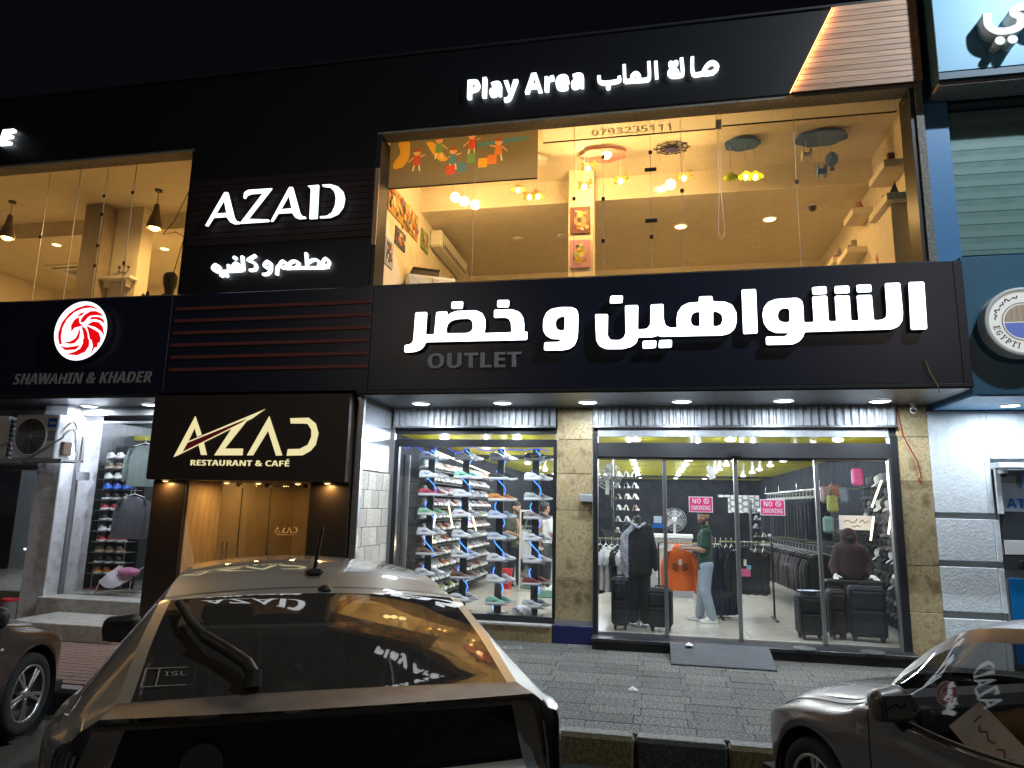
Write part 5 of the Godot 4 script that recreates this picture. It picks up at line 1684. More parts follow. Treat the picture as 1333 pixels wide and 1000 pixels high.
func make_shoe_wall() -> void:
	var w := thing("shoe_wall_rack", "tall black wall rack filled with rows of sneakers on the left wall", "shoe rack")
	part("back_panel", null_box(-3.595, -3.57, 0.1, 2.38, -5.1, -0.5), M.dark_wall, w)
	for k in 11:
		part("shelf", null_box(-3.569, -3.24, 0.27 + k * 0.19, 0.282 + k * 0.19, -5.0, -0.62), M.black, w)
		part("price_rail", null_box(-3.239, -3.236, 0.271 + k * 0.19, 0.281 + k * 0.19, -5.0, -0.62), paint("price_rail", lin(0.03, 0.026, 0.02), 0.6), w)
	for z in [-0.6, -2.0, -3.5, -5.0]:
		part("upright", null_box(-3.57, -3.53, 0.1, 2.38, z - 0.015, z + 0.015), M.grey_plastic, w)
	var tubes := [[Vector3(-3.21, 2.25, -0.66), Vector3(-3.21, 2.05, -0.9)], [Vector3(-3.21, 1.55, -0.95), Vector3(-3.21, 0.6, -0.6)], [Vector3(-3.21, 1.7, -1.6), Vector3(-3.21, 1.3, -1.9)], [Vector3(-3.21, 1.62, -3.0), Vector3(-3.21, 1.2, -3.5)], [Vector3(-3.21, 2.46, -0.7), Vector3(-3.21, 2.3, -4.6)], [Vector3(-3.21, 0.75, -3.0), Vector3(-3.21, 1.1, -2.6)]]
	for t in tubes:
		var b := MB.new()
		b.tube(t, 0.011, 8)
		part("light_tube", b, glowing("tube_white", Color(1.0, 0.94, 0.8), 3.0), w)
	for i in [1, 3]:
		bulb_lamp(w, (tubes[i][0] + tubes[i][1]) / 2 + Vector3(0.06, 0, 0), 0.25, Color(1.0, 0.93, 0.8))
	var kinds := [["white", [0.72, 0.72, 0.72], [0.75, 0.75, 0.75]], ["white and grey", [0.5, 0.51, 0.53], [0.74, 0.74, 0.74]], ["cream", [0.62, 0.56, 0.46], [0.72, 0.7, 0.66]], ["pink", [0.66, 0.3, 0.33], [0.75, 0.74, 0.73]], ["peach", [0.62, 0.36, 0.26], [0.7, 0.66, 0.6]], ["lime", [0.42, 0.6, 0.08], [0.72, 0.72, 0.7]], ["black", [0.02, 0.02, 0.022], [0.6, 0.6, 0.6]], ["pale blue", [0.35, 0.45, 0.58], [0.74, 0.74, 0.74]], ["orange", [0.6, 0.2, 0.04], [0.7, 0.68, 0.64]], ["brown", [0.17, 0.1, 0.06], [0.5, 0.42, 0.32]], ["lilac", [0.45, 0.33, 0.56], [0.74, 0.74, 0.74]], ["red", [0.45, 0.04, 0.05], [0.72, 0.72, 0.72]]]
	var meshes := []
	for k in kinds:
		meshes.append(sneaker_mesh(Color(k[1][0], k[1][1], k[1][2]), Color(k[2][0], k[2][1], k[2][2])))
	M["shoe_kinds"] = kinds
	M["shoe_meshes"] = meshes
	rng.seed = 77
	var bag := [0, 0, 0, 0, 0, 0, 1, 1, 1, 2, 2, 3, 3, 4, 5, 7, 6, 8, 9, 10, 11]
	for r in 11:
		for k in 26:
			var kd: int = bag[rng.randi_range(0, bag.size() - 1)]
			if r == 0 and rng.randf() < 0.5: kd = 6
			var o := single("sneaker", meshes[kd], vmat("shoe_mat"), "%s sneaker on the shoe wall, %s shelf up, %s from the window" % [kinds[kd][0], nth(r), nth(k)], "sneaker", Vector3(-3.47, 0.283 + r * 0.19, -0.92 - k * 0.16), "sneakers on the shoe wall")
			o.rotation = Vector3(0, -0.75 + rng.randf_range(-0.15, 0.15), 0.08)
			o.scale = Vector3(1.0, 1.45, 1.25)

func make_shoe_stands() -> void:
	var px := [-3.13, -2.61, -2.1, -1.59]
	var levels := [[268, 340, 410, 485, 560, 635, 712], [270, 342, 412, 488, 565, 640, 718, 800], [270, 345, 425, 490, 570, 648, 725, 805, 862], [270, 345, 420, 490, 570, 650, 730, 810, 868]]
	var looks := [["white black", "white blue", "red", "light green", "white brown", "brown", "white"], ["grey white", "mint", "white pink", "white red", "white black", "white", "brown", "white"], ["grey black", "black", "orange red", "pale blue", "pale grey", "white", "white grey", "mint green", "white black"], ["black white", "white grey", "grey green", "taupe", "white black", "white", "maroon", "white", "blue white"]]
	var tone := {"white": [0.72, 0.73, 0.75], "grey": [0.4, 0.42, 0.44], "black": [0.02, 0.02, 0.025], "red": [0.5, 0.05, 0.08], "light": [0.3, 0.55, 0.35], "mint": [0.28, 0.6, 0.48], "brown": [0.2, 0.11, 0.07], "orange": [0.6, 0.25, 0.05], "pale": [0.5, 0.58, 0.68], "taupe": [0.3, 0.26, 0.24], "maroon": [0.3, 0.05, 0.06], "blue": [0.06, 0.2, 0.65], "green": [0.2, 0.45, 0.25], "pink": [0.65, 0.35, 0.36]}
	var up := shoe_form()
	var so := sole_form()
	var up_mesh := up.mesh(true)
	var so_mesh := so.mesh()
	# a curved mark on each side
	var mk := MB.new()
	for z in [-1.0, 1.0]:
		mk.flat(pts([0.07, 0.066, 0.1, 0.046, 0.13, 0.048, 0.19, 0.07, 0.13, 0.058, 0.1, 0.058]), 0.0, 0.004 * z, Transform3D(Basis(), Vector3(0, 0, 0.036 * z)))
	var mark := mk.mesh()
	for i in 4:
		var s := thing("shoe_stand", "black display post with shelves of sneakers in the window, %s from the left" % nth(i), "display stand", Vector3(px[i], 0.2, -0.4), 0.0, "shoe posts in the display window")
		part("post", null_box(-0.05, 0.05, 0.0, 2.26, -0.03, 0.0, 0.004), M.black, s)
		part("foot_plate", null_box(-0.12, 0.12, 0.0, 0.012, -0.12, 0.12, 0.003), M.black, s)
		var path := []
		for k in 60:
			var y := 2.24 - k * 0.037
			path.append(Vector3(sin(k * 0.52) * 0.075, y, -0.015 + cos(k * 0.52) * 0.045))
		var b := MB.new()
		b.tube(path, 0.0055, 6)
		part("led_strip", b, glowing("led_blue", Color(0.22, 0.5, 1.0), 3.2), s)
		for k in levels[i].size():
			var y: float = 2.56 - (levels[i][k] - 215) * 0.003685 - 0.055
			part("shelf_plate", null_box(-0.14, 0.16, y - 0.21, y - 0.204, -0.001, 0.13), paint("clear_shelf", lin(0.3, 0.32, 0.34), 0.15), s)
			var words_: PackedStringArray = looks[i][k].split(" ")
			var c: Array = tone[words_[0]]
			var c2: Array = tone[words_[1]] if words_.size() > 1 else [0.05, 0.05, 0.06]
			for f in 2:
				var o := thing("display_sneaker", "%s sneaker, %s on %s window post, %s level down" % [looks[i][k], "front" if f == 0 else "rear", nth(i), nth(k)], "sneaker", Vector3(px[i] - 0.15 + f * 0.1, y, -0.31 - f * 0.17), 0.12 + f * 0.1, "sneakers on the window posts")
				part("upper", up_mesh, paint("upper_" + words_[0], lin(c[0], c[1], c[2]), 0.6), o)
				part("sole", so_mesh, paint("sole_white", lin(0.7, 0.7, 0.7), 0.6), o)
				part("side_mark", mark, paint("mark_" + (words_[1] if words_.size() > 1 else "dark"), lin(c2[0], c2[1], c2[2]), 0.5), o)
	# hanging strand of blue light along the head of the window
	var b := MB.new()
	var path := []
	for k in 90:
		path.append(Vector3(-3.45 + k * 0.0235, 2.43 + 0.06 * sin(k * 0.33) * (0.5 + 0.5 * sin(k * 0.07)), -0.13))
	b.tube(path, 0.005, 5)
	single("led_string", b, glowing("led_string", Color(0.15, 0.3, 1.0), 1.2), "loose blue light string along the top of the display window", "light string")
	# plastic bag left on the display floor
	b = MB.new()
	rng.seed = 8
	var g := []
	for i in 13:
		var row := []
		for j in 17:
			var th := PI * i / 12.0
			var a := TAU * (j % 16) / 16.0
			var r := 0.13 * (1.0 + 0.22 * sin(a * 5.0 + i) + 0.12 * sin(a * 9.0 - i * 2.0))
			row.append(Vector3(sin(th) * cos(a) * r, 0.075 + cos(th) * 0.075, sin(th) * sin(a) * r * 0.6))
		g.append(row)
	b.sheet(g, Vector3.UP, 0, -1, 0, -1, Vector3(0, 0.07, 0))
	single("plastic_bag", b, paint("bag_white", lin(0.68, 0.7, 0.76), 0.35), "crumpled white plastic bag on the display window floor", "bag", Vector3(-1.72, 0.2, -0.22))

func rack(label: String, x0: float, x1: float, y: float, z: float, turn := 0.0) -> void:
	var o := thing("clothes_rail", label, "clothes rail", Vector3((x0 + x1) / 2, FLOOR, z), turn, "clothes rails")
	var h := (x1 - x0) / 2
	var b := MB.new()
	b.cyl(Vector3(-h, y - FLOOR, 0), Vector3(h, y - FLOOR, 0), 0.014, 0.014, 10)
	part("rail", b, M.steel, o)
	for s in [-1.0, 1.0]:
		b = MB.new()
		b.cyl(Vector3(h * s, 0.0, 0), Vector3(h * s, y - FLOOR, 0), 0.015, 0.015, 10)
		b.box(Vector3(h * s, 0.012, 0), Vector3(0.04, 0.024, 0.5), 0.005)
		part("leg", b, M.black, o)

func hung(called: String, label: String, at: Vector3, turn: float, w: float, h: float, m: Material, sleeves := 0.5, group := "", hood := false, hem := 1.0, legs := false) -> Node3D:
	var o := thing(called, label, "clothing", at, turn, group)
	garment(o, w, h, m, sleeves, hem, int(absf(at.x * 137 + at.z * 71 + at.y * 13)) + 1, hood, legs)
	return o

func suitcase(label: String, at: Vector3, turn: float, w: float, h: float, d: float, m: Material) -> void:
	var o := thing("suitcase", label, "suitcase", at, turn, "suitcases behind the glass")
	part("shell", null_box(-w / 2, w / 2, 0.055, h, -d / 2, d / 2, 0.035), m, o)
	part("front_pocket", null_box(-w / 2 + 0.035, w / 2 - 0.035, 0.1, h * 0.56, d / 2 - 0.005, d / 2 + 0.03, 0.015), m, o)
	part("upper_pocket", null_box(-w / 2 + 0.035, w / 2 - 0.035, h * 0.6, h - 0.06, d / 2 - 0.005, d / 2 + 0.025, 0.012), m, o)
	for s in [-1.0, 1.0]:
		part("corner_piping", null_box(s * (w / 2 - 0.012) - 0.006, s * (w / 2 - 0.012) + 0.006, 0.1, h - 0.04, d / 2 - 0.02, d / 2 + 0.002, 0.003), M.rubber, o)
		for q in [-1.0, 1.0]:
			var b := MB.new()
			b.cyl(Vector3(s * (w / 2 - 0.05) - 0.012, 0.026, q * (d / 2 - 0.04)), Vector3(s * (w / 2 - 0.05) + 0.012, 0.026, q * (d / 2 - 0.04)), 0.026, 0.026, 12)
			b.box(Vector3(s * (w / 2 - 0.05), 0.052, q * (d / 2 - 0.04)), Vector3(0.04, 0.02, 0.04))
			part("wheel", b, M.rubber, o)
	var b := MB.new()
	b.tube([Vector3(-0.07, h - 0.005, 0), Vector3(-0.06, h + 0.025, 0), Vector3(0.06, h + 0.025, 0), Vector3(0.07, h - 0.005, 0)], 0.011, 6)
	part("handle", b, M.rubber, o)

func wall_fan(label: String, at: Vector3, turn: float, r: float) -> void:
	var o := thing("wall_fan", label, "fan", at, turn, "fans")
	var b := MB.new()
	fan_guard(b, r, 7, Basis(), Vector3(0, 0, 0.06))
	fan_guard(b, r, 4, Basis(), Vector3(0, 0, -0.03))
	part("guard", b, M.aluminium, o)
	b = MB.new()
	for k in 3:
		var a := TAU * k / 3
		var bs := Basis(Vector3.BACK, a) * Basis(Vector3.UP, 0.4)
		b.box(bs * Vector3(0, r * 0.5, 0) + Vector3(0, 0, 0.015), Vector3(r * 0.42, r * 0.72, 0.005), 0.0, bs)
	part("blades", b, M.grey_plastic, o)
	b = MB.new()
	b.cyl(Vector3(0, 0, -0.12), Vector3(0, 0, 0.07), 0.06, 0.04, 16)
	b.box(Vector3(0, -r * 0.7, -0.1), Vector3(0.05, r * 1.4, 0.05), 0.01)
	part("motor", b, M.white_plastic, o)
	b = MB.new()
	b.tube([Vector3(0.05, -r, 0.0), Vector3(0.05, -r - 0.25, 0.0)], 0.003, 4)
	part("pull_cord", b, M.white_plastic, o)

func no_smoking(label: String, at: Vector3) -> void:
	var o := thing("no_smoking_sign", label, "sign", at, 0.0, "no smoking signs on the glass")
	part("card", null_box(-0.15, 0.15, 0.0, 0.2, -0.002, 0.0), paint("card_white", lin(0.78, 0.75, 0.76), 0.5), o)
	part("field", null_box(-0.14, 0.14, 0.01, 0.19, 0.0005, 0.001), paint("magenta", lin(0.75, 0.03, 0.2), 0.5), o)
	var f := sysfont("Droid Sans", 700)
	for m in words("NO", 0.105, 0.062, 0.001, f): part("letter", m, M.card_white, o, Vector3(-0.105, 0.112, 0.0015))
	for m in words("SMOKING", 0.24, 0.06, 0.001, f): part("letter", m, M.card_white, o, Vector3(-0.12, 0.028, 0.0015))
	var b := MB.new()
	b.lathe([[0.026, 0], [0.026, 0.0015], [0.036, 0.0015], [0.036, 0]], Vector3(0.07, 0.143, 0.0015), Basis(Vector3.RIGHT, PI / 2), 24)
	b.box(Vector3(0.07, 0.143, 0.0025), Vector3(0.066, 0.008, 0.001), 0.0, Basis(Vector3.BACK, -PI / 4))
	b.box(Vector3(0.07, 0.143, 0.0022), Vector3(0.034, 0.007, 0.001))
	part("ban_mark", b, M.card_white, o)

func mannequin_hoodie() -> void:
	var o := thing("mannequin", "hooded maroon mannequin with pale hands behind the right glass panel", "mannequin", Vector3(2.62, FLOOR, -1.0))
	var m := cloth("maroon_cloth", lin(0.035, 0.016, 0.018))
	part("hoodie", blob([[Vector3(0, 0.74, 0), Vector3(0, 1.06, 0), 0.13, 0.14], [Vector3(-0.06, 0.76, 0), Vector3(-0.07, 1.06, 0), 0.12, 0.11], [Vector3(0.06, 0.76, 0), Vector3(0.07, 1.06, 0), 0.12, 0.11], [Vector3(-0.14, 1.08, 0), Vector3(-0.22, 0.86, 0.02), 0.07, 0.055], [Vector3(0.14, 1.08, 0), Vector3(0.22, 0.86, 0.02), 0.07, 0.055], [Vector3(-0.22, 0.86, 0.02), Vector3(-0.22, 0.76, 0.1), 0.055, 0.045], [Vector3(0.22, 0.86, 0.02), Vector3(0.22, 0.76, 0.1), 0.055, 0.045], [Vector3(0, 1.14, -0.02), Vector3(0, 1.26, 0.0), 0.09, 0.105]], 0.016, 0.04), m, o)
	part("face", blob([[Vector3(0, 1.23, 0.06), Vector3(0, 1.2, 0.06), 0.06, 0.05]], 0.012, 0.01), M.black, o)
	for s in [-1.0, 1.0]:
		var w := Vector3(0.22 * s, 0.74, 0.14)
		var bones := [[w, w + Vector3(0.02 * s, -0.01, 0.06), 0.028, 0.03]]
		for k in 4: bones.append([w + Vector3((k - 1.5) * 0.018 + 0.02 * s, -0.01, 0.07), w + Vector3((k - 1.5) * 0.02 + 0.03 * s, -0.035, 0.13), 0.009, 0.007])
		bones.append([w + Vector3(-0.025 * s, 0, 0.03), w + Vector3(-0.05 * s, -0.02, 0.08), 0.01, 0.008])
		part("hand", blob(bones, 0.006, 0.01), M.white_plastic, o)
	var b := MB.new()
	b.cyl(Vector3(0, 0.02, 0), Vector3(0, 0.7, 0), 0.014, 0.014, 10)
	b.cyl(Vector3(0, 0, 0), Vector3(0, 0.02, 0), 0.16, 0.15, 24)
	part("stand", b, M.steel, o)

func mannequin_tunic() -> void:
	var o := thing("mannequin", "headless mannequin in black tunic and trousers with a floral scarf", "mannequin", Vector3(-0.18, FLOOR, -0.62))
	var m := cloth("black_cloth", lin(0.014, 0.014, 0.018))
	part("tunic", blob([[Vector3(0, 0.72, 0), Vector3(0, 1.28, 0), 0.12, 0.1], [Vector3(-0.07, 0.72, 0), Vector3(-0.08, 1.22, 0), 0.11, 0.09], [Vector3(0.07, 0.72, 0), Vector3(0.08, 1.22, 0), 0.11, 0.09], [Vector3(0.14, 1.3, 0), Vector3(0.21, 1.0, 0.02), 0.055, 0.045], [Vector3(0.21, 1.0, 0.02), Vector3(0.23, 0.76, 0.04), 0.045, 0.035], [Vector3(-0.14, 1.3, 0), Vector3(-0.2, 1.0, 0.02), 0.055, 0.045], [Vector3(-0.2, 1.0, 0.02), Vector3(-0.2, 0.78, 0.04), 0.045, 0.035], [Vector3(-0.12, 1.3, 0), Vector3(0.12, 1.3, 0), 0.06, 0.06]], 0.016, 0.03), m, o)
	part("trousers", blob([[Vector3(-0.07, 0.72, 0), Vector3(-0.08, 0.1, 0), 0.09, 0.07], [Vector3(0.07, 0.72, 0), Vector3(0.08, 0.1, 0), 0.09, 0.07]], 0.016, 0.02), m, o)
	part("neck", blob([[Vector3(0, 1.33, 0), Vector3(0, 1.43, 0), 0.05, 0.042]], 0.012, 0.01), M.black, o)
	var sc := grainy("floral", [[0.0, lin(0.04, 0.05, 0.09)], [0.42, lin(0.1, 0.13, 0.22)], [0.5, lin(0.55, 0.57, 0.6)], [1.0, lin(0.62, 0.63, 0.66)]], 0.03, 0.25, 0.8)
	var b := MB.new()
	var g := []
	for i in 24:
		var s := i / 23.0
		var c := Vector3(-0.05 - 0.14 * smoothstep(0.0, 0.25, s), 1.36 - s * 0.72, 0.1 + 0.04 * sin(s * 3.0))
		g.append([c + Vector3(-0.05, 0, -0.03), c + Vector3(-0.02, 0, 0.012 * sin(i)), c + Vector3(0.02, 0, -0.012 * sin(i)), c + Vector3(0.055, 0, -0.01)])
	b.sheet(g, Vector3.BACK)
	part("scarf", b, sc, o)
	b = MB.new()
	b.tube([Vector3(-0.1, 1.37, 0.08), Vector3(0.0, 1.3, 0.14), Vector3(0.1, 1.37, 0.08)], 0.02, 8)
	part("scarf_collar", b, sc, o)
	b = MB.new()
	b.cyl(Vector3(0, 0.02, 0), Vector3(0, 0.6, 0), 0.014, 0.014, 10)
	b.cyl(Vector3(0, 0, 0), Vector3(0, 0.02, 0), 0.17, 0.16, 24)
	part("stand", b, M.steel, o)

func cap_mesh() -> ArrayMesh:
	var b := MB.new()
	b.lathe([[0.09, 0.0], [0.088, 0.03], [0.078, 0.065], [0.05, 0.092], [0.001, 0.1]], Vector3.ZERO, Basis(), 16)
	var g := []
	for i in 9:
		var a := -0.9 + i * 0.225
		g.append([Vector3(sin(a) * 0.088, 0.005, cos(a) * 0.088), Vector3(sin(a) * 0.11, -0.004, 0.03 + cos(a) * 0.12), Vector3(sin(a) * 0.09, -0.014, 0.05 + cos(a) * 0.115)])
	b.sheet(g, Vector3.UP)
	return b.mesh()

func make_stock() -> void:
	var nv := cloth("navy_cloth", lin(0.01, 0.012, 0.024))
	var bk := cloth("black_cloth", lin(0.009, 0.009, 0.011))
	var ch := cloth("charcoal_cloth", lin(0.017, 0.018, 0.02))
	var wn := cloth("wine_cloth", lin(0.024, 0.009, 0.013))
	var wh := cloth("white_cloth", lin(0.68, 0.68, 0.7))
	var dn := cloth("denim", lin(0.016, 0.024, 0.05))
	# left rail of t-shirts, hung sideways behind the pillar
	rack("short chrome rail of white and black t-shirts beside the middle pillar", -0.98, -0.2, 1.22, -1.25)
	for k in 8:
		hung("hung_shirt", "%s t-shirt on the rail beside the middle pillar, %s from the left" % ["black" if k in [2, 5] else "white", nth(k)], Vector3(-0.92 + k * 0.085, 1.2, -1.25), 1.25, 0.42, 0.6 + 0.03 * (k % 3), bk if k in [2, 5] else wh, 0.2, "t-shirts beside the pillar")
	# front rail with the orange hoodie
	rack("low black rail holding the orange hoodie in the middle of the shop", 0.1, 1.0, 1.16, -1.75)
	var oh := hung("orange_hoodie", "bright orange hoodie with a brown wing print held up by the man", Vector3(0.4, 1.19, -1.52), 0.1, 0.42, 0.6, cloth("orange_cloth", lin(0.72, 0.13, 0.01)), 0.58, "", true, 1.0)
	var b := MB.new()
	for sd in [-1.0, 1.0]:
		for k in 3:
			b.flat(pts([sd * 0.03, -0.33 - k * 0.035, sd * 0.1, -0.3 - k * 0.035, sd * 0.12, -0.31 - k * 0.035, sd * 0.1, -0.325 - k * 0.035, sd * 0.03, -0.35 - k * 0.035]), 0.0, 0.003, Transform3D(Basis(), Vector3(0, 0, 0.068)))
	part("wing_print", b, paint("print_brown", lin(0.08, 0.04, 0.02), 0.9), oh)
	part("tag", null_box(-0.02, 0.02, -0.33, -0.25, 0.066, 0.068), M.white_plastic, oh)
	var bh := hung("black_hoodie", "charcoal hoodie with a pink and blue print on its chest", Vector3(1.33, 1.2, -1.55), -0.1, 0.46, 0.62, ch, 0.58, "", true)
	part("pink_print", null_box(-0.07, 0.07, -0.47, -0.36, 0.068, 0.071), paint("print_pink", lin(0.65, 0.12, 0.25), 0.8), bh)
	part("blue_print", null_box(0.02, 0.08, -0.37, -0.31, 0.0685, 0.072), paint("print_blue", lin(0.2, 0.45, 0.6), 0.8), bh)
	part("tag", null_box(-0.02, 0.02, -0.32, -0.23, 0.074, 0.076), M.white_plastic, bh)
	rack("low black rail behind the charcoal hoodie", 1.0, 1.75, 1.2, -1.8)
	for k in 5:
		hung("jeans", "dark blue jeans hanging beside the charcoal hoodie, %s from the left" % nth(k), Vector3(0.86 + k * 0.08, 1.22, -1.75 - 0.03 * k), 1.2, 0.26, 0.98, dn, 0.0, "jeans on the low rail", false, 0.9, true)
	for k in 4:
		hung("hung_shirt", "dark shirt behind the charcoal hoodie, %s from the left" % nth(k), Vector3(1.3 + k * 0.11, 1.18, -1.8), 1.3, 0.44, 0.62, [bk, nv, ch, wn][k], 0.5, "shirts behind the charcoal hoodie")
	hung("white_tee", "white t-shirt hanging left of the orange hoodie", Vector3(0.26, 1.22, -2.1), 0.3, 0.4, 0.5, wh, 0.2)
	# right rails, upper and lower, running into the shop
	for lv in 2:
		var y: float = [1.98, 1.14][lv]
		var o := thing("wall_rail", "%s wall rail of dark clothes along the right side" % ["upper", "lower"][lv], "clothes rail", Vector3(2.5, y, -3.6), 0.0, "wall rails on the right")
		b = MB.new()
		b.cyl(Vector3(0, 0.035, 1.75), Vector3(-0.25, 0.035, -1.9), 0.013, 0.013, 8)
		part("rail", b, M.steel, o)
		for z in [1.7, 0.4, -0.8, -1.85]:
			b = MB.new()
			b.cyl(Vector3(-0.12 + z * 0.066, 0.035, z), Vector3(0.84, 0.035, z), 0.01, 0.01, 6)
			b.cyl(Vector3(-0.12 + z * 0.066, 0.035, z), Vector3(-0.12 + z * 0.066, 0.16, z), 0.008, 0.008, 6)
			part("bracket", b, M.steel, o)
		for k in 17:
			var z := -1.95 - k * 0.2
			hung("dark_jacket" if lv else "dark_trousers", "%s on the %s right wall rail, %s from the glass" % [["navy trousers", "black trousers"][k % 2] if lv == 0 else ["black jacket", "wine jacket", "charcoal jacket"][(k * 2) % 3], ["upper", "lower"][lv], nth(k)], Vector3(2.47 - k * 0.0138, y, z), 0.22 + 0.1 * sin(k * 2.1), 0.34 if lv == 0 else 0.46, 0.62 if lv == 0 else 0.6, [nv, bk][k % 2] if lv == 0 else [bk, wn, ch][(k * 2) % 3], 0.0 if lv == 0 else 0.52, "clothes on the %s right rail" % ["upper", "lower"][lv], false, 1.0, lv == 0)
	mannequin_tunic()
	mannequin_hoodie()
	var case_black := cloth("case_black", lin(0.009, 0.009, 0.01), 0.8)
	var case_blue := cloth("case_blue", lin(0.009, 0.011, 0.022), 0.8)
	var case_brown := cloth("case_brown", lin(0.018, 0.012, 0.011), 0.8)
	suitcase("tall dark blue suitcase behind the left glass panel next to the tunic", Vector3(-0.42, FLOOR, -0.3), 0.1, 0.23, 0.66, 0.22, case_blue)
	suitcase("black suitcase in the middle of the glass front beside the door stile", Vector3(0.1, FLOOR, -0.32), -0.15, 0.31, 0.54, 0.22, case_black)
	suitcase("black suitcase with leaflets on top behind the right door panel", Vector3(1.95, FLOOR, -0.35), 0.15, 0.34, 0.55, 0.22, case_black)
	suitcase("dark brown suitcase between two larger ones on the right", Vector3(2.29, FLOOR, -0.5), 0.05, 0.22, 0.6, 0.22, case_brown)
	suitcase("wide navy suitcase furthest right behind the glass", Vector3(2.63, FLOOR, -0.42), -0.1, 0.42, 0.66, 0.24, case_blue)
	b = MB.new()
	for k in 3: b.box(Vector3(0.03 * k - 0.04, 0.004 * k, 0.03 * k - 0.03), Vector3(0.18, 0.003, 0.13), 0.0, Basis(Vector3.UP, 0.3 * k))
	single("leaflets", b, grainy("leaflet", [[0.0, lin(0.12, 0.16, 0.4)], [0.5, lin(0.5, 0.55, 0.68)], [1.0, lin(0.7, 0.72, 0.76)]], 0.04, 0.2, 0.5), "blue and white leaflets lying on a black suitcase", "leaflets", Vector3(1.95, FLOOR + 0.58, -0.35))
	# display table of the hooded mannequin with small goods
	var t := thing("display_table", "dark display table below the hooded mannequin", "table", Vector3(2.6, FLOOR, -0.85))
	part("table_top", null_box(-0.36, 0.36, 0.66, 0.69, -0.16, 0.16, 0.005), M.dark_metal, t)
	for sx in [-0.33, 0.33]:
		for sz in [-0.13, 0.13]:
			part("leg", null_box(sx - 0.015, sx + 0.015, 0.0, 0.66, sz - 0.015, sz + 0.015), M.black, t)
	# bags at the top right
	rng.seed = 21
	var bag_colors := [["multicoloured", [0.5, 0.2, 0.3]], ["red", [0.45, 0.03, 0.08]], ["blue patterned", [0.12, 0.2, 0.5]], ["yellow patterned", [0.5, 0.38, 0.08]], ["pink", [0.7, 0.1, 0.3]], ["purple", [0.22, 0.12, 0.4]], ["turquoise", [0.1, 0.4, 0.5]]]
	var spots := [Vector3(2.5, 1.95, -1.6), Vector3(2.62, 1.98, -1.62), Vector3(2.73, 1.94, -1.6), Vector3(2.56, 1.82, -1.5), Vector3(2.86, 2.2, -1.3), Vector3(2.62, 1.5, -1.6), Vector3(2.5, 1.52, -1.55)]
	for k in 7:
		var c: Array = bag_colors[k][1]
		var o := thing("backpack", "%s small bag hanging among the bags behind the right glass, %s of them" % [bag_colors[k][0], nth(k)], "bag", spots[k] - Vector3(0, 0.15, 0), 0.3 * sin(k * 3.0), "bags on the right wall")
		var m := grainy("bagmat%d" % k, [[0.0, lin(0.5, 0.5, 0.5)], [0.36, lin(c[0] * 0.3, c[1] * 0.4 + 0.1, c[2] * 0.6)], [0.42, lin(c[0] * 0.7, c[1] * 0.7, c[2] * 0.7)], [0.58, lin(c[0] * 0.7, c[1] * 0.7, c[2] * 0.7)], [0.64, lin(0.5 - c[0] * 0.6, 0.3, 0.06)], [1.0, lin(0.04, 0.06, 0.2)]], 0.02, 0.35, 0.6) if k != 4 else paint("hot_pink", lin(0.5, 0.06, 0.2), 0.5)
		part("sack", null_box(-0.075, 0.075, 0.0, 0.24, -0.05, 0.05, 0.03), m, o)
		part("pocket", null_box(-0.055, 0.055, 0.02, 0.11, 0.05, 0.075, 0.015), m, o)
		b = MB.new()
		b.tube([Vector3(-0.03, 0.24, 0), Vector3(-0.02, 0.3, 0), Vector3(0.02, 0.3, 0), Vector3(0.03, 0.24, 0)], 0.006, 5)
		part("strap", b, M.black, o)
	# caps and slippers on the right wall
	var cm := cap_mesh()
	var cap_tones := [["black", [0.014, 0.014, 0.016]], ["charcoal", [0.05, 0.05, 0.055]], ["navy", [0.008, 0.01, 0.022]], ["grey", [0.2, 0.2, 0.21]], ["white", [0.6, 0.6, 0.6]], ["lime", [0.5, 0.6, 0.03]], ["blue", [0.03, 0.1, 0.45]], ["rose", [0.5, 0.15, 0.2]]]
	part("peg_wall", null_box(3.3, 3.35, 0.1, 2.3, -3.4, -0.45), M.dark_wall, self).name = "peg_wall"
	get_node("peg_wall").set_meta("label", "dark pegboard wall carrying caps behind the right pillar")
	get_node("peg_wall").set_meta("category", "pegboard")
	rng.seed = 31
	for r in 11:
		for k in 8:
			var kd: int = [0, 0, 0, 1, 1, 2, 0, 3, 0, 1, 0, 3, 4][rng.randi_range(0, 12)]
			var c: Array = cap_tones[kd][1]
			var o := single("cap", cm, paint("cap%d" % kd, lin(c[0], c[1], c[2]), 0.85), "%s cap on the right pegboard, %s row from below, %s from the glass" % [cap_tones[kd][0], nth(r), nth(k)], "cap", Vector3(3.2, 0.42 + r * 0.17, -0.6 - k * 0.2), "caps on the pegboard")
			o.rotation = Vector3(0.5, -PI / 2 + rng.randf_range(-0.3, 0.3), 0)
	for e in [[Vector3(3.05, 2.1, -0.9), Vector3(2.98, 1.75, -1.15), "the pink bag"], [Vector3(3.1, 1.95, -0.6), Vector3(3.06, 1.4, -0.8), "the pillar"], [Vector3(2.98, 1.62, -1.1), Vector3(2.95, 1.3, -1.2), "the banner"]]:
		b = MB.new()
		b.tube([e[0], e[1]], 0.012, 8)
		var lt := single("light_tube", b, M.tube_white, "slanting white light tube among the caps, near %s" % e[2], "light tube", Vector3.ZERO, "light tubes on the right")
		bulb_lamp(lt, (e[0] + e[1]) / 2 + Vector3(-0.05, 0, 0.05), 0.05, Color(1, 0.95, 0.85))
	# banner with Arabic lettering
	var bn := thing("small_banner", "small white banner with brown Arabic lettering behind the hooded mannequin", "banner", Vector3(2.84, 1.43, -1.45))
	part("sheet", null_box(-0.22, 0.22, 0.0, 0.2, -0.003, 0.0), M.card_white, bn)
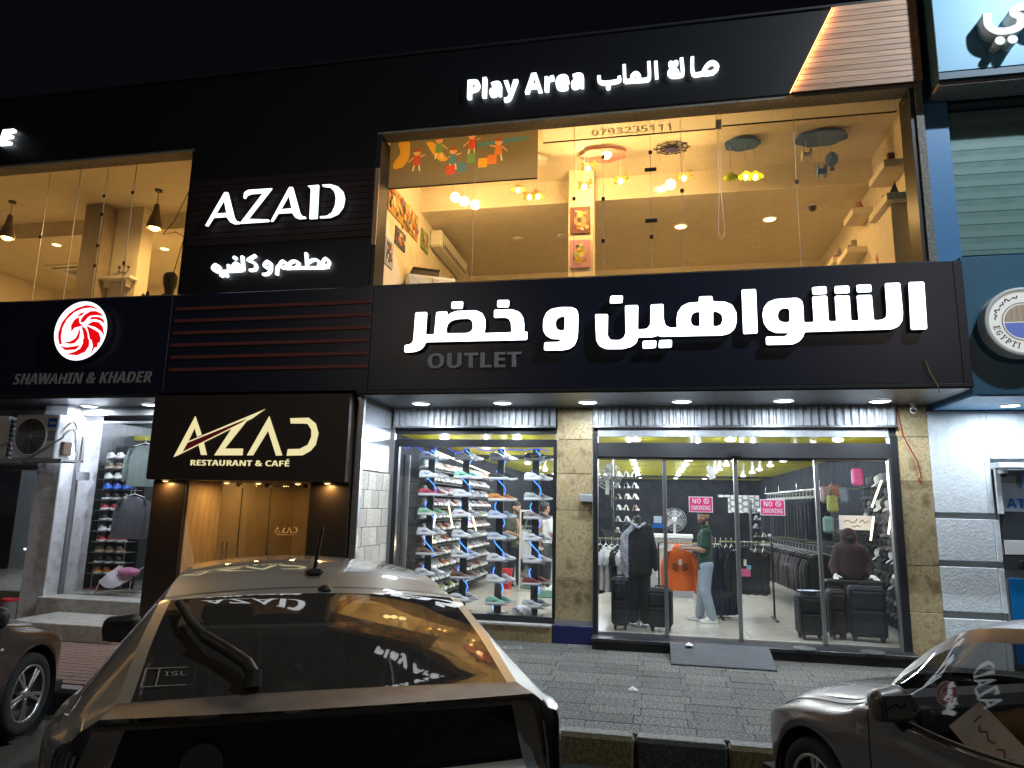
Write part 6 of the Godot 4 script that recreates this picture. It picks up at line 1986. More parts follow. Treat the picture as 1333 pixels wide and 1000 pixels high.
	for e in [[-0.16, 0.11, -0.1, 0.13, -0.05, 0.1, 0.0, 0.12, 0.02, 0.16], [0.05, 0.1, 0.09, 0.14, 0.12, 0.1, 0.17, 0.13], [-0.06, 0.05, -0.02, 0.04, 0.02, 0.06, 0.06, 0.04]]:
		for q in stroke(bend(pts(e), 4), 0.012):
			b = MB.new()
			b.flat(q, 0.001, 0.002)
			part("lettering", b, paint("banner_ink", lin(0.16, 0.07, 0.03), 0.6), bn)
	# signs and papers on the glass
	no_smoking("pink NO SMOKING card above the man's head", Vector3(0.63, 1.63, -0.088))
	no_smoking("pink NO SMOKING card right of the middle door stile", Vector3(1.51, 1.61, -0.088))
	single("hanging_card", null_box(-0.05, 0.05, -0.2, 0.0, -0.002, 0.002), M.card_white, "white card hanging from the yellow ceiling", "card", Vector3(0.9, 2.34, -2.0)).rotation.z = 0.25
	var oc := thing("sticker", "blue and white sticker on the glass left of the first stile", "sticker", Vector3(0.08, 1.42, -0.033))
	part("blue_sheet", null_box(-0.07, 0.07, 0.0, 0.05, 0, 0.001), paint("sticker_blue", lin(0.03, 0.16, 0.5), 0.5), oc)
	part("pale_sheet", null_box(-0.05, 0.05, 0.06, 0.15, 0, 0.001), paint("sticker_pale", lin(0.5, 0.62, 0.7), 0.5), oc)
	wall_fan("grey wall fan behind the left glass panel", Vector3(-0.61, 2.12, -0.95), 0.2, 0.19)
	wall_fan("round fan on the dark wall behind the man", Vector3(0.48, 1.46, -6.0), 0.0, 0.24)
	# back of the shop
	part("partition", null_box(-0.7, 1.6, 0.1, 1.95, -6.3, -6.2), M.dark_wall, self).name = "partition_wall"
	get_node("partition_wall").set_meta("label", "low dark partition wall behind the man in green")
	get_node("partition_wall").set_meta("category", "wall")
	var cn := thing("counter", "pale counter with small hooks behind the orange hoodie", "counter", Vector3(0.36, FLOOR, -4.0))
	part("front", null_box(-0.5, 0.36, 0.0, 1.05, -0.2, 0.0), paint("counter_grey", lin(0.32, 0.32, 0.33), 0.5), cn)
	part("top", null_box(-0.52, 0.38, 1.05, 1.12, -0.22, 0.02, 0.005), M.white_plastic, cn)
	var hx := thing("hexagon_panel", "white panel of black-edged hexagons on the back wall", "wall panel", Vector3(2.1, 1.62, -14.05))
	part("panel", null_box(0.0, 1.3, 0.0, 0.56, 0, 0.02), M.white_plastic, hx)
	for i in 7:
		for j in 3:
			b = MB.new()
			var c := Vector3(0.1 + i * 0.185, 0.1 + j * 0.2 + (0.1 if i % 2 else 0.0), 0.025)
			if c.y > 0.52: continue
			var p := []
			for k in 7: p.append(c + Vector3(cos(TAU * k / 6), sin(TAU * k / 6), 0) * 0.1)
			b.tube(p, 0.012, 4)
			part("hexagon", b, M.black, hx)
	# far shelves of shoes beside the jackets and on the left
	rng.seed = 55
	for e in [[2.05, -6.0, 9, 3, "beyond the right rails"], [-0.62, -3.0, 6, 3, "behind the wall fan"]]:
		var sh := thing("shoe_shelf", "narrow shelf tower of shoes " + e[4], "shoe rack", Vector3(e[0], FLOOR, e[1]))
		for k in e[2]:
			var y: float = (0.2 + k * 0.17) if e[2] == 9 else (1.15 + k * 0.19)
			part("shelf", null_box(-0.02, 0.42, y - 0.012, y, -0.15, 0.15), M.black, sh)
			for j in e[3]:
				var kd: int = [0, 1, 2, 0, 6, 9, 0][rng.randi_range(0, 6)]
				var o := single("sneaker", M.shoe_meshes[kd], M.shoe_mat, "%s shoe on the tower %s, %s shelf, %s along" % [M.shoe_kinds[kd][0], e[4], nth(k), nth(j)], "sneaker", Vector3(e[0] + 0.06 + j * 0.14, FLOOR + y, e[1] + 0.14), "shoes on the far towers")
				o.rotation.y = PI / 2 + rng.randf_range(-0.2, 0.2)
		part("side_panel", null_box(-0.04, -0.021, 0.0, 1.8 if e[2] == 9 else 2.4, -0.16, 0.16), M.black, sh)
	var mr := thing("mirror", "leaning mirror in a pale frame behind the fourth window post", "mirror", Vector3(-2.33, FLOOR, -3.9), 0.35)
	part("frame", null_box(-0.13, 0.13, 0.0, 1.5, -0.02, 0.0, 0.008), paint("pale_frame", lin(0.5, 0.48, 0.44), 0.5), mr)
	part("glass", null_box(-0.1, 0.1, 0.04, 1.46, 0.001, 0.004), paint("mirror_glass", lin(0.7, 0.72, 0.72), 0.03, 1.0), mr)
	var rb := thing("red_bin", "red plastic bin on the floor beside the man in olive", "bin", Vector3(-2.74, FLOOR, -4.2))
	b = MB.new()
	b.lathe([[0.075, 0.0], [0.1, 0.36], [0.108, 0.36], [0.108, 0.38], [0.094, 0.38], [0.07, 0.02], [0.0, 0.02]], Vector3.ZERO, Basis(), 20)
	part("bucket", b, M.red, rb)
	part("label_strip", null_box(-0.04, 0.04, 0.15, 0.2, 0.088, 0.092), M.red, rb)
	var om := thing("floor_mat", "green mat on the shop floor seen through the display window", "mat", Vector3(-1.75, FLOOR + 0.001, -3.6))
	part("mat", null_box(-0.35, 0.5, 0.0, 0.012, -0.5, 0.5, 0.003), paint("mat_green", lin(0.05, 0.13, 0.08), 0.95), om)
	for e in [[Vector3(-1.75, 0.75, -5.4), "striped red white and blue bag behind the fourth post", [0.5, 0.05, 0.06]], [Vector3(-1.55, 1.35, -5.6), "tan straw hat stack behind the fourth post", [0.5, 0.33, 0.2]], [Vector3(-1.95, 1.42, -5.8), "peach hat behind the person in white", [0.55, 0.36, 0.25]]]:
		b = MB.new()
		b.lathe([[0.17, 0.0], [0.1, 0.015], [0.095, 0.09], [0.06, 0.11], [0.001, 0.112]], Vector3.ZERO, Basis(), 20)
		if e[2][2] < 0.1:
			b = MB.new()
			b.box(Vector3.ZERO, Vector3(0.22, 0.24, 0.12), 0.03)
		single("hat" if e[2][2] > 0.1 else "tote_bag", b, paint("hat%d" % int(e[2][0] * 1000 + e[2][1] * 100), lin(e[2][0], e[2][1], e[2][2]), 0.8), e[1], "hat" if e[2][2] > 0.1 else "bag", e[0])
	var sk := paint("skin", lin(0.36, 0.2, 0.13), 0.55)
	sk.subsurf_scatter_enabled = true
	sk.subsurf_scatter_strength = 0.1
	var hair := paint("hair", lin(0.012, 0.009, 0.008), 0.6)
	var shoe_w_ := paint("shoe_white", lin(0.72, 0.72, 0.7), 0.5)
	var man := person("man in dark green polo shirt, light blue jeans and white sneakers beside the orange hoodie", Vector3(0.76, FLOOR, -1.3), -PI / 2, {"l_elbow": Vector3(0.21, 1.05, 0.05), "l_wrist": Vector3(0.13, 1.06, 0.27), "r_elbow": Vector3(-0.21, 1.05, 0.06), "r_wrist": Vector3(-0.1, 1.08, 0.28), "l_knee": Vector3(0.1, 0.45, 0.03), "l_ankle": Vector3(0.11, 0.09, -0.06), "r_knee": Vector3(-0.09, 0.45, 0.06), "r_ankle": Vector3(-0.1, 0.09, 0.1), "look": 0.85}, {"skin": sk, "hair": hair, "shirt": cloth("polo_green", lin(0.016, 0.055, 0.04)), "trousers": cloth("light_denim", lin(0.3, 0.36, 0.43)), "shoe": shoe_w_, "sole": shoe_w_})
	man.scale = Vector3.ONE * 0.955
	person("man in olive shirt and dark trousers standing among the shoes", Vector3(-2.72, FLOOR, -4.85), 0.7, {"l_elbow": Vector3(0.21, 1.06, 0.05), "l_wrist": Vector3(0.05, 1.14, 0.22), "r_elbow": Vector3(-0.22, 1.05, 0.03), "r_wrist": Vector3(-0.1, 1.0, 0.22), "l_knee": Vector3(0.09, 0.45, 0.02), "l_ankle": Vector3(0.1, 0.09, 0.0), "r_knee": Vector3(-0.09, 0.45, 0.02), "r_ankle": Vector3(-0.1, 0.09, 0.0), "look": 0.3}, {"skin": sk, "hair": hair, "shirt": cloth("olive_cloth", lin(0.06, 0.065, 0.045)), "trousers": cloth("navy_cloth", lin(0.014, 0.018, 0.035)), "shoe": paint("shoe_black", lin(0.02, 0.02, 0.02), 0.5), "sole": M.shoe_black})
	person("person in white shirt and dark trousers half hidden behind the fourth window post", Vector3(-2.08, FLOOR, -4.5), 2.4, {"l_elbow": Vector3(0.22, 1.05, 0.02), "l_wrist": Vector3(0.2, 0.86, 0.14), "r_elbow": Vector3(-0.22, 1.05, 0.02), "r_wrist": Vector3(-0.22, 0.84, 0.1), "l_knee": Vector3(0.09, 0.45, 0.02), "l_ankle": Vector3(0.1, 0.09, 0.0), "r_knee": Vector3(-0.09, 0.45, 0.02), "r_ankle": Vector3(-0.1, 0.09, 0.0)}, {"skin": sk, "hair": hair, "shirt": cloth("white_cloth", lin(0.68, 0.68, 0.7)), "trousers": cloth("charcoal_cloth", lin(0.03, 0.03, 0.03)), "shoe": shoe_w_, "sole": shoe_w_, "beard": false})

func make_small_shop_stock() -> void:
	var t := thing("shoe_rack", "narrow chrome rack of shoes in the small shop on the left", "shoe rack", Vector3(-8.17, 0.28, -0.2))
	for s in [-0.26, 0.26]:
		var b := MB.new()
		b.cyl(Vector3(s, 0, 0), Vector3(s, 2.2, 0), 0.01, 0.01, 8)
		part("upright", b, M.steel, t)
	part("back_board", null_box(-0.3, 0.3, 0.0, 2.2, -0.24, -0.22), M.black, t)
	var tones := [["white", 0], ["brown", 9], ["white", 0], ["blue", 7], ["black", 6], ["red", 11], ["black", 6], ["white and grey", 1], ["red", 11], ["brown", 9], ["black", 6], ["orange", 8]]
	var blue := sneaker_mesh(Color(0.03, 0.12, 0.6), Color(0.05, 0.15, 0.6))
	for k in 12:
		var y := 2.26 - k * 0.158
		part("shelf", null_box(-0.27, 0.27, y - 0.292, y - 0.285, -0.22, 0.12), M.grey_plastic, t)
		for j in 3:
			var o := single("sneaker", blue if k == 3 else M.shoe_meshes[tones[k][1]], M.shoe_mat, "%s shoe on the small shop's rack, %s shelf down, %s from left" % [tones[k][0], nth(k), nth(j)], "sneaker", Vector3(-8.38 + j * 0.17, y, -0.18), "shoes on the small shop's rack")
			o.rotation.y = -0.5
	hung("hung_jacket", "pale green jacket hanging high in the small shop window", Vector3(-7.55, 2.55, 0.05), 0.3, 0.44, 0.62, cloth("sage_cloth", lin(0.16, 0.2, 0.19)), 0.5)
	hung("hung_jacket", "grey zip jacket hanging low in the small shop window", Vector3(-7.58, 1.78, 0.12), 0.15, 0.46, 0.62, cloth("grey_cloth", lin(0.11, 0.11, 0.13)), 0.56)
	var o := thing("baby_bouncer", "white spotted baby bouncer with pink hood on the small shop floor", "baby chair", Vector3(-7.62, 0.28, 0.15))
	var b := MB.new()
	var g := []
	for i in 13:
		var row := []
		for j in 13:
			var u := (i - 6) / 6.0
			var w := (j - 6) / 6.0
			row.append(Vector3(u * 0.24, 0.16 + 0.14 * (w * 0.8) + 0.12 * (u * u) + 0.05 * w * w, -w * 0.22) * (1.0 - 0.12 * absf(u * w)))
		g.append(row)
	b.sheet(g, Vector3(0, 1, 0.5))
	part("seat", b, grainy("spotted", [[0.0, lin(0.12, 0.08, 0.12)], [0.32, lin(0.2, 0.15, 0.2)], [0.38, lin(0.66, 0.63, 0.66)], [1.0, lin(0.7, 0.68, 0.7)]], 0.05, 0.4, 0.8), o)
	b = MB.new()
	b.ball(Vector3(0.03, 0.3, -0.1), Vector3(0.18, 0.07, 0.1), 14, 8)
	part("hood", b, paint("baby_pink", lin(0.6, 0.22, 0.4), 0.8), o)
	b = MB.new()
	b.tube([Vector3(-0.25, 0.2, 0.1), Vector3(-0.28, 0.02, 0.16), Vector3(0.28, 0.02, 0.16), Vector3(0.25, 0.2, 0.1)], 0.008, 6)
	b.tube([Vector3(-0.28, 0.012, 0.16), Vector3(-0.28, 0.012, -0.2), Vector3(0.28, 0.012, -0.2), Vector3(0.28, 0.012, 0.16)], 0.008, 6)
	part("frame", b, M.white_plastic, o)
const AMBER := Color(1.0, 0.79, 0.47)

func cloud_outline(w: float, h: float, bumps: int, seed_: float) -> PackedVector2Array:
	var o := PackedVector2Array()
	for k in 60:
		var a := TAU * k / 60
		var r := 1.0 + 0.13 * absf(sin(a * bumps / 2.0 + seed_))
		o.push_back(Vector2(cos(a) * w / 2 * r, sin(a) * h / 2 * r))
	return o

func drop(o: Node3D, at: Vector3, shape: String, m: Material, lit: bool) -> void:
	var b := MB.new()
	b.tube([Vector3(at.x, 0, at.z), at], 0.004, 4)
	part("cord", b, M.white_plastic, o)
	if shape == "globe":
		b = MB.new()
		b.ball(at, Vector3(0.075, 0.075, 0.075), 16, 10)
		part("globe", b, glowing("globe", Color(1.0, 0.86, 0.58), 5.0), o)
		bulb_lamp(o, at, 0.4, AMBER, 0.07)
		return
	if shape == "shade":
		b = MB.new()
		var n := 10
		for k in n:
			var a0 := TAU * k / n
			var a1 := TAU * (k + 1) / n
			var am := (a0 + a1) / 2
			var e0 := Vector3(cos(a0) * 0.1, -0.03, sin(a0) * 0.1)
			var e1 := Vector3(cos(a1) * 0.1, -0.03, sin(a1) * 0.1)
			var mid := Vector3(cos(am) * 0.115, -0.05, sin(am) * 0.115)
			b.tri(at + Vector3(0, 0.06, 0), at + e0, at + mid, e0)
			b.tri(at + Vector3(0, 0.06, 0), at + mid, at + e1, e1)
		part("shade", b, m, o)
	elif shape == "animal":
		b = MB.new()
		b.flat(eased(pts([-0.1, -0.06, -0.085, 0.0, -0.11, 0.05, -0.06, 0.045, -0.02, 0.02, 0.05, 0.03, 0.08, 0.09, 0.11, 0.06, 0.1, 0.03, 0.12, 0.0, 0.07, -0.01, 0.08, -0.07, 0.05, -0.07, 0.04, -0.02, -0.04, -0.02, -0.06, -0.07]), 0.01), -0.012, 0.012, Transform3D(Basis(), at))
		part("figure", b, m, o)
	elif shape == "balloon":
		b = MB.new()
		b.ball(at + Vector3(0, 0.05, 0), Vector3(0.085, 0.1, 0.085), 12, 10)
		part("balloon", b, m, o)
		b = MB.new()
		b.box(at + Vector3(0, -0.09, 0), Vector3(0.06, 0.05, 0.06), 0.01)
		part("basket", b, M.grey_plastic, o)
	elif shape == "reel":
		b = MB.new()
		b.cyl(at + Vector3(-0.06, 0, 0), at + Vector3(-0.045, 0, 0), 0.09, 0.09, 16)
		b.cyl(at + Vector3(0.045, 0, 0), at + Vector3(0.06, 0, 0), 0.09, 0.09, 16)
		b.cyl(at + Vector3(-0.045, 0, 0), at + Vector3(0.045, 0, 0), 0.04, 0.04, 12)
		part("reel", b, m, o)
	if lit:
		b = MB.new()
		b.ball(at + Vector3(0, -0.045, 0.015 if shape == "animal" else 0.0), Vector3(0.035, 0.045, 0.035), 12, 8)
		part("bulb", b, M.warm_bulb, o)
		bulb_lamp(o, at + Vector3(0, -0.045, 0.015 if shape == "animal" else 0.0), 0.4, AMBER, 0.03)

func poster(label: String, at: Vector3, turn: float, w: float, h: float, a: Color, b_: Color, c_: Color, category := "poster") -> Node3D:
	var o := thing("wall_poster", label, category, at, turn, "posters in the play room")
	part("board", null_box(-w / 2, w / 2, -h / 2, h / 2, 0.0, 0.018, 0.003), paint("poster_%s" % a.to_html(), a, 0.5), o)
	# plain blocks of colour stand in for the printed picture
	var b := MB.new()
	b.flat(cloud_outline(w * 0.55, h * 0.5, 6, at.z), 0.0, 0.002, Transform3D(Basis(), Vector3(0, -h * 0.08, 0.0185)))
	part("print_shape", b, paint("poster_%s" % b_.to_html(), b_, 0.5), o)
	b = MB.new()
	b.flat(cloud_outline(w * 0.3, h * 0.26, 5, at.x), 0.0, 0.002, Transform3D(Basis(), Vector3(0, h * 0.2, 0.021)))
	part("print_shape", b, paint("poster_%s" % c_.to_html(), c_, 0.5), o)
	rng.seed = int(absf(at.x * 71 + at.y * 37 + at.z * 53) * 10)
	for k in 14:
		b = MB.new()
		b.flat(cloud_outline(rng.randf_range(0.05, 0.13) * w * 1.6, rng.randf_range(0.04, 0.1) * h * 1.6, 3 + k % 4, k), 0.0, 0.001, Transform3D(Basis(Vector3.BACK, rng.randf() * PI), Vector3(rng.randf_range(-0.36, 0.36) * w, rng.randf_range(-0.4, 0.4) * h, 0.0235 + 0.0012 * k)))
		part("print_shape", b, [M["poster_%s" % a.to_html()], M["poster_%s" % b_.to_html()], M["poster_%s" % c_.to_html()], paint("print_cream", lin(0.6, 0.52, 0.4), 0.5), paint("print_dark", lin(0.08, 0.05, 0.05), 0.5)][k % 5], o)
	return o

func make_play_room() -> void:
	var o: Node3D
	var b: MB
	var y := 6.799
	# ceiling decorations with hanging lamps
	var pink := paint("deco_pink", lin(0.62, 0.25, 0.25), 0.5)
	var teal := paint("deco_blue", lin(0.04, 0.13, 0.4), 0.5)
	var lime := paint("deco_lime", lin(0.3, 0.42, 0.02), 0.4)
	lime.backlight_enabled = true
	lime.backlight = lin(0.3, 0.4, 0.02)
	var gold := paint("deco_gold", lin(0.6, 0.42, 0.12), 0.5)
	o = thing("ceiling_cloud", "pink cloud ceiling lamp with hanging animal figures in the play room", "ceiling lamp", Vector3(-0.62, y, -0.15), 0.0, "cloud lamps of the play room")
	b = MB.new()
	b.flat(cloud_outline(0.62, 0.4, 7, 0.3), 0.0, 0.03, Transform3D(Basis(Vector3.RIGHT, PI / 2), Vector3(0, -0.03, 0)))
	part("cloud_board", b, pink, o)
	drop(o, Vector3(-0.22, -0.2, 0.0), "animal", gold, true)
	drop(o, Vector3(-0.27, -0.49, 0.02), "animal", gold, true)
	drop(o, Vector3(0.05, -0.06, 0.05), "globe", gold, true)
	drop(o, Vector3(0.25, -0.44, 0.0), "animal", gold, true)
	o = thing("ceiling_web", "spider web shaped ceiling lamp with three hanging globes in the play room", "ceiling lamp", Vector3(0.36, y, -0.15), 0.0, "cloud lamps of the play room")
	b = MB.new()
	for k in 10:
		var a := TAU * k / 10
		b.tube([Vector3(0, -0.02, 0), Vector3(cos(a) * 0.26, -0.02, sin(a) * 0.2)], 0.008, 4)
	for r in [0.09, 0.16, 0.23]:
		var p := []
		for k in 11: p.append(Vector3(cos(TAU * k / 10) * r, -0.02, sin(TAU * k / 10) * r * 0.77))
		b.tube(p, 0.008, 4)
	part("web", b, M.black, o)
	b = MB.new()
	b.ball(Vector3(0, -0.035, 0), Vector3(0.09, 0.03, 0.06))
	part("spider", b, paint("spider_blue", lin(0.04, 0.03, 0.2), 0.5), o)
	drop(o, Vector3(-0.17, -0.6, 0), "shade", M.white_plastic, true)
	drop(o, Vector3(-0.03, -0.58, 0), "globe", gold, true)
	drop(o, Vector3(0.16, -0.46, 0), "animal", gold, true)
	o = thing("ceiling_cloud", "dotted blue cloud ceiling lamp with three lime leaf shades in the play room", "ceiling lamp", Vector3(1.33, y, -0.15), 0.0, "cloud lamps of the play room")
	b = MB.new()
	b.flat(cloud_outline(0.44, 0.32, 7, 1.0), 0.0, 0.03, Transform3D(Basis(Vector3.RIGHT, PI / 2), Vector3(0, -0.03, 0)))
	part("cloud_board", b, teal, o)
	rng.seed = 12
	for k in 16:
		b = MB.new()
		var a := k * 2.4
		var r := sqrt(k / 16.0)
		b.cyl(Vector3(cos(a) * 0.19 * r, -0.031, sin(a) * 0.14 * r), Vector3(cos(a) * 0.19 * r, -0.035, sin(a) * 0.14 * r), 0.011, 0.011, 8)
		part("star_dot", b, glowing("star", Color(0.85, 0.95, 1.0), 1.5), o)
	drop(o, Vector3(-0.17, -0.5, 0), "shade", lime, false)
	drop(o, Vector3(0.03, -0.5, 0), "shade", lime, true)
	drop(o, Vector3(0.15, -0.53, 0.04), "shade", lime, true)
	o = thing("ceiling_cloud", "blue planet cloud ceiling lamp with hanging balloons in the play room", "ceiling lamp", Vector3(2.37, y, -0.15), 0.0, "cloud lamps of the play room")
	b = MB.new()
	b.flat(cloud_outline(0.62, 0.4, 7, 2.0), 0.0, 0.03, Transform3D(Basis(Vector3.RIGHT, PI / 2), Vector3(0, -0.03, 0)))
	part("cloud_board", b, teal, o)
	for e in [[-0.08, 0.05, 0.07, gold], [0.17, -0.02, 0.08, gold], [0.02, -0.12, 0.04, M.white_plastic], [-0.22, 0.0, 0.04, M.white_plastic], [0.0, 0.0, 0.03, M.red]]:
		b = MB.new()
		b.cyl(Vector3(e[0], -0.031, e[1]), Vector3(e[0], -0.036, e[1]), e[2], e[2], 18)
		part("planet", b, e[3], o)
	drop(o, Vector3(-0.2, -0.28, 0), "reel", M.white_plastic, false)
	drop(o, Vector3(-0.03, -0.55, 0.03), "reel", paint("balloon_blue", lin(0.12, 0.28, 0.6), 0.5), false)
	drop(o, Vector3(0.12, -0.42, 0), "balloon", M.balloon_blue, false)
	o = thing("ceiling_lamp", "cluster of three white globes hanging left in the play room", "ceiling lamp", Vector3(-2.7, y, -0.15), 0.0, "cloud lamps of the play room")
	b = MB.new()
	b.cyl(Vector3.ZERO, Vector3(0, -0.03, 0), 0.2, 0.2, 24)
	part("plate", b, M.white_plastic, o)
	drop(o, Vector3(-0.15, -0.55, 0), "globe", gold, true)
	drop(o, Vector3(-0.02, -0.6, -0.05), "globe", gold, true)
	drop(o, Vector3(0.17, -0.7, 0.02), "globe", gold, true)
	o = thing("ceiling_lamp", "cluster of golden animal lamps left of the white column in the play room", "ceiling lamp", Vector3(-1.7, y, -0.15), 0.0, "cloud lamps of the play room")
	b = MB.new()
	b.flat(cloud_outline(0.46, 0.34, 7, 0.7), 0.0, 0.03, Transform3D(Basis(Vector3.RIGHT, PI / 2), Vector3(0, -0.03, 0)))
	part("cloud_board", b, M.white_plastic, o)
	drop(o, Vector3(-0.18, -0.46, 0), "shade", gold, true)
	drop(o, Vector3(0.0, -0.6, 0.02), "animal", gold, true)
	drop(o, Vector3(0.12, -0.58, 0), "shade", gold, true)
	round_lamp("flat downlight in the play room's low ceiling, left one", Vector3(0.56, 6.419, -2.15), 0.1, "warm_disc", 2.2, AMBER, "downlights of the play room")
	round_lamp("flat downlight in the play room's low ceiling, right one", Vector3(1.98, 6.419, -2.05), 0.1, "warm_disc", 2.2, AMBER, "downlights of the play room")
	for x in [-2.3, -1.5]:
		round_lamp("unlit flat downlight in the play room's low ceiling, %s" % ("outer" if x < -2 else "inner"), Vector3(x, 6.419, -2.3), 0.08, "cream_plain" if M.has("cream_plain") else "white_plastic", 0.0, AMBER, "unlit downlights of the play room")
	# column with two posters
	o = thing("room_column", "cream column with two posters in the play room", "column", Vector3(-0.99, 4.2, -0.78))
	part("shaft", null_box(-0.19, 0.19, 0.0, 2.598, -0.15, 0.16, 0.006), M.cream_wall, o)
	poster("upper poster on the play room column, rose and gold", Vector3(-1.0, 5.96, -0.612), 0.0, 0.31, 0.43, lin(0.16, 0.06, 0.05), lin(0.5, 0.25, 0.14), lin(0.55, 0.36, 0.12))
	poster("lower poster on the play room column, pink and yellow", Vector3(-1.0, 5.42, -0.612), 0.0, 0.31, 0.44, lin(0.5, 0.26, 0.36), lin(0.6, 0.45, 0.06), lin(0.25, 0.4, 0.1))
	# left wall
	poster("large crowded collage poster on the play room's left wall", Vector3(-3.679, 6.05, -0.17), PI / 2, 1.28, 0.42, lin(0.45, 0.25, 0.08), lin(0.5, 0.38, 0.12), lin(0.35, 0.1, 0.06))
	rng.seed = 40
	var col := get_node("wall_poster_002") as Node3D
	for k in 46:
		b = MB.new()
		var c := Vector2(rng.randf_range(-0.6, 0.6), rng.randf_range(-0.18, 0.18))
		b.flat(cloud_outline(rng.randf_range(0.06, 0.13), rng.randf_range(0.05, 0.12), 5, k), 0.0, 0.0015, Transform3D(Basis(), Vector3(c.x, c.y, 0.0235 + 0.0018 * (k % 12))))
		part("print_shape", b, paint("collage%d" % (k % 7), [lin(0.6, 0.42, 0.1), lin(0.45, 0.08, 0.06), lin(0.66, 0.6, 0.5), lin(0.12, 0.1, 0.09), lin(0.55, 0.3, 0.16), lin(0.5, 0.45, 0.2), lin(0.2, 0.16, 0.3)][k % 7], 0.5), col)
	poster("small dark blue poster with pale figures on the play room's left wall", Vector3(-3.679, 5.6, -0.08), PI / 2, 0.42, 0.28, lin(0.06, 0.08, 0.18), lin(0.5, 0.14, 0.1), lin(0.55, 0.45, 0.35))
	poster("small pale poster lowest on the play room's left wall", Vector3(-3.679, 5.22, 0.34), PI / 2, 0.32, 0.4, lin(0.4, 0.4, 0.42), lin(0.1, 0.08, 0.1), lin(0.35, 0.06, 0.06))
	poster("small green framed poster beside the wall air conditioner", Vector3(-3.679, 6.0, -1.18), PI / 2, 0.36, 0.34, lin(0.16, 0.3, 0.08), lin(0.5, 0.2, 0.2), lin(0.55, 0.4, 0.3))
	o = thing("wall_air_conditioner", "white split air conditioner on the play room's left wall", "air conditioner", Vector3(-3.679, 6.02, -2.3), PI / 2)
	part("casing", null_box(-0.85, 0.85, 0.0, 0.3, 0.0, 0.22, 0.03), M.white_plastic, o)
	part("outlet_slot", null_box(-0.75, 0.75, 0.02, 0.1, 0.2205, 0.223), M.unit_dark, o)
	for k in 12: part("louvre", null_box(-0.72 + k * 0.122, -0.7 + k * 0.122, 0.025, 0.095, 0.224, 0.23), M.white_plastic, o)
	o = thing("cabinet", "white cabinet with lattice doors in the play room corner", "cabinet", Vector3(-3.3, 4.2, -0.45), 0.5)
	part("carcass", null_box(-0.36, 0.36, 0.0, 0.86, -0.22, 0.2, 0.01), M.white_plastic, o)
	for sx in [-1.0, 1.0]:
		var d := part("door", null_box(sx * 0.18 - 0.17, sx * 0.18 + 0.17, 0.04, 0.82, 0.201, 0.222, 0.004), paint("door_white", lin(0.66, 0.62, 0.54), 0.5), o)
		b = MB.new()
		for k in 7:
			b.box(Vector3(sx * 0.18, 0.2 + k * 0.09, 0.226), Vector3(0.3, 0.012, 0.004), 0.0, Basis(Vector3.BACK, 0.6 if k % 2 else -0.6))
		part("lattice", b, M.white_plastic, d)
	o = thing("storage_box", "dark grey box standing on the lattice cabinet", "box", Vector3(-3.4, 5.06, -0.5), 0.5)
	part("box_body", null_box(-0.2, 0.2, 0.0, 0.14, -0.13, 0.13, 0.01), paint("box_grey", lin(0.06, 0.055, 0.05), 0.6), o)
	part("lid", null_box(-0.21, 0.21, 0.1405, 0.17, -0.14, 0.14, 0.006), M.black, o)
	o = thing("dome_camera", "dark dome camera on the play room's back wall", "security camera", Vector3(-2.95, 5.75, -4.19))
	b = MB.new()
	b.ball(Vector3(0, 0, 0.05), Vector3(0.07, 0.06, 0.07))
	part("dome", b, M.black, o)
	part("mount", null_box(-0.05, 0.05, 0.05, 0.09, 0.0, 0.1, 0.01), M.white_plastic, o)
	o = thing("dome_camera", "dark dome camera high in the play room's right corner", "security camera", Vector3(2.55, 6.419, -1.6))
	b = MB.new()
	b.ball(Vector3(0, -0.05, 0), Vector3(0.06, 0.06, 0.06))
	part("dome", b, M.black, o)
	b = MB.new()
	b.cyl(Vector3(0, 0, 0), Vector3(0, -0.03, 0), 0.06, 0.06, 14)
	part("mount", b, M.white_plastic, o)
	# right wall: box shelves with small things, posters and a pier
	var sh := [[6.02, 0.05, 0.62], [5.56, 0.0, 0.75], [6.0, -1.3, 0.5], [5.55, -1.75, 0.6], [5.7, -2.6, 0.6]]
	for k in sh.size():
		o = thing("wall_shelf", "white box shelf on the play room's right wall, %s from the front" % nth(k), "shelf", Vector3(3.249, sh[k][0], sh[k][1]), 0.0, "wall shelves of the play room")
		part("shelf_box", null_box(-0.28, 0.0, 0.0, 0.1, -sh[k][2] / 2, sh[k][2] / 2, 0.006), M.cream_wall, o)
		for j in 3:
			var z: float = sh[k][1] - sh[k][2] * 0.3 + j * sh[k][2] * 0.3
			b = MB.new()
			if (j + k) % 3 == 0:
				b.flat(pts([-0.07, 0, 0.07, 0, 0.02, 0.2]), -0.02, 0.02)
			elif (j + k) % 3 == 1:
				b.lathe([[0.0, 0.0], [0.04, 0.0], [0.05, 0.05], [0.025, 0.1], [0.03, 0.12], [0.0, 0.13]], Vector3.ZERO, Basis(), 12)
			else:
				b.box(Vector3(0, 0.07, 0), Vector3(0.09, 0.14, 0.06), 0.012)
			single("shelf_toy", b, paint("toy%d" % ((k * 3 + j) % 5), [lin(0.1, 0.1, 0.16), lin(0.35, 0.3, 0.26), lin(0.14, 0.06, 0.04), lin(0.4, 0.16, 0.14), lin(0.2, 0.22, 0.26)][(k * 3 + j) % 5], 0.5), "small toy on the %s right wall shelf, %s from the back" % [nth(k), nth(j)], "toy", Vector3(3.1, sh[k][0] + 0.101, z), "toys on the wall shelves")
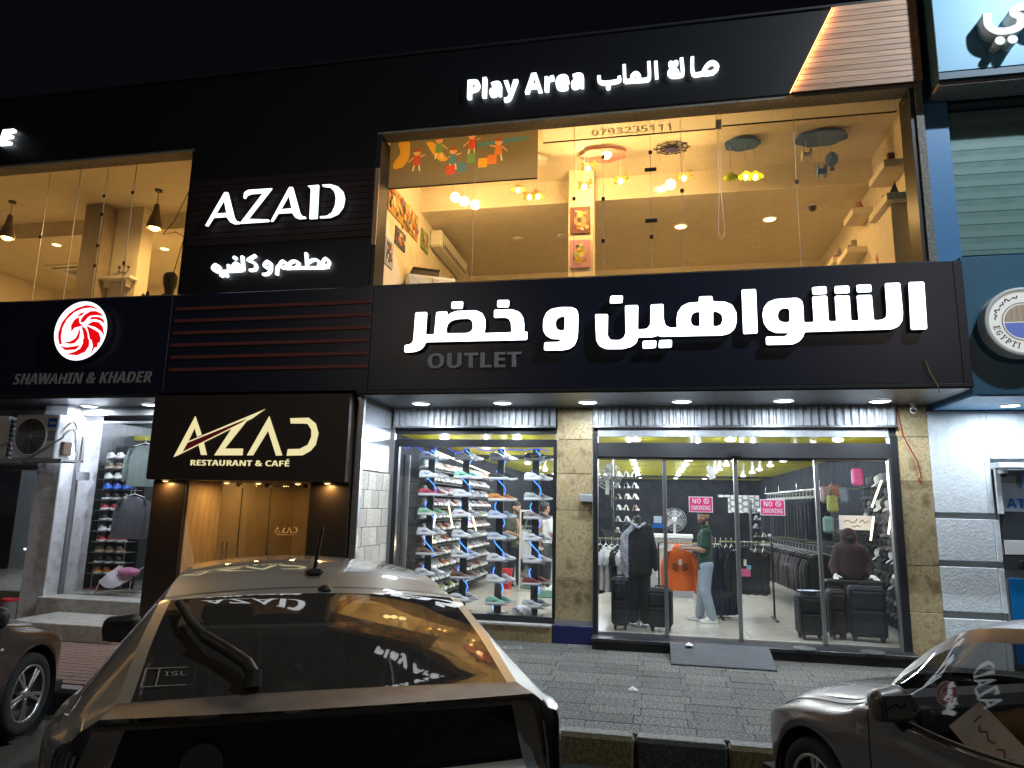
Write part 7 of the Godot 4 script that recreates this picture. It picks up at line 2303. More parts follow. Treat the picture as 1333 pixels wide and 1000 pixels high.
	poster("pale poster high on the play room's right wall near the glass", Vector3(3.249, 6.05, 0.6), -PI / 2, 0.3, 0.42, lin(0.3, 0.36, 0.38), lin(0.5, 0.42, 0.3), lin(0.4, 0.35, 0.1))
	poster("tall pale poster with pink bow on the play room's right wall", Vector3(3.249, 5.75, -0.75), -PI / 2, 0.3, 0.62, lin(0.6, 0.5, 0.42), lin(0.6, 0.2, 0.22), lin(0.3, 0.1, 0.1))
	poster("square poster beyond the tall one on the play room's right wall", Vector3(3.249, 5.2, -0.9), -PI / 2, 0.3, 0.3, lin(0.5, 0.42, 0.3), lin(0.2, 0.1, 0.06), lin(0.5, 0.1, 0.1))
	part("wall_pier", null_box(3.05, 3.249, 4.2, 5.55, -0.35, 0.25), M.cream_wall, get_node("shop_building"))
	# roller blinds behind the glass
	var fabric := paint("blind_fabric", lin(0.17, 0.15, 0.11), 0.9)
	fabric.backlight_enabled = true
	fabric.backlight = Color(1, 1, 1)
	var dims := [[-3.6, -1.45, 6.04], [-1.38, 0.9, 6.55], [0.97, 3.05, 6.58]]
	var txt := ["long printed roller blind with playing children at the left of the play room window", "short grey roller blind with a phone number over the play room window", "short plain grey roller blind at the right of the play room window"]
	for k in 3:
		o = thing("roller_blind", txt[k], "blind", Vector3.ZERO, 0.0, "roller blinds of the play room")
		b = MB.new()
		b.quad(Vector3(dims[k][0], dims[k][2], 0.7), Vector3(dims[k][1], dims[k][2], 0.7), Vector3(dims[k][1], 6.74, 0.7), Vector3(dims[k][0], 6.74, 0.7), Vector3.BACK)
		part("fabric", b, kids_print(dims[k][0], dims[k][1], dims[k][2], 6.74) if k == 0 else fabric, o)
		part("bottom_bar", null_box(dims[k][0], dims[k][1], dims[k][2] - 0.02, dims[k][2] - 0.001, 0.694, 0.709, 0.004), M.black, o)
		b = MB.new()
		b.cyl(Vector3(dims[k][0], 6.765, 0.68), Vector3(dims[k][1], 6.765, 0.68), 0.022, 0.022, 10)
		part("roll", b, fabric, o)
		if k == 1:
			var digit_mat := paint("digit_pale", lin(0.8, 0.75, 0.62), 0.8)
			digit_mat.backlight_enabled = true
			digit_mat.backlight = Color(1, 1, 1)
			for m in words("0793235111", 1.05, 0.1, 0.001, sysfont("Droid Sans", 700)):
				part("digit", m, digit_mat, o, Vector3(-0.72, 6.575, 0.704))
	o = thing("blind_chain", "thin beaded blind chain hanging in the play room window", "chain")
	b = MB.new()
	b.tube([Vector3(0.91, 6.6, 0.7), Vector3(0.905, 5.7, 0.7), Vector3(0.88, 5.1, 0.7), Vector3(0.915, 5.02, 0.7), Vector3(0.96, 5.1, 0.7), Vector3(0.93, 5.7, 0.7), Vector3(0.935, 6.6, 0.7)], 0.004, 5)
	part("beads", b, M.white_plastic, o)
	part("clip", null_box(0.89, 0.96, 6.52, 6.66, 0.704, 0.72, 0.003), M.white_plastic, o)
	# clutter on the sill
	rng.seed = 61
	for k in 7:
		b = MB.new()
		b.box(Vector3(0, 0.02, 0), Vector3(0.16 + 0.1 * (k % 3), 0.03 + 0.02 * (k % 2), 0.1), 0.012)
		single("sill_item", b, paint("sill%d" % (k % 3), [lin(0.1, 0.12, 0.06), lin(0.06, 0.05, 0.04), lin(0.2, 0.16, 0.1)][k % 3], 0.7), "low dark object on the play room window sill, %s from the left" % nth(k), "sill object", Vector3([-3.2, -2.55, -0.3, 0.75, 1.15, 1.5, 2.9][k], 4.55, 0.6), "objects on the sill")

# the printed blind: a picture of children on slides and drums, drawn into a texture
func kids_print(x0: float, x1: float, y0: float, y1: float) -> StandardMaterial3D:
	var ink := {"gold": lin(0.62, 0.36, 0.05), "orange": lin(0.6, 0.2, 0.05), "red": lin(0.5, 0.08, 0.05), "blue": lin(0.08, 0.2, 0.32), "green": lin(0.14, 0.3, 0.1), "face": lin(0.62, 0.36, 0.18), "hair": lin(0.3, 0.08, 0.03), "white": lin(0.6, 0.55, 0.45)}
	var shapes := []
	shapes.append(["gold", eased(pts([-3.53, 6.32, -3.38, 6.34, -3.29, 6.48, -3.29, 6.74, -3.48, 6.74, -3.42, 6.56, -3.53, 6.42]), 0.05)])
	shapes.append(["gold", eased(pts([-3.06, 6.7, -2.95, 6.7, -2.82, 6.55, -2.73, 6.42, -2.82, 6.38, -2.94, 6.5]), 0.03)])
	shapes.append(["blue", eased(pts([-2.3, 6.56, -1.7, 6.6, -1.55, 6.64, -1.7, 6.67, -2.3, 6.62]), 0.03)])
	for e in [[-3.18, 6.44, "red", 1], [-2.86, 6.6, "green", -1], [-2.65, 6.42, "blue", 1], [-2.38, 6.62, "red", 1], [-2.0, 6.5, "orange", -1]]:
		var x: float = e[0]
		var y: float = e[1]
		for q in [-1.0, 1.0]:
			shapes.append(["white", pts([x + q * 0.03 - 0.012, y - 0.05, x + q * 0.03 + 0.012, y - 0.05, x + q * 0.05 + 0.012, y - 0.17, x + q * 0.05 - 0.014, y - 0.17])])
			shapes.append(["face", pts([x + q * 0.04, y + 0.06, x + q * 0.04, y + 0.035, x + q * 0.12, y + 0.01 + 0.05 * e[3] * q, x + q * 0.125, y + 0.03 + 0.05 * e[3] * q])])
		shapes.append([e[2], eased(pts([x - 0.055, y - 0.08, x + 0.055, y - 0.08, x + 0.042, y + 0.07, x - 0.042, y + 0.07]), 0.02)])
		var head := PackedVector2Array()
		var hair := PackedVector2Array()
		for k in 16:
			head.push_back(Vector2(x + cos(TAU * k / 16) * 0.055, y + 0.115 + sin(TAU * k / 16) * 0.052))
			hair.push_back(Vector2(x + cos(PI * k / 15) * 0.062, y + 0.125 + sin(PI * k / 15) * 0.05))
		shapes.append(["face", head])
		shapes.append(["hair", hair])
	for e in [[-2.52, 6.28, "blue"], [-2.38, 6.4, "green"], [-2.22, 6.32, "gold"], [-2.09, 6.36, "orange"], [-2.68, 6.25, "red"]]:
		shapes.append([e[2], eased(pts([e[0] - 0.065, e[1] - 0.07, e[0] + 0.065, e[1] - 0.07, e[0] + 0.065, e[1] + 0.07, e[0] - 0.065, e[1] + 0.07]), 0.02)])
	var w := 512
	var h := 176
	var im := Image.create(w, h, false, Image.FORMAT_RGB8)
	im.fill(lin(0.17, 0.15, 0.11))
	for s in shapes:
		var box2 := Rect2(s[1][0], Vector2.ZERO)
		for p in s[1]: box2 = box2.expand(p)
		for px in range(maxi(0, int((box2.position.x - x0) / (x1 - x0) * w)), mini(w, int((box2.end.x - x0) / (x1 - x0) * w) + 1)):
			for py in range(maxi(0, int((y1 - box2.end.y) / (y1 - y0) * h)), mini(h, int((y1 - box2.position.y) / (y1 - y0) * h) + 1)):
				if Geometry2D.is_point_in_polygon(Vector2(lerpf(x0, x1, (px + 0.5) / w), lerpf(y1, y0, (py + 0.5) / h)), s[1]):
					im.set_pixel(px, py, ink[s[0]])
	var m := StandardMaterial3D.new()
	m.albedo_texture = ImageTexture.create_from_image(im)
	m.uv1_scale = Vector3(1.0 / (x1 - x0), 1.0 / (y1 - y0), 1)
	m.uv1_offset = Vector3(-x0 / (x1 - x0), y1 / (y1 - y0), 0)
	m.roughness = 0.9
	m.backlight_enabled = true
	m.backlight = Color(1, 1, 1)
	return m

func make_cafe() -> void:
	var o: Node3D
	var b: MB
	for k in 2:
		var x: float = [-8.1, -11.05][k]
		o = thing("pendant_lamp", ["dark bottle-shaped pendant lamp at the right of the cafe window", "dark bottle-shaped pendant lamp at the left edge of the cafe window"][k], "pendant lamp", Vector3(x, 6.799, -0.25), 0.0, "pendants of the cafe")
		b = MB.new()
		b.cyl(Vector3.ZERO, Vector3(0, -0.03, 0), 0.06, 0.06, 16)
		b.tube([Vector3.ZERO, Vector3(0, -0.26, 0)], 0.006, 5)
		part("cord", b, M.black, o)
		b = MB.new()
		b.lathe([[0.02, -0.25], [0.04, -0.27], [0.045, -0.34], [0.06, -0.42], [0.11, -0.58], [0.125, -0.66], [0.115, -0.69], [0.105, -0.66], [0.06, -0.45]], Vector3.ZERO, Basis(), 24)
		part("lamp_shade", b, grainy("pendant", [[0.0, lin(0.05, 0.035, 0.02)], [0.5, lin(0.1, 0.075, 0.045)], [1.0, lin(0.16, 0.12, 0.08)]], 0.05, 0.2, 0.6), o)
		b = MB.new()
		b.ball(Vector3(0, -0.67, 0), Vector3(0.085, 0.06, 0.085), 16, 8)
		part("bulb", b, M.warm_bulb, o)
		bulb_lamp(o, Vector3(0, -0.67, 0), 1.8, AMBER, 0.06)
	var dl := [[-11.3, -1.5], [-10.6, -1.5], [-9.9, -1.5], [-12.0, -2.7], [-9.3, -2.0], [-8.6, -2.4], [-7.4, -1.9], [-7.6, -3.2]]
	for k in dl.size():
		round_lamp("flat warm downlight in the cafe ceiling, %s" % ["leftmost of the front three", "middle of the front three", "rightmost of the front three", "far left beside the air vent", "between column and vent", "beside the ceiling vent", "near the right wall", "deepest on the right"][k], Vector3(dl[k][0], 6.499, dl[k][1]), 0.08, "warm_disc", 3.2 if k % 2 == 0 else 2.4, AMBER, "downlights of the cafe")
	o = thing("room_column", "grey brown square column in the cafe", "column", Vector3(-9.6, 4.2, -0.75))
	part("shaft", null_box(-0.2, 0.2, 0.0, 2.598, -0.2, 0.2, 0.006), grainy("column_grey", [[0.0, lin(0.3, 0.25, 0.18)], [1.0, lin(0.4, 0.34, 0.26)]], 0.01, 1.0, 0.7), o)
	o = thing("room_column", "cream column with a small shelf in the cafe", "column", Vector3(-9.12, 4.2, -0.95))
	part("shaft", null_box(-0.25, 0.3, 0.0, 2.598, -0.15, 0.15, 0.006), M.cream_wall, o)
	part("shelf", null_box(-0.3, 0.36, 1.2, 1.25, 0.151, 0.36, 0.004), M.white_plastic, o)
	part("shelf_bracket", null_box(-0.2, -0.18, 1.08, 1.199, 0.151, 0.3), M.white_plastic, o)
	part("shelf_bracket", null_box(0.22, 0.24, 1.08, 1.199, 0.151, 0.3), M.white_plastic, o)
	o = thing("candlestick", "black branched candlestick on the cafe shelf", "candlestick", Vector3(-9.0, 5.451, -0.7))
	b = MB.new()
	b.cyl(Vector3.ZERO, Vector3(0, 0.02, 0), 0.05, 0.04, 14)
	b.tube([Vector3(0, 0.02, 0), Vector3(0, 0.2, 0)], 0.008, 6)
	for s in [-1.0, 1.0]:
		b.tube([Vector3(0, 0.1, 0), Vector3(0.05 * s, 0.08, 0), Vector3(0.09 * s, 0.12, 0), Vector3(0.09 * s, 0.17, 0)], 0.007, 6)
	part("stem", b, M.black, o)
	for x in [-0.09, 0.0, 0.09]:
		b = MB.new()
		b.lathe([[0.008, 0.16], [0.025, 0.18], [0.022, 0.2], [0.01, 0.2]], Vector3(x, 0.0 if x else 0.03, 0), Basis(), 12)
		part("cup", b, M.black, o)
	for k in 2:
		o = thing("ceiling_vent", ["square ceiling air conditioner cassette at the right of the cafe", "square ceiling air conditioner cassette at the left edge of the cafe"][k], "air conditioner", Vector3([-8.9, -12.1][k], 6.499, -3.0), 0.0, "ceiling cassettes of the cafe")
		part("panel", null_box(-0.5, 0.5, -0.04, 0.0, -0.5, 0.5, 0.012), M.white_plastic, o)
		for j in 6: part("grille_bar", null_box(-0.25, 0.25, -0.052, -0.041, -0.22 + j * 0.08, -0.19 + j * 0.08), M.grey_plastic, o)
		for e in [[-0.4, 0.4, 0.36, 0.42], [-0.4, 0.4, -0.42, -0.36]]: part("air_slot", null_box(e[0], e[1], -0.045, -0.0405, e[2], e[3]), M.unit_dark, o)
	b = MB.new()
	b.tube([Vector3(-6.6, 6.74, 0.72), Vector3(-6.72, 6.3, 0.72), Vector3(-6.95, 5.75, 0.72), Vector3(-7.12, 5.55, 0.72), Vector3(-6.9, 5.58, 0.72), Vector3(-6.75, 5.48, 0.72), Vector3(-6.85, 5.0, 0.72), Vector3(-6.9, 4.7, 0.72)], 0.007, 5)
	single("loose_cable", b, M.black, "thin dark cable looping down at the right side of the cafe window", "cable")
	# back of a guest's head above the sill
	o = thing("person", "dark-haired guest whose head shows above the cafe window sill", "person", Vector3(-7.2, 4.5, 0.35))
	part("hair", blob([[Vector3(0, 0.42, 0), Vector3(0, 0.5, 0), 0.1, 0.105], [Vector3(0, 0.36, 0.0), Vector3(0, 0.3, 0), 0.085, 0.07]], 0.012, 0.02), paint("hair", lin(0.012, 0.009, 0.008), 0.6), o)
	part("body", blob([[Vector3(-0.12, 0.12, 0), Vector3(0.12, 0.12, 0), 0.1, 0.1], [Vector3(0, 0.2, 0), Vector3(0, 0.32, 0), 0.06, 0.05], [Vector3(-0.2, 0.1, 0), Vector3(-0.22, -0.1, 0.02), 0.07, 0.06], [Vector3(0.2, 0.1, 0), Vector3(0.22, -0.1, 0.02), 0.07, 0.06], [Vector3(0, 0.1, 0), Vector3(0, -0.2, 0), 0.15, 0.15]], 0.018, 0.04), cloth("black_cloth", lin(0.014, 0.014, 0.018)), o)
	o = thing("cup_group", "small bottles and cups beside the guest on the cafe table", "tableware", Vector3(-7.75, 4.55, 0.4))
	for k in 4:
		b = MB.new()
		b.lathe([[0.0, 0.0], [0.03, 0.0], [0.035, 0.08], [0.02, 0.12 + 0.03 * k], [0.0, 0.13 + 0.03 * k]], Vector3(k * 0.09, 0, 0.02 * k), Basis(), 10)
		part("bottle", b, [M.white_plastic, M.black, M.grey_plastic, M.black][k], o)
# value of a curve given as [[at, v0, v1 ...], ...] at x, smooth between its points
func along(curve: Array, x: float, k := 1) -> float:
	var m := curve.size()
	if x <= curve[0][0]: return curve[0][k]
	if x >= curve[m - 1][0]: return curve[m - 1][k]
	var i := 0
	while curve[i + 1][0] < x: i += 1
	var a: Array = curve[i]
	var b: Array = curve[i + 1]
	var p: Array = curve[maxi(i - 1, 0)]
	var q: Array = curve[mini(i + 2, m - 1)]
	var h: float = b[0] - a[0]
	var t: float = (x - a[0]) / h
	var ma: float = (b[k] - p[k]) / maxf(b[0] - p[0], 1e-6) * h
	var mb: float = (q[k] - a[k]) / maxf(q[0] - a[0], 1e-6) * h
	var t2 := t * t
	var t3 := t2 * t
	return (2 * t3 - 3 * t2 + 1) * a[k] + (t3 - 2 * t2 + t) * ma + (3 * t2 - 2 * t3) * b[k] + (t3 - t2) * mb

# A car faces -z; its rear bumper is at z = 0, ground at y = 0. d: spec (see below)
func car(o: Node3D, d: Dictionary) -> void:
	var top: Array = d.top           # [station, l, h, half width, crown, sweep]
	var edge := []
	for s in top: edge.append([s[1] + s[5], s[3], s[2] - s[4]])
	var body: Material = d.paint
	var glass: Material = d.glass
	# top strip, refined along its length
	var last: float = top[-1][0]
	var rows := []
	var where := []
	var n := int(last * 8)
	for i in n + 1:
		var u := i / 8.0
		var l := along(top, u, 1)
		var h := along(top, u, 2)
		var w := along(top, u, 3)
		var c := along(top, u, 4)
		var sw := along(top, u, 5)
		var row := []
		for j in 33:
			var t := (j - 16) / 16.0
			row.append(Vector3(w * t, h - c * t * t, -(l + sw * t * t)))
		rows.append(row)
		where.append(u)
	var mid := Vector3(0, 0.5, -d.len * 0.5)
	var pil: int = d.get("pillar", 1)
	for seg in d.top_parts:          # [name, from, to, material]
		var b := MB.new()
		var pane_: bool = seg[3] is BaseMaterial3D and seg[3].transparency != BaseMaterial3D.TRANSPARENCY_DISABLED
		b.sheet(rows, Vector3.UP, int(seg[1] * 8), int(seg[2] * 8), pil if pane_ else 0, 32 - pil if pane_ else 32, mid)
		part(seg[0], b, seg[3], o)
		if pane_:
			for side in [[0, pil], [32 - pil, 32]]:
				b = MB.new()
				b.sheet(rows, Vector3.UP, int(seg[1] * 8), int(seg[2] * 8), side[0], side[1], mid)
				part("pillar", b, body, o)
	# sides
	var ls := []
	var l0: float = edge[0][0]
	var l1: float = edge[-1][0]
	var cnt := int((l1 - l0) / 0.045)
	for i in cnt + 1: ls.append(lerpf(l0, l1, float(i) / cnt))
	for sd in [-1.0, 1.0]:
		var g := []
		for l in ls:
			var es := along(edge, l, 1)
			var eh := along(edge, l, 2)
			var wm := along(d.wide, l)
			var green: float = along(d.green, l)      # 1 in the cabin, 0 over hood and boot
			var bh := lerpf(eh - 0.035, minf(along(d.belt, l), eh - 0.02), green)
			var bs := lerpf(lerpf(es, wm, 0.35), wm * 0.945, green)
			var sh := minf(bh - 0.06, along(d.shoulder, l))
			var bot: float = along(d.sill, l)
			for wl in d.axles:
				var dx: float = absf(l - wl)
				if dx < d.arch: bot = maxf(bot, d.wheel_r + sqrt(d.arch * d.arch - dx * dx))
			var mh := maxf(bot + 0.03, lerpf(sh, 0.3, 0.5))
			sh = maxf(sh, mh + 0.03)
			var lip := 0.012 if bot > 0.4 else 0.0
			var tk := clampf(d.get("rail", 0.035) / maxf(eh - bh, 0.02), 0.08, 0.5)
			var ctrl := [Vector2(es, eh), Vector2(lerpf(es, bs, tk) + 0.006, lerpf(eh, bh, tk)), Vector2(lerpf(es, bs, 0.55) + 0.012 * green, lerpf(eh, bh, 0.55)), Vector2(bs, bh), Vector2(lerpf(bs, wm, 0.75), bh - 0.022), Vector2(wm * 0.99, sh), Vector2(wm, lerpf(sh, mh, 0.5)), Vector2(wm * 0.995 + lip * 0.5, mh), Vector2(wm * 0.975 + lip, bot)]
			var col := []
			for k in ctrl.size() - 1:
				for q in 3:
					var p: Vector2 = ctrl[k].cubic_interpolate(ctrl[k + 1], ctrl[maxi(k - 1, 0)], ctrl[mini(k + 2, ctrl.size() - 1)], q / 3.0)
					col.append(Vector3(sd * p.x, p.y, -l))
			col.append(Vector3(sd * ctrl[-1].x, ctrl[-1].y, -l))
			g.append(col)
		# which patches are glass or lamps
		var owner_ := func(i: int, j: int) -> String:
			var l: float = ls[i]
			if j >= 3 and j < 9:
				for wdw in d.windows:
					if l >= wdw[0] and l < wdw[1]: return "side_window"
			for lm in d.lamps:
				if l >= lm[1] and l < lm[2] and j >= lm[3] and j < lm[4]: return lm[0]
			return "side_panel"
		var made := {}
		for i in ls.size() - 1:
			for j in 24:
				var key: String = owner_.call(i, j)
				if not made.has(key): made[key] = []
				made[key].append(Vector2i(i, j))
		var nrm := {}
		for i in ls.size():
			for j in 25:
				var du: Vector3 = g[mini(i + 1, ls.size() - 1)][j] - g[maxi(i - 1, 0)][j]
				var dv: Vector3 = g[i][mini(j + 1, 24)] - g[i][maxi(j - 1, 0)]
				var m := du.cross(dv).normalized()
				nrm[Vector2i(i, j)] = m if m.x * sd >= 0.0 else -m
		for key in made:
			var b := MB.new()
			for c in made[key]:
				var q := [Vector2i(c.x, c.y), Vector2i(c.x + 1, c.y), Vector2i(c.x + 1, c.y + 1), Vector2i(c.x, c.y + 1)]
				var p := []
				for e in q: p.append(g[e.x][e.y])
				b.stri(p[0], p[1], p[2], nrm[q[0]], nrm[q[1]], nrm[q[2]])
				b.stri(p[0], p[2], p[3], nrm[q[0]], nrm[q[2]], nrm[q[3]])
			part(key, b, glass if key == "side_window" else (body if key == "side_panel" else d.lamp_mats[key]), o)
		# trim below the windows and door gaps
		var tr := []
		for i in ls.size():
			if ls[i] >= d.windows[0][0] - 0.1 and ls[i] <= d.windows[-1][1] + 0.02: tr.append(g[i][9] + Vector3(sd * 0.003, 0, 0))
		var b2 := MB.new()
		b2.tube(tr, 0.009, 6)
		part("window_trim", b2, M.black, o)
		for gl in d.gaps:
			var best := 0
			for i in ls.size():
				if absf(ls[i] - gl) < absf(ls[best] - gl): best = i
			var pth := []
			for j in range(3 if d.gap_up.has(gl) else 9, 25): pth.append(g[best][j] + Vector3(sd * 0.0005, 0, 0))
			b2 = MB.new()
			b2.tube(pth, 0.0035, 4)
			part("panel_gap", b2, M.black, o)
		# mirrors
		var mp: Vector3 = d.mirror
		mp.x *= sd
		part("mirror_shell", blob([[mp + Vector3(0.0, 0.03, 0.02), mp + Vector3(sd * 0.1, 0.025, 0.03), 0.065, 0.055], [mp + Vector3(0.0, -0.03, 0.02), mp + Vector3(sd * 0.1, -0.025, 0.03), 0.055, 0.05]], 0.012, 0.03), body if d.get("mirror_paint", true) else M.black, o)
		part("mirror_stem", blob([[mp + Vector3(0.0, -0.06, 0.03), mp + Vector3(-sd * 0.09, -0.12, 0.0), 0.035, 0.045]], 0.012, 0.02), M.black, o)
		b2 = MB.new()
		b2.box(mp + Vector3(sd * 0.05, 0.0, 0.094), Vector3(0.17, 0.12, 0.006), 0.002)
		part("mirror_frame", b2, M.black, o)
		b2 = MB.new()
		b2.box(mp + Vector3(sd * 0.05, 0.0, 0.099), Vector3(0.14, 0.095, 0.003))
		part("mirror_glass", b2, paint("mirror_dark", lin(0.25, 0.26, 0.27), 0.04, 1.0), o)
		for wl in d.axles:
			car_wheel(o, Vector3(sd * (along(d.wide, wl) - 0.125), d.wheel_r, -wl), sd, d.wheel_r, d.spokes)
			var ww := MB.new()
			ww.cyl(Vector3(sd * 0.35, d.wheel_r, -wl), Vector3(sd * (along(d.wide, wl) - 0.02), d.wheel_r, -wl), d.arch - 0.005, d.arch - 0.005, 28, false)
			ww.cyl(Vector3(sd * 0.35, d.wheel_r, -wl), Vector3(sd * 0.352, d.wheel_r, -wl), d.arch, d.arch, 28)
			part("wheel_well", ww, M.rubber, o)
	# ends
	for e in ["rear", "front"]:
		var rowsr := []
		var spec: Array = d[e]
		for i in (spec.size() - 1) * 4 + 1:
			var u := i / 4.0
			var row := []
			for j in 17:
				var t := (j - 8) / 8.0
				row.append(Vector3(along(spec, u, 3) * t, along(spec, u, 2) - along(spec, u, 5) * t * t, -(along(spec, u, 1) + along(spec, u, 4) * pow(absf(t), 2.4))))
			rowsr.append(row)
		if e == "rear" and d.has("rear_lens"):
			for side in [[0, 1], [15, 16]]:
				var b := MB.new()
				b.sheet(rowsr, Vector3.BACK, 4, 13, side[0], side[1])
				part("tail_light", b, d.rear_lens, o)
		for seg in d[e + "_parts"]:
			var b := MB.new()
			if e == "rear" and d.has("rear_lens") and seg[1] >= 1 and seg[2] <= 3.25:
				b.sheet(rowsr, Vector3.BACK, int(seg[1] * 4), int(seg[2] * 4), 1, 15)
				part(seg[0], b, seg[3], o)
				continue
			b.sheet(rowsr, Vector3.BACK if e == "rear" else Vector3.FORWARD, int(seg[1] * 4), int(seg[2] * 4), 0, 16)
			part(seg[0], b, seg[3], o)
	# floor and cabin
	var f := MB.new()
	f.box(Vector3(0, 0.26, -d.len * 0.5), Vector3(1.5, 0.08, d.len - 0.5))
	part("underbody", f, M.rubber, o)
	f = MB.new()
	f.box(Vector3(0, 0.55, -d.cabin[0] - (d.cabin[1] - d.cabin[0]) * 0.5), Vector3(1.3, 0.12, d.cabin[1] - d.cabin[0]))
	part("cabin_floor", f, paint("cabin", lin(0.035, 0.033, 0.03), 0.8), o)
	f = MB.new()
	f.box(Vector3(0, 0.84, -d.cabin[1] + 0.12), Vector3(1.25, 0.22, 0.3), 0.05)
	part("dashboard", f, M.cabin, o)
	for e in [[d.seats[0], -0.36], [d.seats[0], 0.36], [d.seats[1], -0.4], [d.seats[1], 0.0], [d.seats[1], 0.4]]:
		var rear: bool = e[0] == d.seats[1]
		part("seat", blob([[Vector3(e[1] - 0.14, 0.7, -e[0] - 0.12), Vector3(e[1] - 0.13, 1.0, -e[0] + 0.05), 0.09, 0.07], [Vector3(e[1] + 0.14, 0.7, -e[0] - 0.12), Vector3(e[1] + 0.13, 1.0, -e[0] + 0.05), 0.09, 0.07], [Vector3(e[1] - 0.09, 1.08 if rear else 1.16, -e[0] + 0.08), Vector3(e[1] + 0.09, 1.08 if rear else 1.16, -e[0] + 0.08), 0.055, 0.055]], 0.03, 0.04), paint("seat_cloth", lin(0.2, 0.19, 0.17), 0.9), o)

func car_wheel(o: Node3D, at: Vector3, sd: float, r: float, spokes: int) -> void:
	var w := Node3D.new()
	w.name = "wheel"
	o.add_child(w, true)
	w.position = at
	var bs := Basis(Vector3.BACK, -PI / 2 * sd)
	var b := MB.new()
	b.lathe([[r * 0.72, -0.1], [r * 0.9, -0.105], [r * 0.97, -0.09], [r, -0.06], [r * 1.004, 0.0], [r, 0.06], [r * 0.97, 0.09], [r * 0.9, 0.105], [r * 0.735, 0.1], [r * 0.7, 0.07]], Vector3.ZERO, bs, 40)
	part("tyre", b, M.rubber, w)
	b = MB.new()
	b.lathe([[r * 0.725, 0.1], [r * 0.715, 0.085], [r * 0.66, 0.07], [r * 0.64, -0.05], [r * 0.2, -0.06], [0.0, -0.06]], Vector3.ZERO, bs, 40)
	part("rim_barrel", b, paint("rim_shade", lin(0.1, 0.1, 0.1), 0.4, 0.8), w)
	b = MB.new()
	b.lathe([[0.0, 0.09], [r * 0.09, 0.09], [r * 0.17, 0.075], [r * 0.18, 0.04]], Vector3.ZERO, bs, 20)
	b.lathe([[r * 0.645, 0.085], [r * 0.66, 0.095], [r * 0.715, 0.095], [r * 0.726, 0.08]], Vector3.ZERO, bs, 40)
	for k in spokes:
		for q in [-1.0, 1.0]:
			var a: float = TAU * k / spokes + q * 0.13
			var d := bs * Vector3(cos(a), 0, sin(a))
			var up := bs * Vector3.UP
			var tn := up.cross(d)
			b.box(d * r * 0.4 + up * 0.075 + tn * q * 0.002, Vector3(r * 0.54, 0.022, 0.028), 0.005, Basis(d, up, d.cross(up)))
	part("rim", b, paint("rim_silver", lin(0.5, 0.5, 0.5), 0.3, 0.85), w)

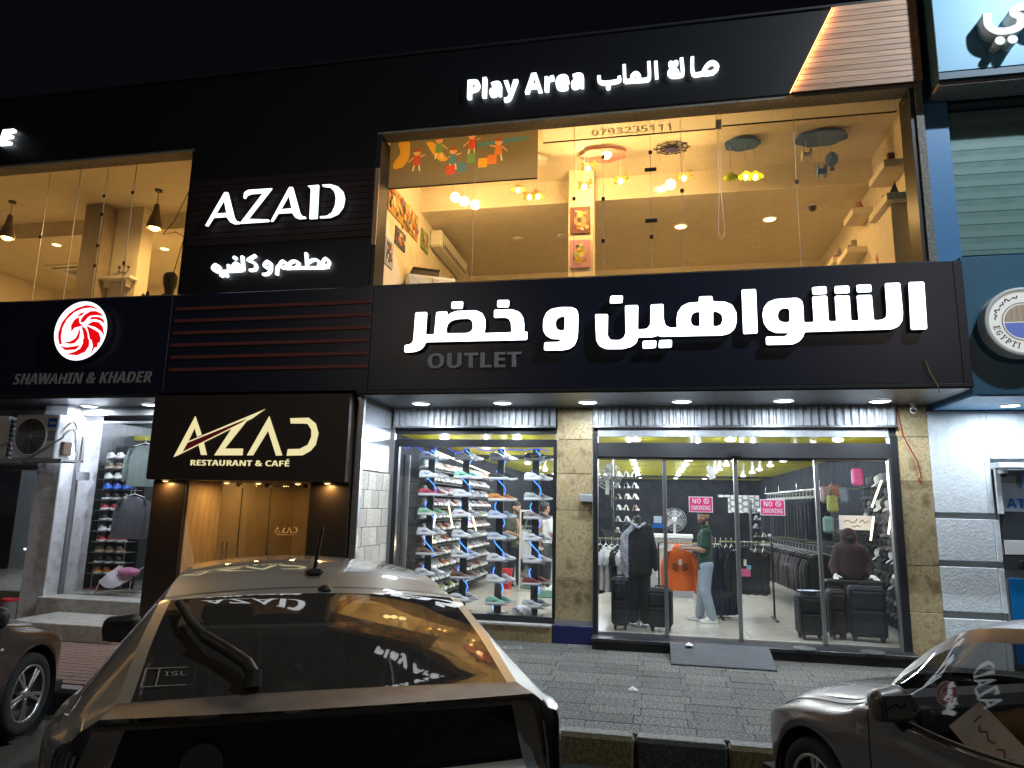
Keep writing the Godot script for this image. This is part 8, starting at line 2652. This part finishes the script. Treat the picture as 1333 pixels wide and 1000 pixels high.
func make_cars() -> void:
	var dark := StandardMaterial3D.new()
	dark.albedo_color = Color(0.4, 0.39, 0.37, 0.04)
	dark.transparency = BaseMaterial3D.TRANSPARENCY_ALPHA
	dark.roughness = 0.02
	dark.metallic = 0.7
	M["car_glass"] = dark
	var tint := StandardMaterial3D.new()
	tint.albedo_color = Color(0.03, 0.032, 0.035, 0.4)
	tint.transparency = BaseMaterial3D.TRANSPARENCY_ALPHA
	tint.roughness = 0.02
	M["car_glass_light"] = tint
	var beige := car_paint("paint_beige", lin(0.42, 0.415, 0.39))
	var brown := car_paint("paint_brown", lin(0.14, 0.125, 0.115))
	var dark_brown := car_paint("paint_dark", lin(0.065, 0.05, 0.042))
	var dusty := grainy("paint_dusty", [[0.0, lin(0.1, 0.085, 0.07)], [0.5, lin(0.13, 0.115, 0.1)], [1.0, lin(0.17, 0.155, 0.135)]], 0.01, 0.7, 0.45)
	dusty.metallic = 0.3
	var gloss_black := paint("gloss_black", lin(0.006, 0.006, 0.008), 0.06)
	var lens := paint("tail_lens", lin(0.3, 0.3, 0.31), 0.2, 0.6, 1.0)
	# hatchback seen from behind
	var o := thing("parked_car", "beige grey hatchback seen from behind in the foreground", "car", Vector3(-0.928, road_y(7.207), 7.207), deg_to_rad(32.3), "cars parked at the kerb")
	var slope := -0.047
	o.rotation = Vector3(-0.045, deg_to_rad(32.3), -0.016)
	o.scale = Vector3.ONE * 1.043
	var d := {"len": 4.46, "paint": beige, "glass": dark,
		"top": [[0, 0.03, 1.09, 0.66, 0.015, 0.10], [1, 0.17, 1.115, 0.635, 0.018, 0.05], [1.15, 0.22, 1.1366, 0.633, 0.0185, 0.049], [2, 0.5, 1.2463, 0.625, 0.022, 0.04], [2.78, 0.78, 1.3373, 0.612, 0.026, 0.032], [3, 0.86, 1.36, 0.608, 0.028, 0.03], [4, 0.97, 1.38, 0.6, 0.042, 0.02], [5, 1.35, 1.445, 0.585, 0.045, 0.0], [6, 1.9, 1.48, 0.565, 0.05, 0.0], [7, 2.4, 1.475, 0.565, 0.05, -0.02], [8, 2.75, 1.43, 0.57, 0.05, -0.06], [9, 3.3, 1.2, 0.66, 0.06, -0.15], [10, 3.72, 1.0, 0.74, 0.07, -0.3], [11, 4.05, 0.9, 0.72, 0.06, -0.2], [12, 4.36, 0.74, 0.66, 0.05, -0.25]],
		"top_parts": [["spoiler", 0, 1, dusty], ["rear_window", 1, 3, dark], ["hatch_top", 3, 3.875, beige], ["roof_gap", 3.875, 4, M.black], ["roof", 4, 8, beige], ["windscreen", 8, 10, tint], ["hood", 10, 12, beige]],
		"wide": [[0.1, 0.75], [0.2, 0.81], [0.4, 0.845], [0.8, 0.865], [1.4, 0.87], [3.4, 0.87], [3.8, 0.85], [4.0, 0.81], [4.15, 0.76]],
		"green": [[0.1, 0.75], [0.4, 1.0], [3.2, 1.0], [3.45, 0.0], [4.2, 0.0]], "belt": [[0.1, 1.02], [0.6, 1.04], [1.2, 1.03], [2.5, 0.98], [3.4, 0.93]], "shoulder": [[0.1, 0.9], [0.6, 0.92], [3.4, 0.84], [4.2, 0.66]], "sill": [[0.1, 0.34], [0.6, 0.3], [1.0, 0.2], [3.5, 0.2], [4.2, 0.26]],
		"axles": [0.88, 3.58], "arch": 0.37, "wheel_r": 0.315, "spokes": 5, "windows": [[1.15, 1.95], [2.0, 2.85]], "lamps": [["tail_light", 0.0, 0.42, 9, 20]], "lamp_mats": {"tail_light": lens}, "gaps": [1.1, 1.98, 2.95], "gap_up": [], "mirror": Vector3(0.93, 1.0, -2.95), "mirror_paint": false,
		"rear": [[0, 0.05, 1.078, 0.66, 0.1, 0.018], [1, 0.1, 1.05, 0.68, 0.08, 0.018], [2, 0.115, 0.87, 0.73, 0.06, 0.01], [3, 0.06, 0.8, 0.75, 0.1, 0.0], [4, 0.0, 0.62, 0.76, 0.13, 0.0], [5, 0.03, 0.34, 0.76, 0.13, 0.0]], "rear_parts": [["spoiler_edge", 0, 1, dusty], ["lower_rear_window", 1, 2, gloss_black], ["tailgate", 2, 3.25, beige], ["rear_bumper", 3.25, 5, beige]],
		"front": [[0, 4.36, 0.74, 0.66, -0.25, 0.05], [1, 4.44, 0.6, 0.74, -0.28, 0.02], [2, 4.46, 0.42, 0.76, -0.28, 0.0], [3, 4.42, 0.22, 0.76, -0.28, 0.0]], "front_parts": [["front_bumper", 0, 3, beige]],
		"rear_lens": lens, "cabin": [0.3, 3.5], "seats": [2.2, 1.35]}
	car(o, d)
	# black band round the rear window, wiper, aerial, brake lamp, ribs of the lamps, stickers
	var b := MB.new()
	b.tube([Vector3(-0.26, 1.165, -0.205), Vector3(-0.28, 1.19, -0.25), Vector3(-0.34, 1.22, -0.33), Vector3(-0.42, 1.255, -0.42)], 0.02, 8)
	b.cyl(Vector3(-0.26, 1.13, -0.19), Vector3(-0.26, 1.18, -0.2), 0.028, 0.024, 14)
	part("wiper_arm", b, M.black, o)
	b = MB.new()
	b.tube([Vector3(-0.40, 1.24, -0.40), Vector3(-0.47, 1.285, -0.55), Vector3(-0.53, 1.335, -0.76)], 0.016, 6)
	part("wiper_blade", b, M.rubber, o)
	b = MB.new()
	b.box(Vector3(0.0, 1.432, -1.2), Vector3(0.075, 0.028, 0.12), 0.012)
	part("aerial_base", b, M.black, o)
	b = MB.new()
	b.cyl(Vector3(0.0, 1.44, -1.2), Vector3(0.012, 1.635, -1.11), 0.008, 0.0045, 8)
	for k in 14: b.cyl(Vector3(0.0, 1.44, -1.2).lerp(Vector3(0.012, 1.635, -1.11), 0.1 + k * 0.064), Vector3(0.0, 1.44, -1.2).lerp(Vector3(0.012, 1.635, -1.11), 0.125 + k * 0.064), 0.0095, 0.0095, 8)
	part("aerial_mast", b, M.black, o)
	b = MB.new()
	b.ball(Vector3(0.02, 1.37, -0.9), Vector3(0.03, 0.022, 0.03), 12, 8)
	part("washer_nozzle", b, M.black, o)
	for sd in [-1.0, 1.0]:
		for k in 4:
			b = MB.new()
			var pth := []
			for j in 7:
				var h := 0.68 + j * 0.05
				pth.append(Vector3(sd * (0.742 + k * 0.022 - 0.03 * pow((h - 0.68) / 0.3, 2.0)), h, -(0.155 + k * 0.06)))
			b.tube(pth, 0.005, 4)
			part("lamp_rib", b, M.steel, o)
	var stick := Node3D.new()
	stick.name = "sticker"
	o.add_child(stick, true)
	# the sticker lies on the left lower corner of the rear window, in the plane of the glass
	var up := Vector3(0, 0.135, -0.34).normalized()
	stick.transform = Transform3D(Basis(Vector3.RIGHT, up, Vector3.RIGHT.cross(up)), Vector3(-0.58, 1.132, -0.26))
	var lines := MB.new()
	for e in [[0.0, 0.15, 0.0, 0.004], [0.0, 0.15, 0.1, 0.104], [0.0, 0.004, 0.0, 0.104], [0.146, 0.15, 0.0, 0.104], [0.04, 0.044, 0.0, 0.104]]:
		lines.span(e[0], e[1], e[2], e[3], 0.0, 0.001)
	part("sticker_frame", lines, paint("sticker_ink", lin(0.22, 0.22, 0.2), 0.6), stick)
	var tx := MB.new()
	for m in words("ISU", 0.07, 0.024, 0.001, sysfont("Droid Sans", 400)): tx.v.append_array(m.v); tx.n.append_array(m.n); tx.t.append_array(m.t); tx.c.append_array(m.c)
	part("sticker_text", tx, M.sticker_ink, stick, Vector3(0.06, 0.055, 0.0))
	b = MB.new()
	b.cyl(Vector3(-0.38, 0.94, -0.115), Vector3(-0.38, 0.94, -0.104), 0.058, 0.058, 24)
	part("round_sticker", b, paint("faint_disc", lin(0.035, 0.036, 0.04), 0.5), o)
	# dust on the tailgate glass: small flecks
	# sedan at the right edge
	var len2 := 4.54
	var a2 := deg_to_rad(25.0)
	var nose := Vector3(1.30, 0, 3.42)
	var rear := nose + Vector3(sin(a2), 0, cos(a2)) * len2
	o = thing("parked_car", "brown grey sedan with its left front side at the right edge", "car", Vector3(rear.x, road_y(rear.z) - 0.03, rear.z), a2, "cars parked at the kerb")
	o.rotation = Vector3(slope, a2, 0.0)
	var hl := paint("headlight_lens", lin(0.42, 0.38, 0.3), 0.1, 0.0, 1.0)
	d = {"len": len2, "paint": brown, "glass": tint,
		"top": [[0, 0.12, 1.02, 0.62, 0.03, 0.15], [1, 0.5, 1.05, 0.66, 0.03, 0.05], [2, 0.75, 1.08, 0.66, 0.03, 0.05], [3, 1.35, 1.36, 0.56, 0.04, 0.03], [4, 2.0, 1.435, 0.545, 0.045, 0.0], [5, 2.45, 1.425, 0.55, 0.045, 0.0], [6, 2.78, 1.375, 0.57, 0.05, -0.06], [7, 3.12, 1.2, 0.63, 0.055, -0.13], [8, 3.48, 0.99, 0.72, 0.06, -0.27], [9, 3.95, 0.88, 0.7, 0.05, -0.15], [10, 4.28, 0.775, 0.62, 0.05, -0.16], [11, 4.42, 0.70, 0.56, 0.04, -0.2]],
		"top_parts": [["boot_lid", 0, 2, brown], ["rear_window", 2, 3, tint], ["roof", 3, 6, brown], ["windscreen", 6, 8, tint], ["hood", 8, 11, brown]],
		"wide": [[0.27, 0.72], [0.5, 0.83], [1.2, 0.87], [3.4, 0.875], [3.8, 0.865], [4.05, 0.82], [4.25, 0.7]],
		"green": [[0.27, 0.0], [0.75, 0.2], [1.1, 1.0], [3.12, 1.0], [3.26, 0.0], [4.3, 0.0]], "belt": [[0.3, 1.0], [1.2, 1.0], [2.4, 0.95], [3.2, 0.915]], "shoulder": [[0.3, 0.88], [2.0, 0.84], [3.4, 0.8], [4.25, 0.6]], "sill": [[0.3, 0.3], [1.2, 0.2], [3.4, 0.19], [4.25, 0.22]],
		"axles": [0.91, 3.61], "arch": 0.375, "wheel_r": 0.315, "spokes": 5, "windows": [[1.3, 1.95], [2.03, 2.86], [2.9, 3.12]], "lamps": [["headlight", 4.05, 4.3, 11, 17]], "lamp_mats": {"headlight": hl}, "gaps": [1.25, 2.0, 3.1], "gap_up": [2.0], "mirror": Vector3(0.9, 0.98, -2.86),
		"rear": [[0, 0.12, 1.02, 0.62, 0.15, 0.03], [1, 0.03, 0.85, 0.7, 0.2, 0.01], [2, 0.0, 0.55, 0.74, 0.25, 0.0], [3, 0.04, 0.3, 0.74, 0.25, 0.0]], "rear_parts": [["boot_face", 0, 1, brown], ["rear_bumper", 1, 3, brown]],
		"front": [[0, 4.42, 0.70, 0.56, -0.2, 0.04], [1, 4.5, 0.6, 0.66, -0.28, 0.01], [2, 4.54, 0.45, 0.7, -0.3, 0.0], [3, 4.48, 0.2, 0.7, -0.3, 0.0]], "front_parts": [["grille", 0, 0.75, M.gloss_black], ["front_bumper", 0.75, 3, brown]],
		"pillar": 4, "rail": 0.065, "cabin": [0.9, 3.3], "seats": [2.0, 1.15]}
	car(o, d)
	# paper strip and emblem sticker behind the door glass
	var note := Node3D.new()
	note.name = "paper_strip"
	o.add_child(note, true)
	note.transform = Transform3D(Basis(Vector3.UP, -PI / 2 - 0.1) * Basis(Vector3.RIGHT, -0.75) * Basis(Vector3.BACK, -0.42), Vector3(-0.66, 0.985, -2.62))
	part("sheet", null_box(-0.02, 0.72, -0.13, 0.06, 0.0, 0.002), paint("paper", lin(0.6, 0.6, 0.62), 0.6), note)
	for e in [[0.06, 0.02, 0.06, -0.03], [0.1, -0.02, 0.13, -0.035, 0.16, -0.015, 0.2, -0.035, 0.24, -0.02], [0.27, -0.035, 0.3, -0.015, 0.34, -0.035, 0.37, -0.015], [0.3, -0.075, 0.35, -0.09, 0.38, -0.07], [0.62, -0.05, 0.65, -0.02, 0.68, -0.05]]:
		for q in stroke(bend(pts(e), 4), 0.011):
			b = MB.new()
			b.flat(q, 0.0025, 0.003)
			part("lettering", b, M.black, note)
	b = MB.new()
	b.lathe([[0.035, 0.0], [0.035, 0.001], [0.042, 0.001], [0.042, 0.0]], Vector3(0.47, -0.04, 0.0025), Basis(Vector3.RIGHT, PI / 2), 24)
	part("stamp_ring", b, M.grey_plastic, note)
	var em := Node3D.new()
	em.name = "emblem_sticker"
	o.add_child(em, true)
	em.transform = Transform3D(Basis(Vector3.UP, -PI / 2) * Basis(Vector3.RIGHT, -0.35), Vector3(-0.738, 1.055, -2.68))
	b = MB.new()
	b.cyl(Vector3.ZERO, Vector3(0, 0, 0.001), 0.062, 0.062, 24)
	part("disc", b, M.card_white, em)
	b = MB.new()
	for e in EAGLE:
		var q := PackedVector2Array()
		for p in pts(e): q.push_back((p - Vector2(-7.672, 3.907)) * 0.145)
		b.flat(q, 0.0012, 0.002)
	part("print", b, M.red, em)
	# sedan at the left edge
	var a3 := deg_to_rad(15.0)
	nose = Vector3(-6.07, 0, 3.5)
	rear = nose + Vector3(sin(a3), 0, cos(a3)) * len2
	var o3 := thing("parked_car", "dark brown sedan whose front wheel shows at the left edge", "car", Vector3(rear.x, road_y(rear.z), rear.z), a3, "cars parked at the kerb")
	o3.rotation = Vector3(slope, a3, 0.0)
	d.paint = dark_brown
	d.top_parts = [["boot_lid", 0, 2, dark_brown], ["rear_window", 2, 3, tint], ["roof", 3, 6, dark_brown], ["windscreen", 6, 8, tint], ["hood", 8, 11, dark_brown]]
	d.rear_parts = [["boot_face", 0, 1, dark_brown], ["rear_bumper", 1, 3, dark_brown]]
	d.front_parts = [["grille", 0, 0.75, M.gloss_black], ["front_bumper", 0.75, 3, dark_brown]]
	d.mirror_paint = false
	car(o3, d)
	b = MB.new()
	b.ball(Vector3(0.876, 0.72, -3.12), Vector3(0.008, 0.014, 0.025), 10, 6)
	part("side_indicator", b, M.headlight_lens, o3)

func car_paint(key: String, c: Color) -> StandardMaterial3D:
	var m := paint(key, c, 0.38, 0.65, 1.0)
	m.clearcoat_roughness = 0.04
	return m

func _ready() -> void:
	make_materials()
	make_view()
	make_ground()
	make_shell()
	make_shopfront()
	make_outside_lamps()
	make_signs()
	make_restaurant()
	make_left_shop()
	make_bank()
	make_odds()
	make_cars()
	make_outlet_lamps()
	make_shoe_wall()
	make_shoe_stands()
	make_stock()
	make_small_shop_stock()
	make_play_room()
	make_cafe()
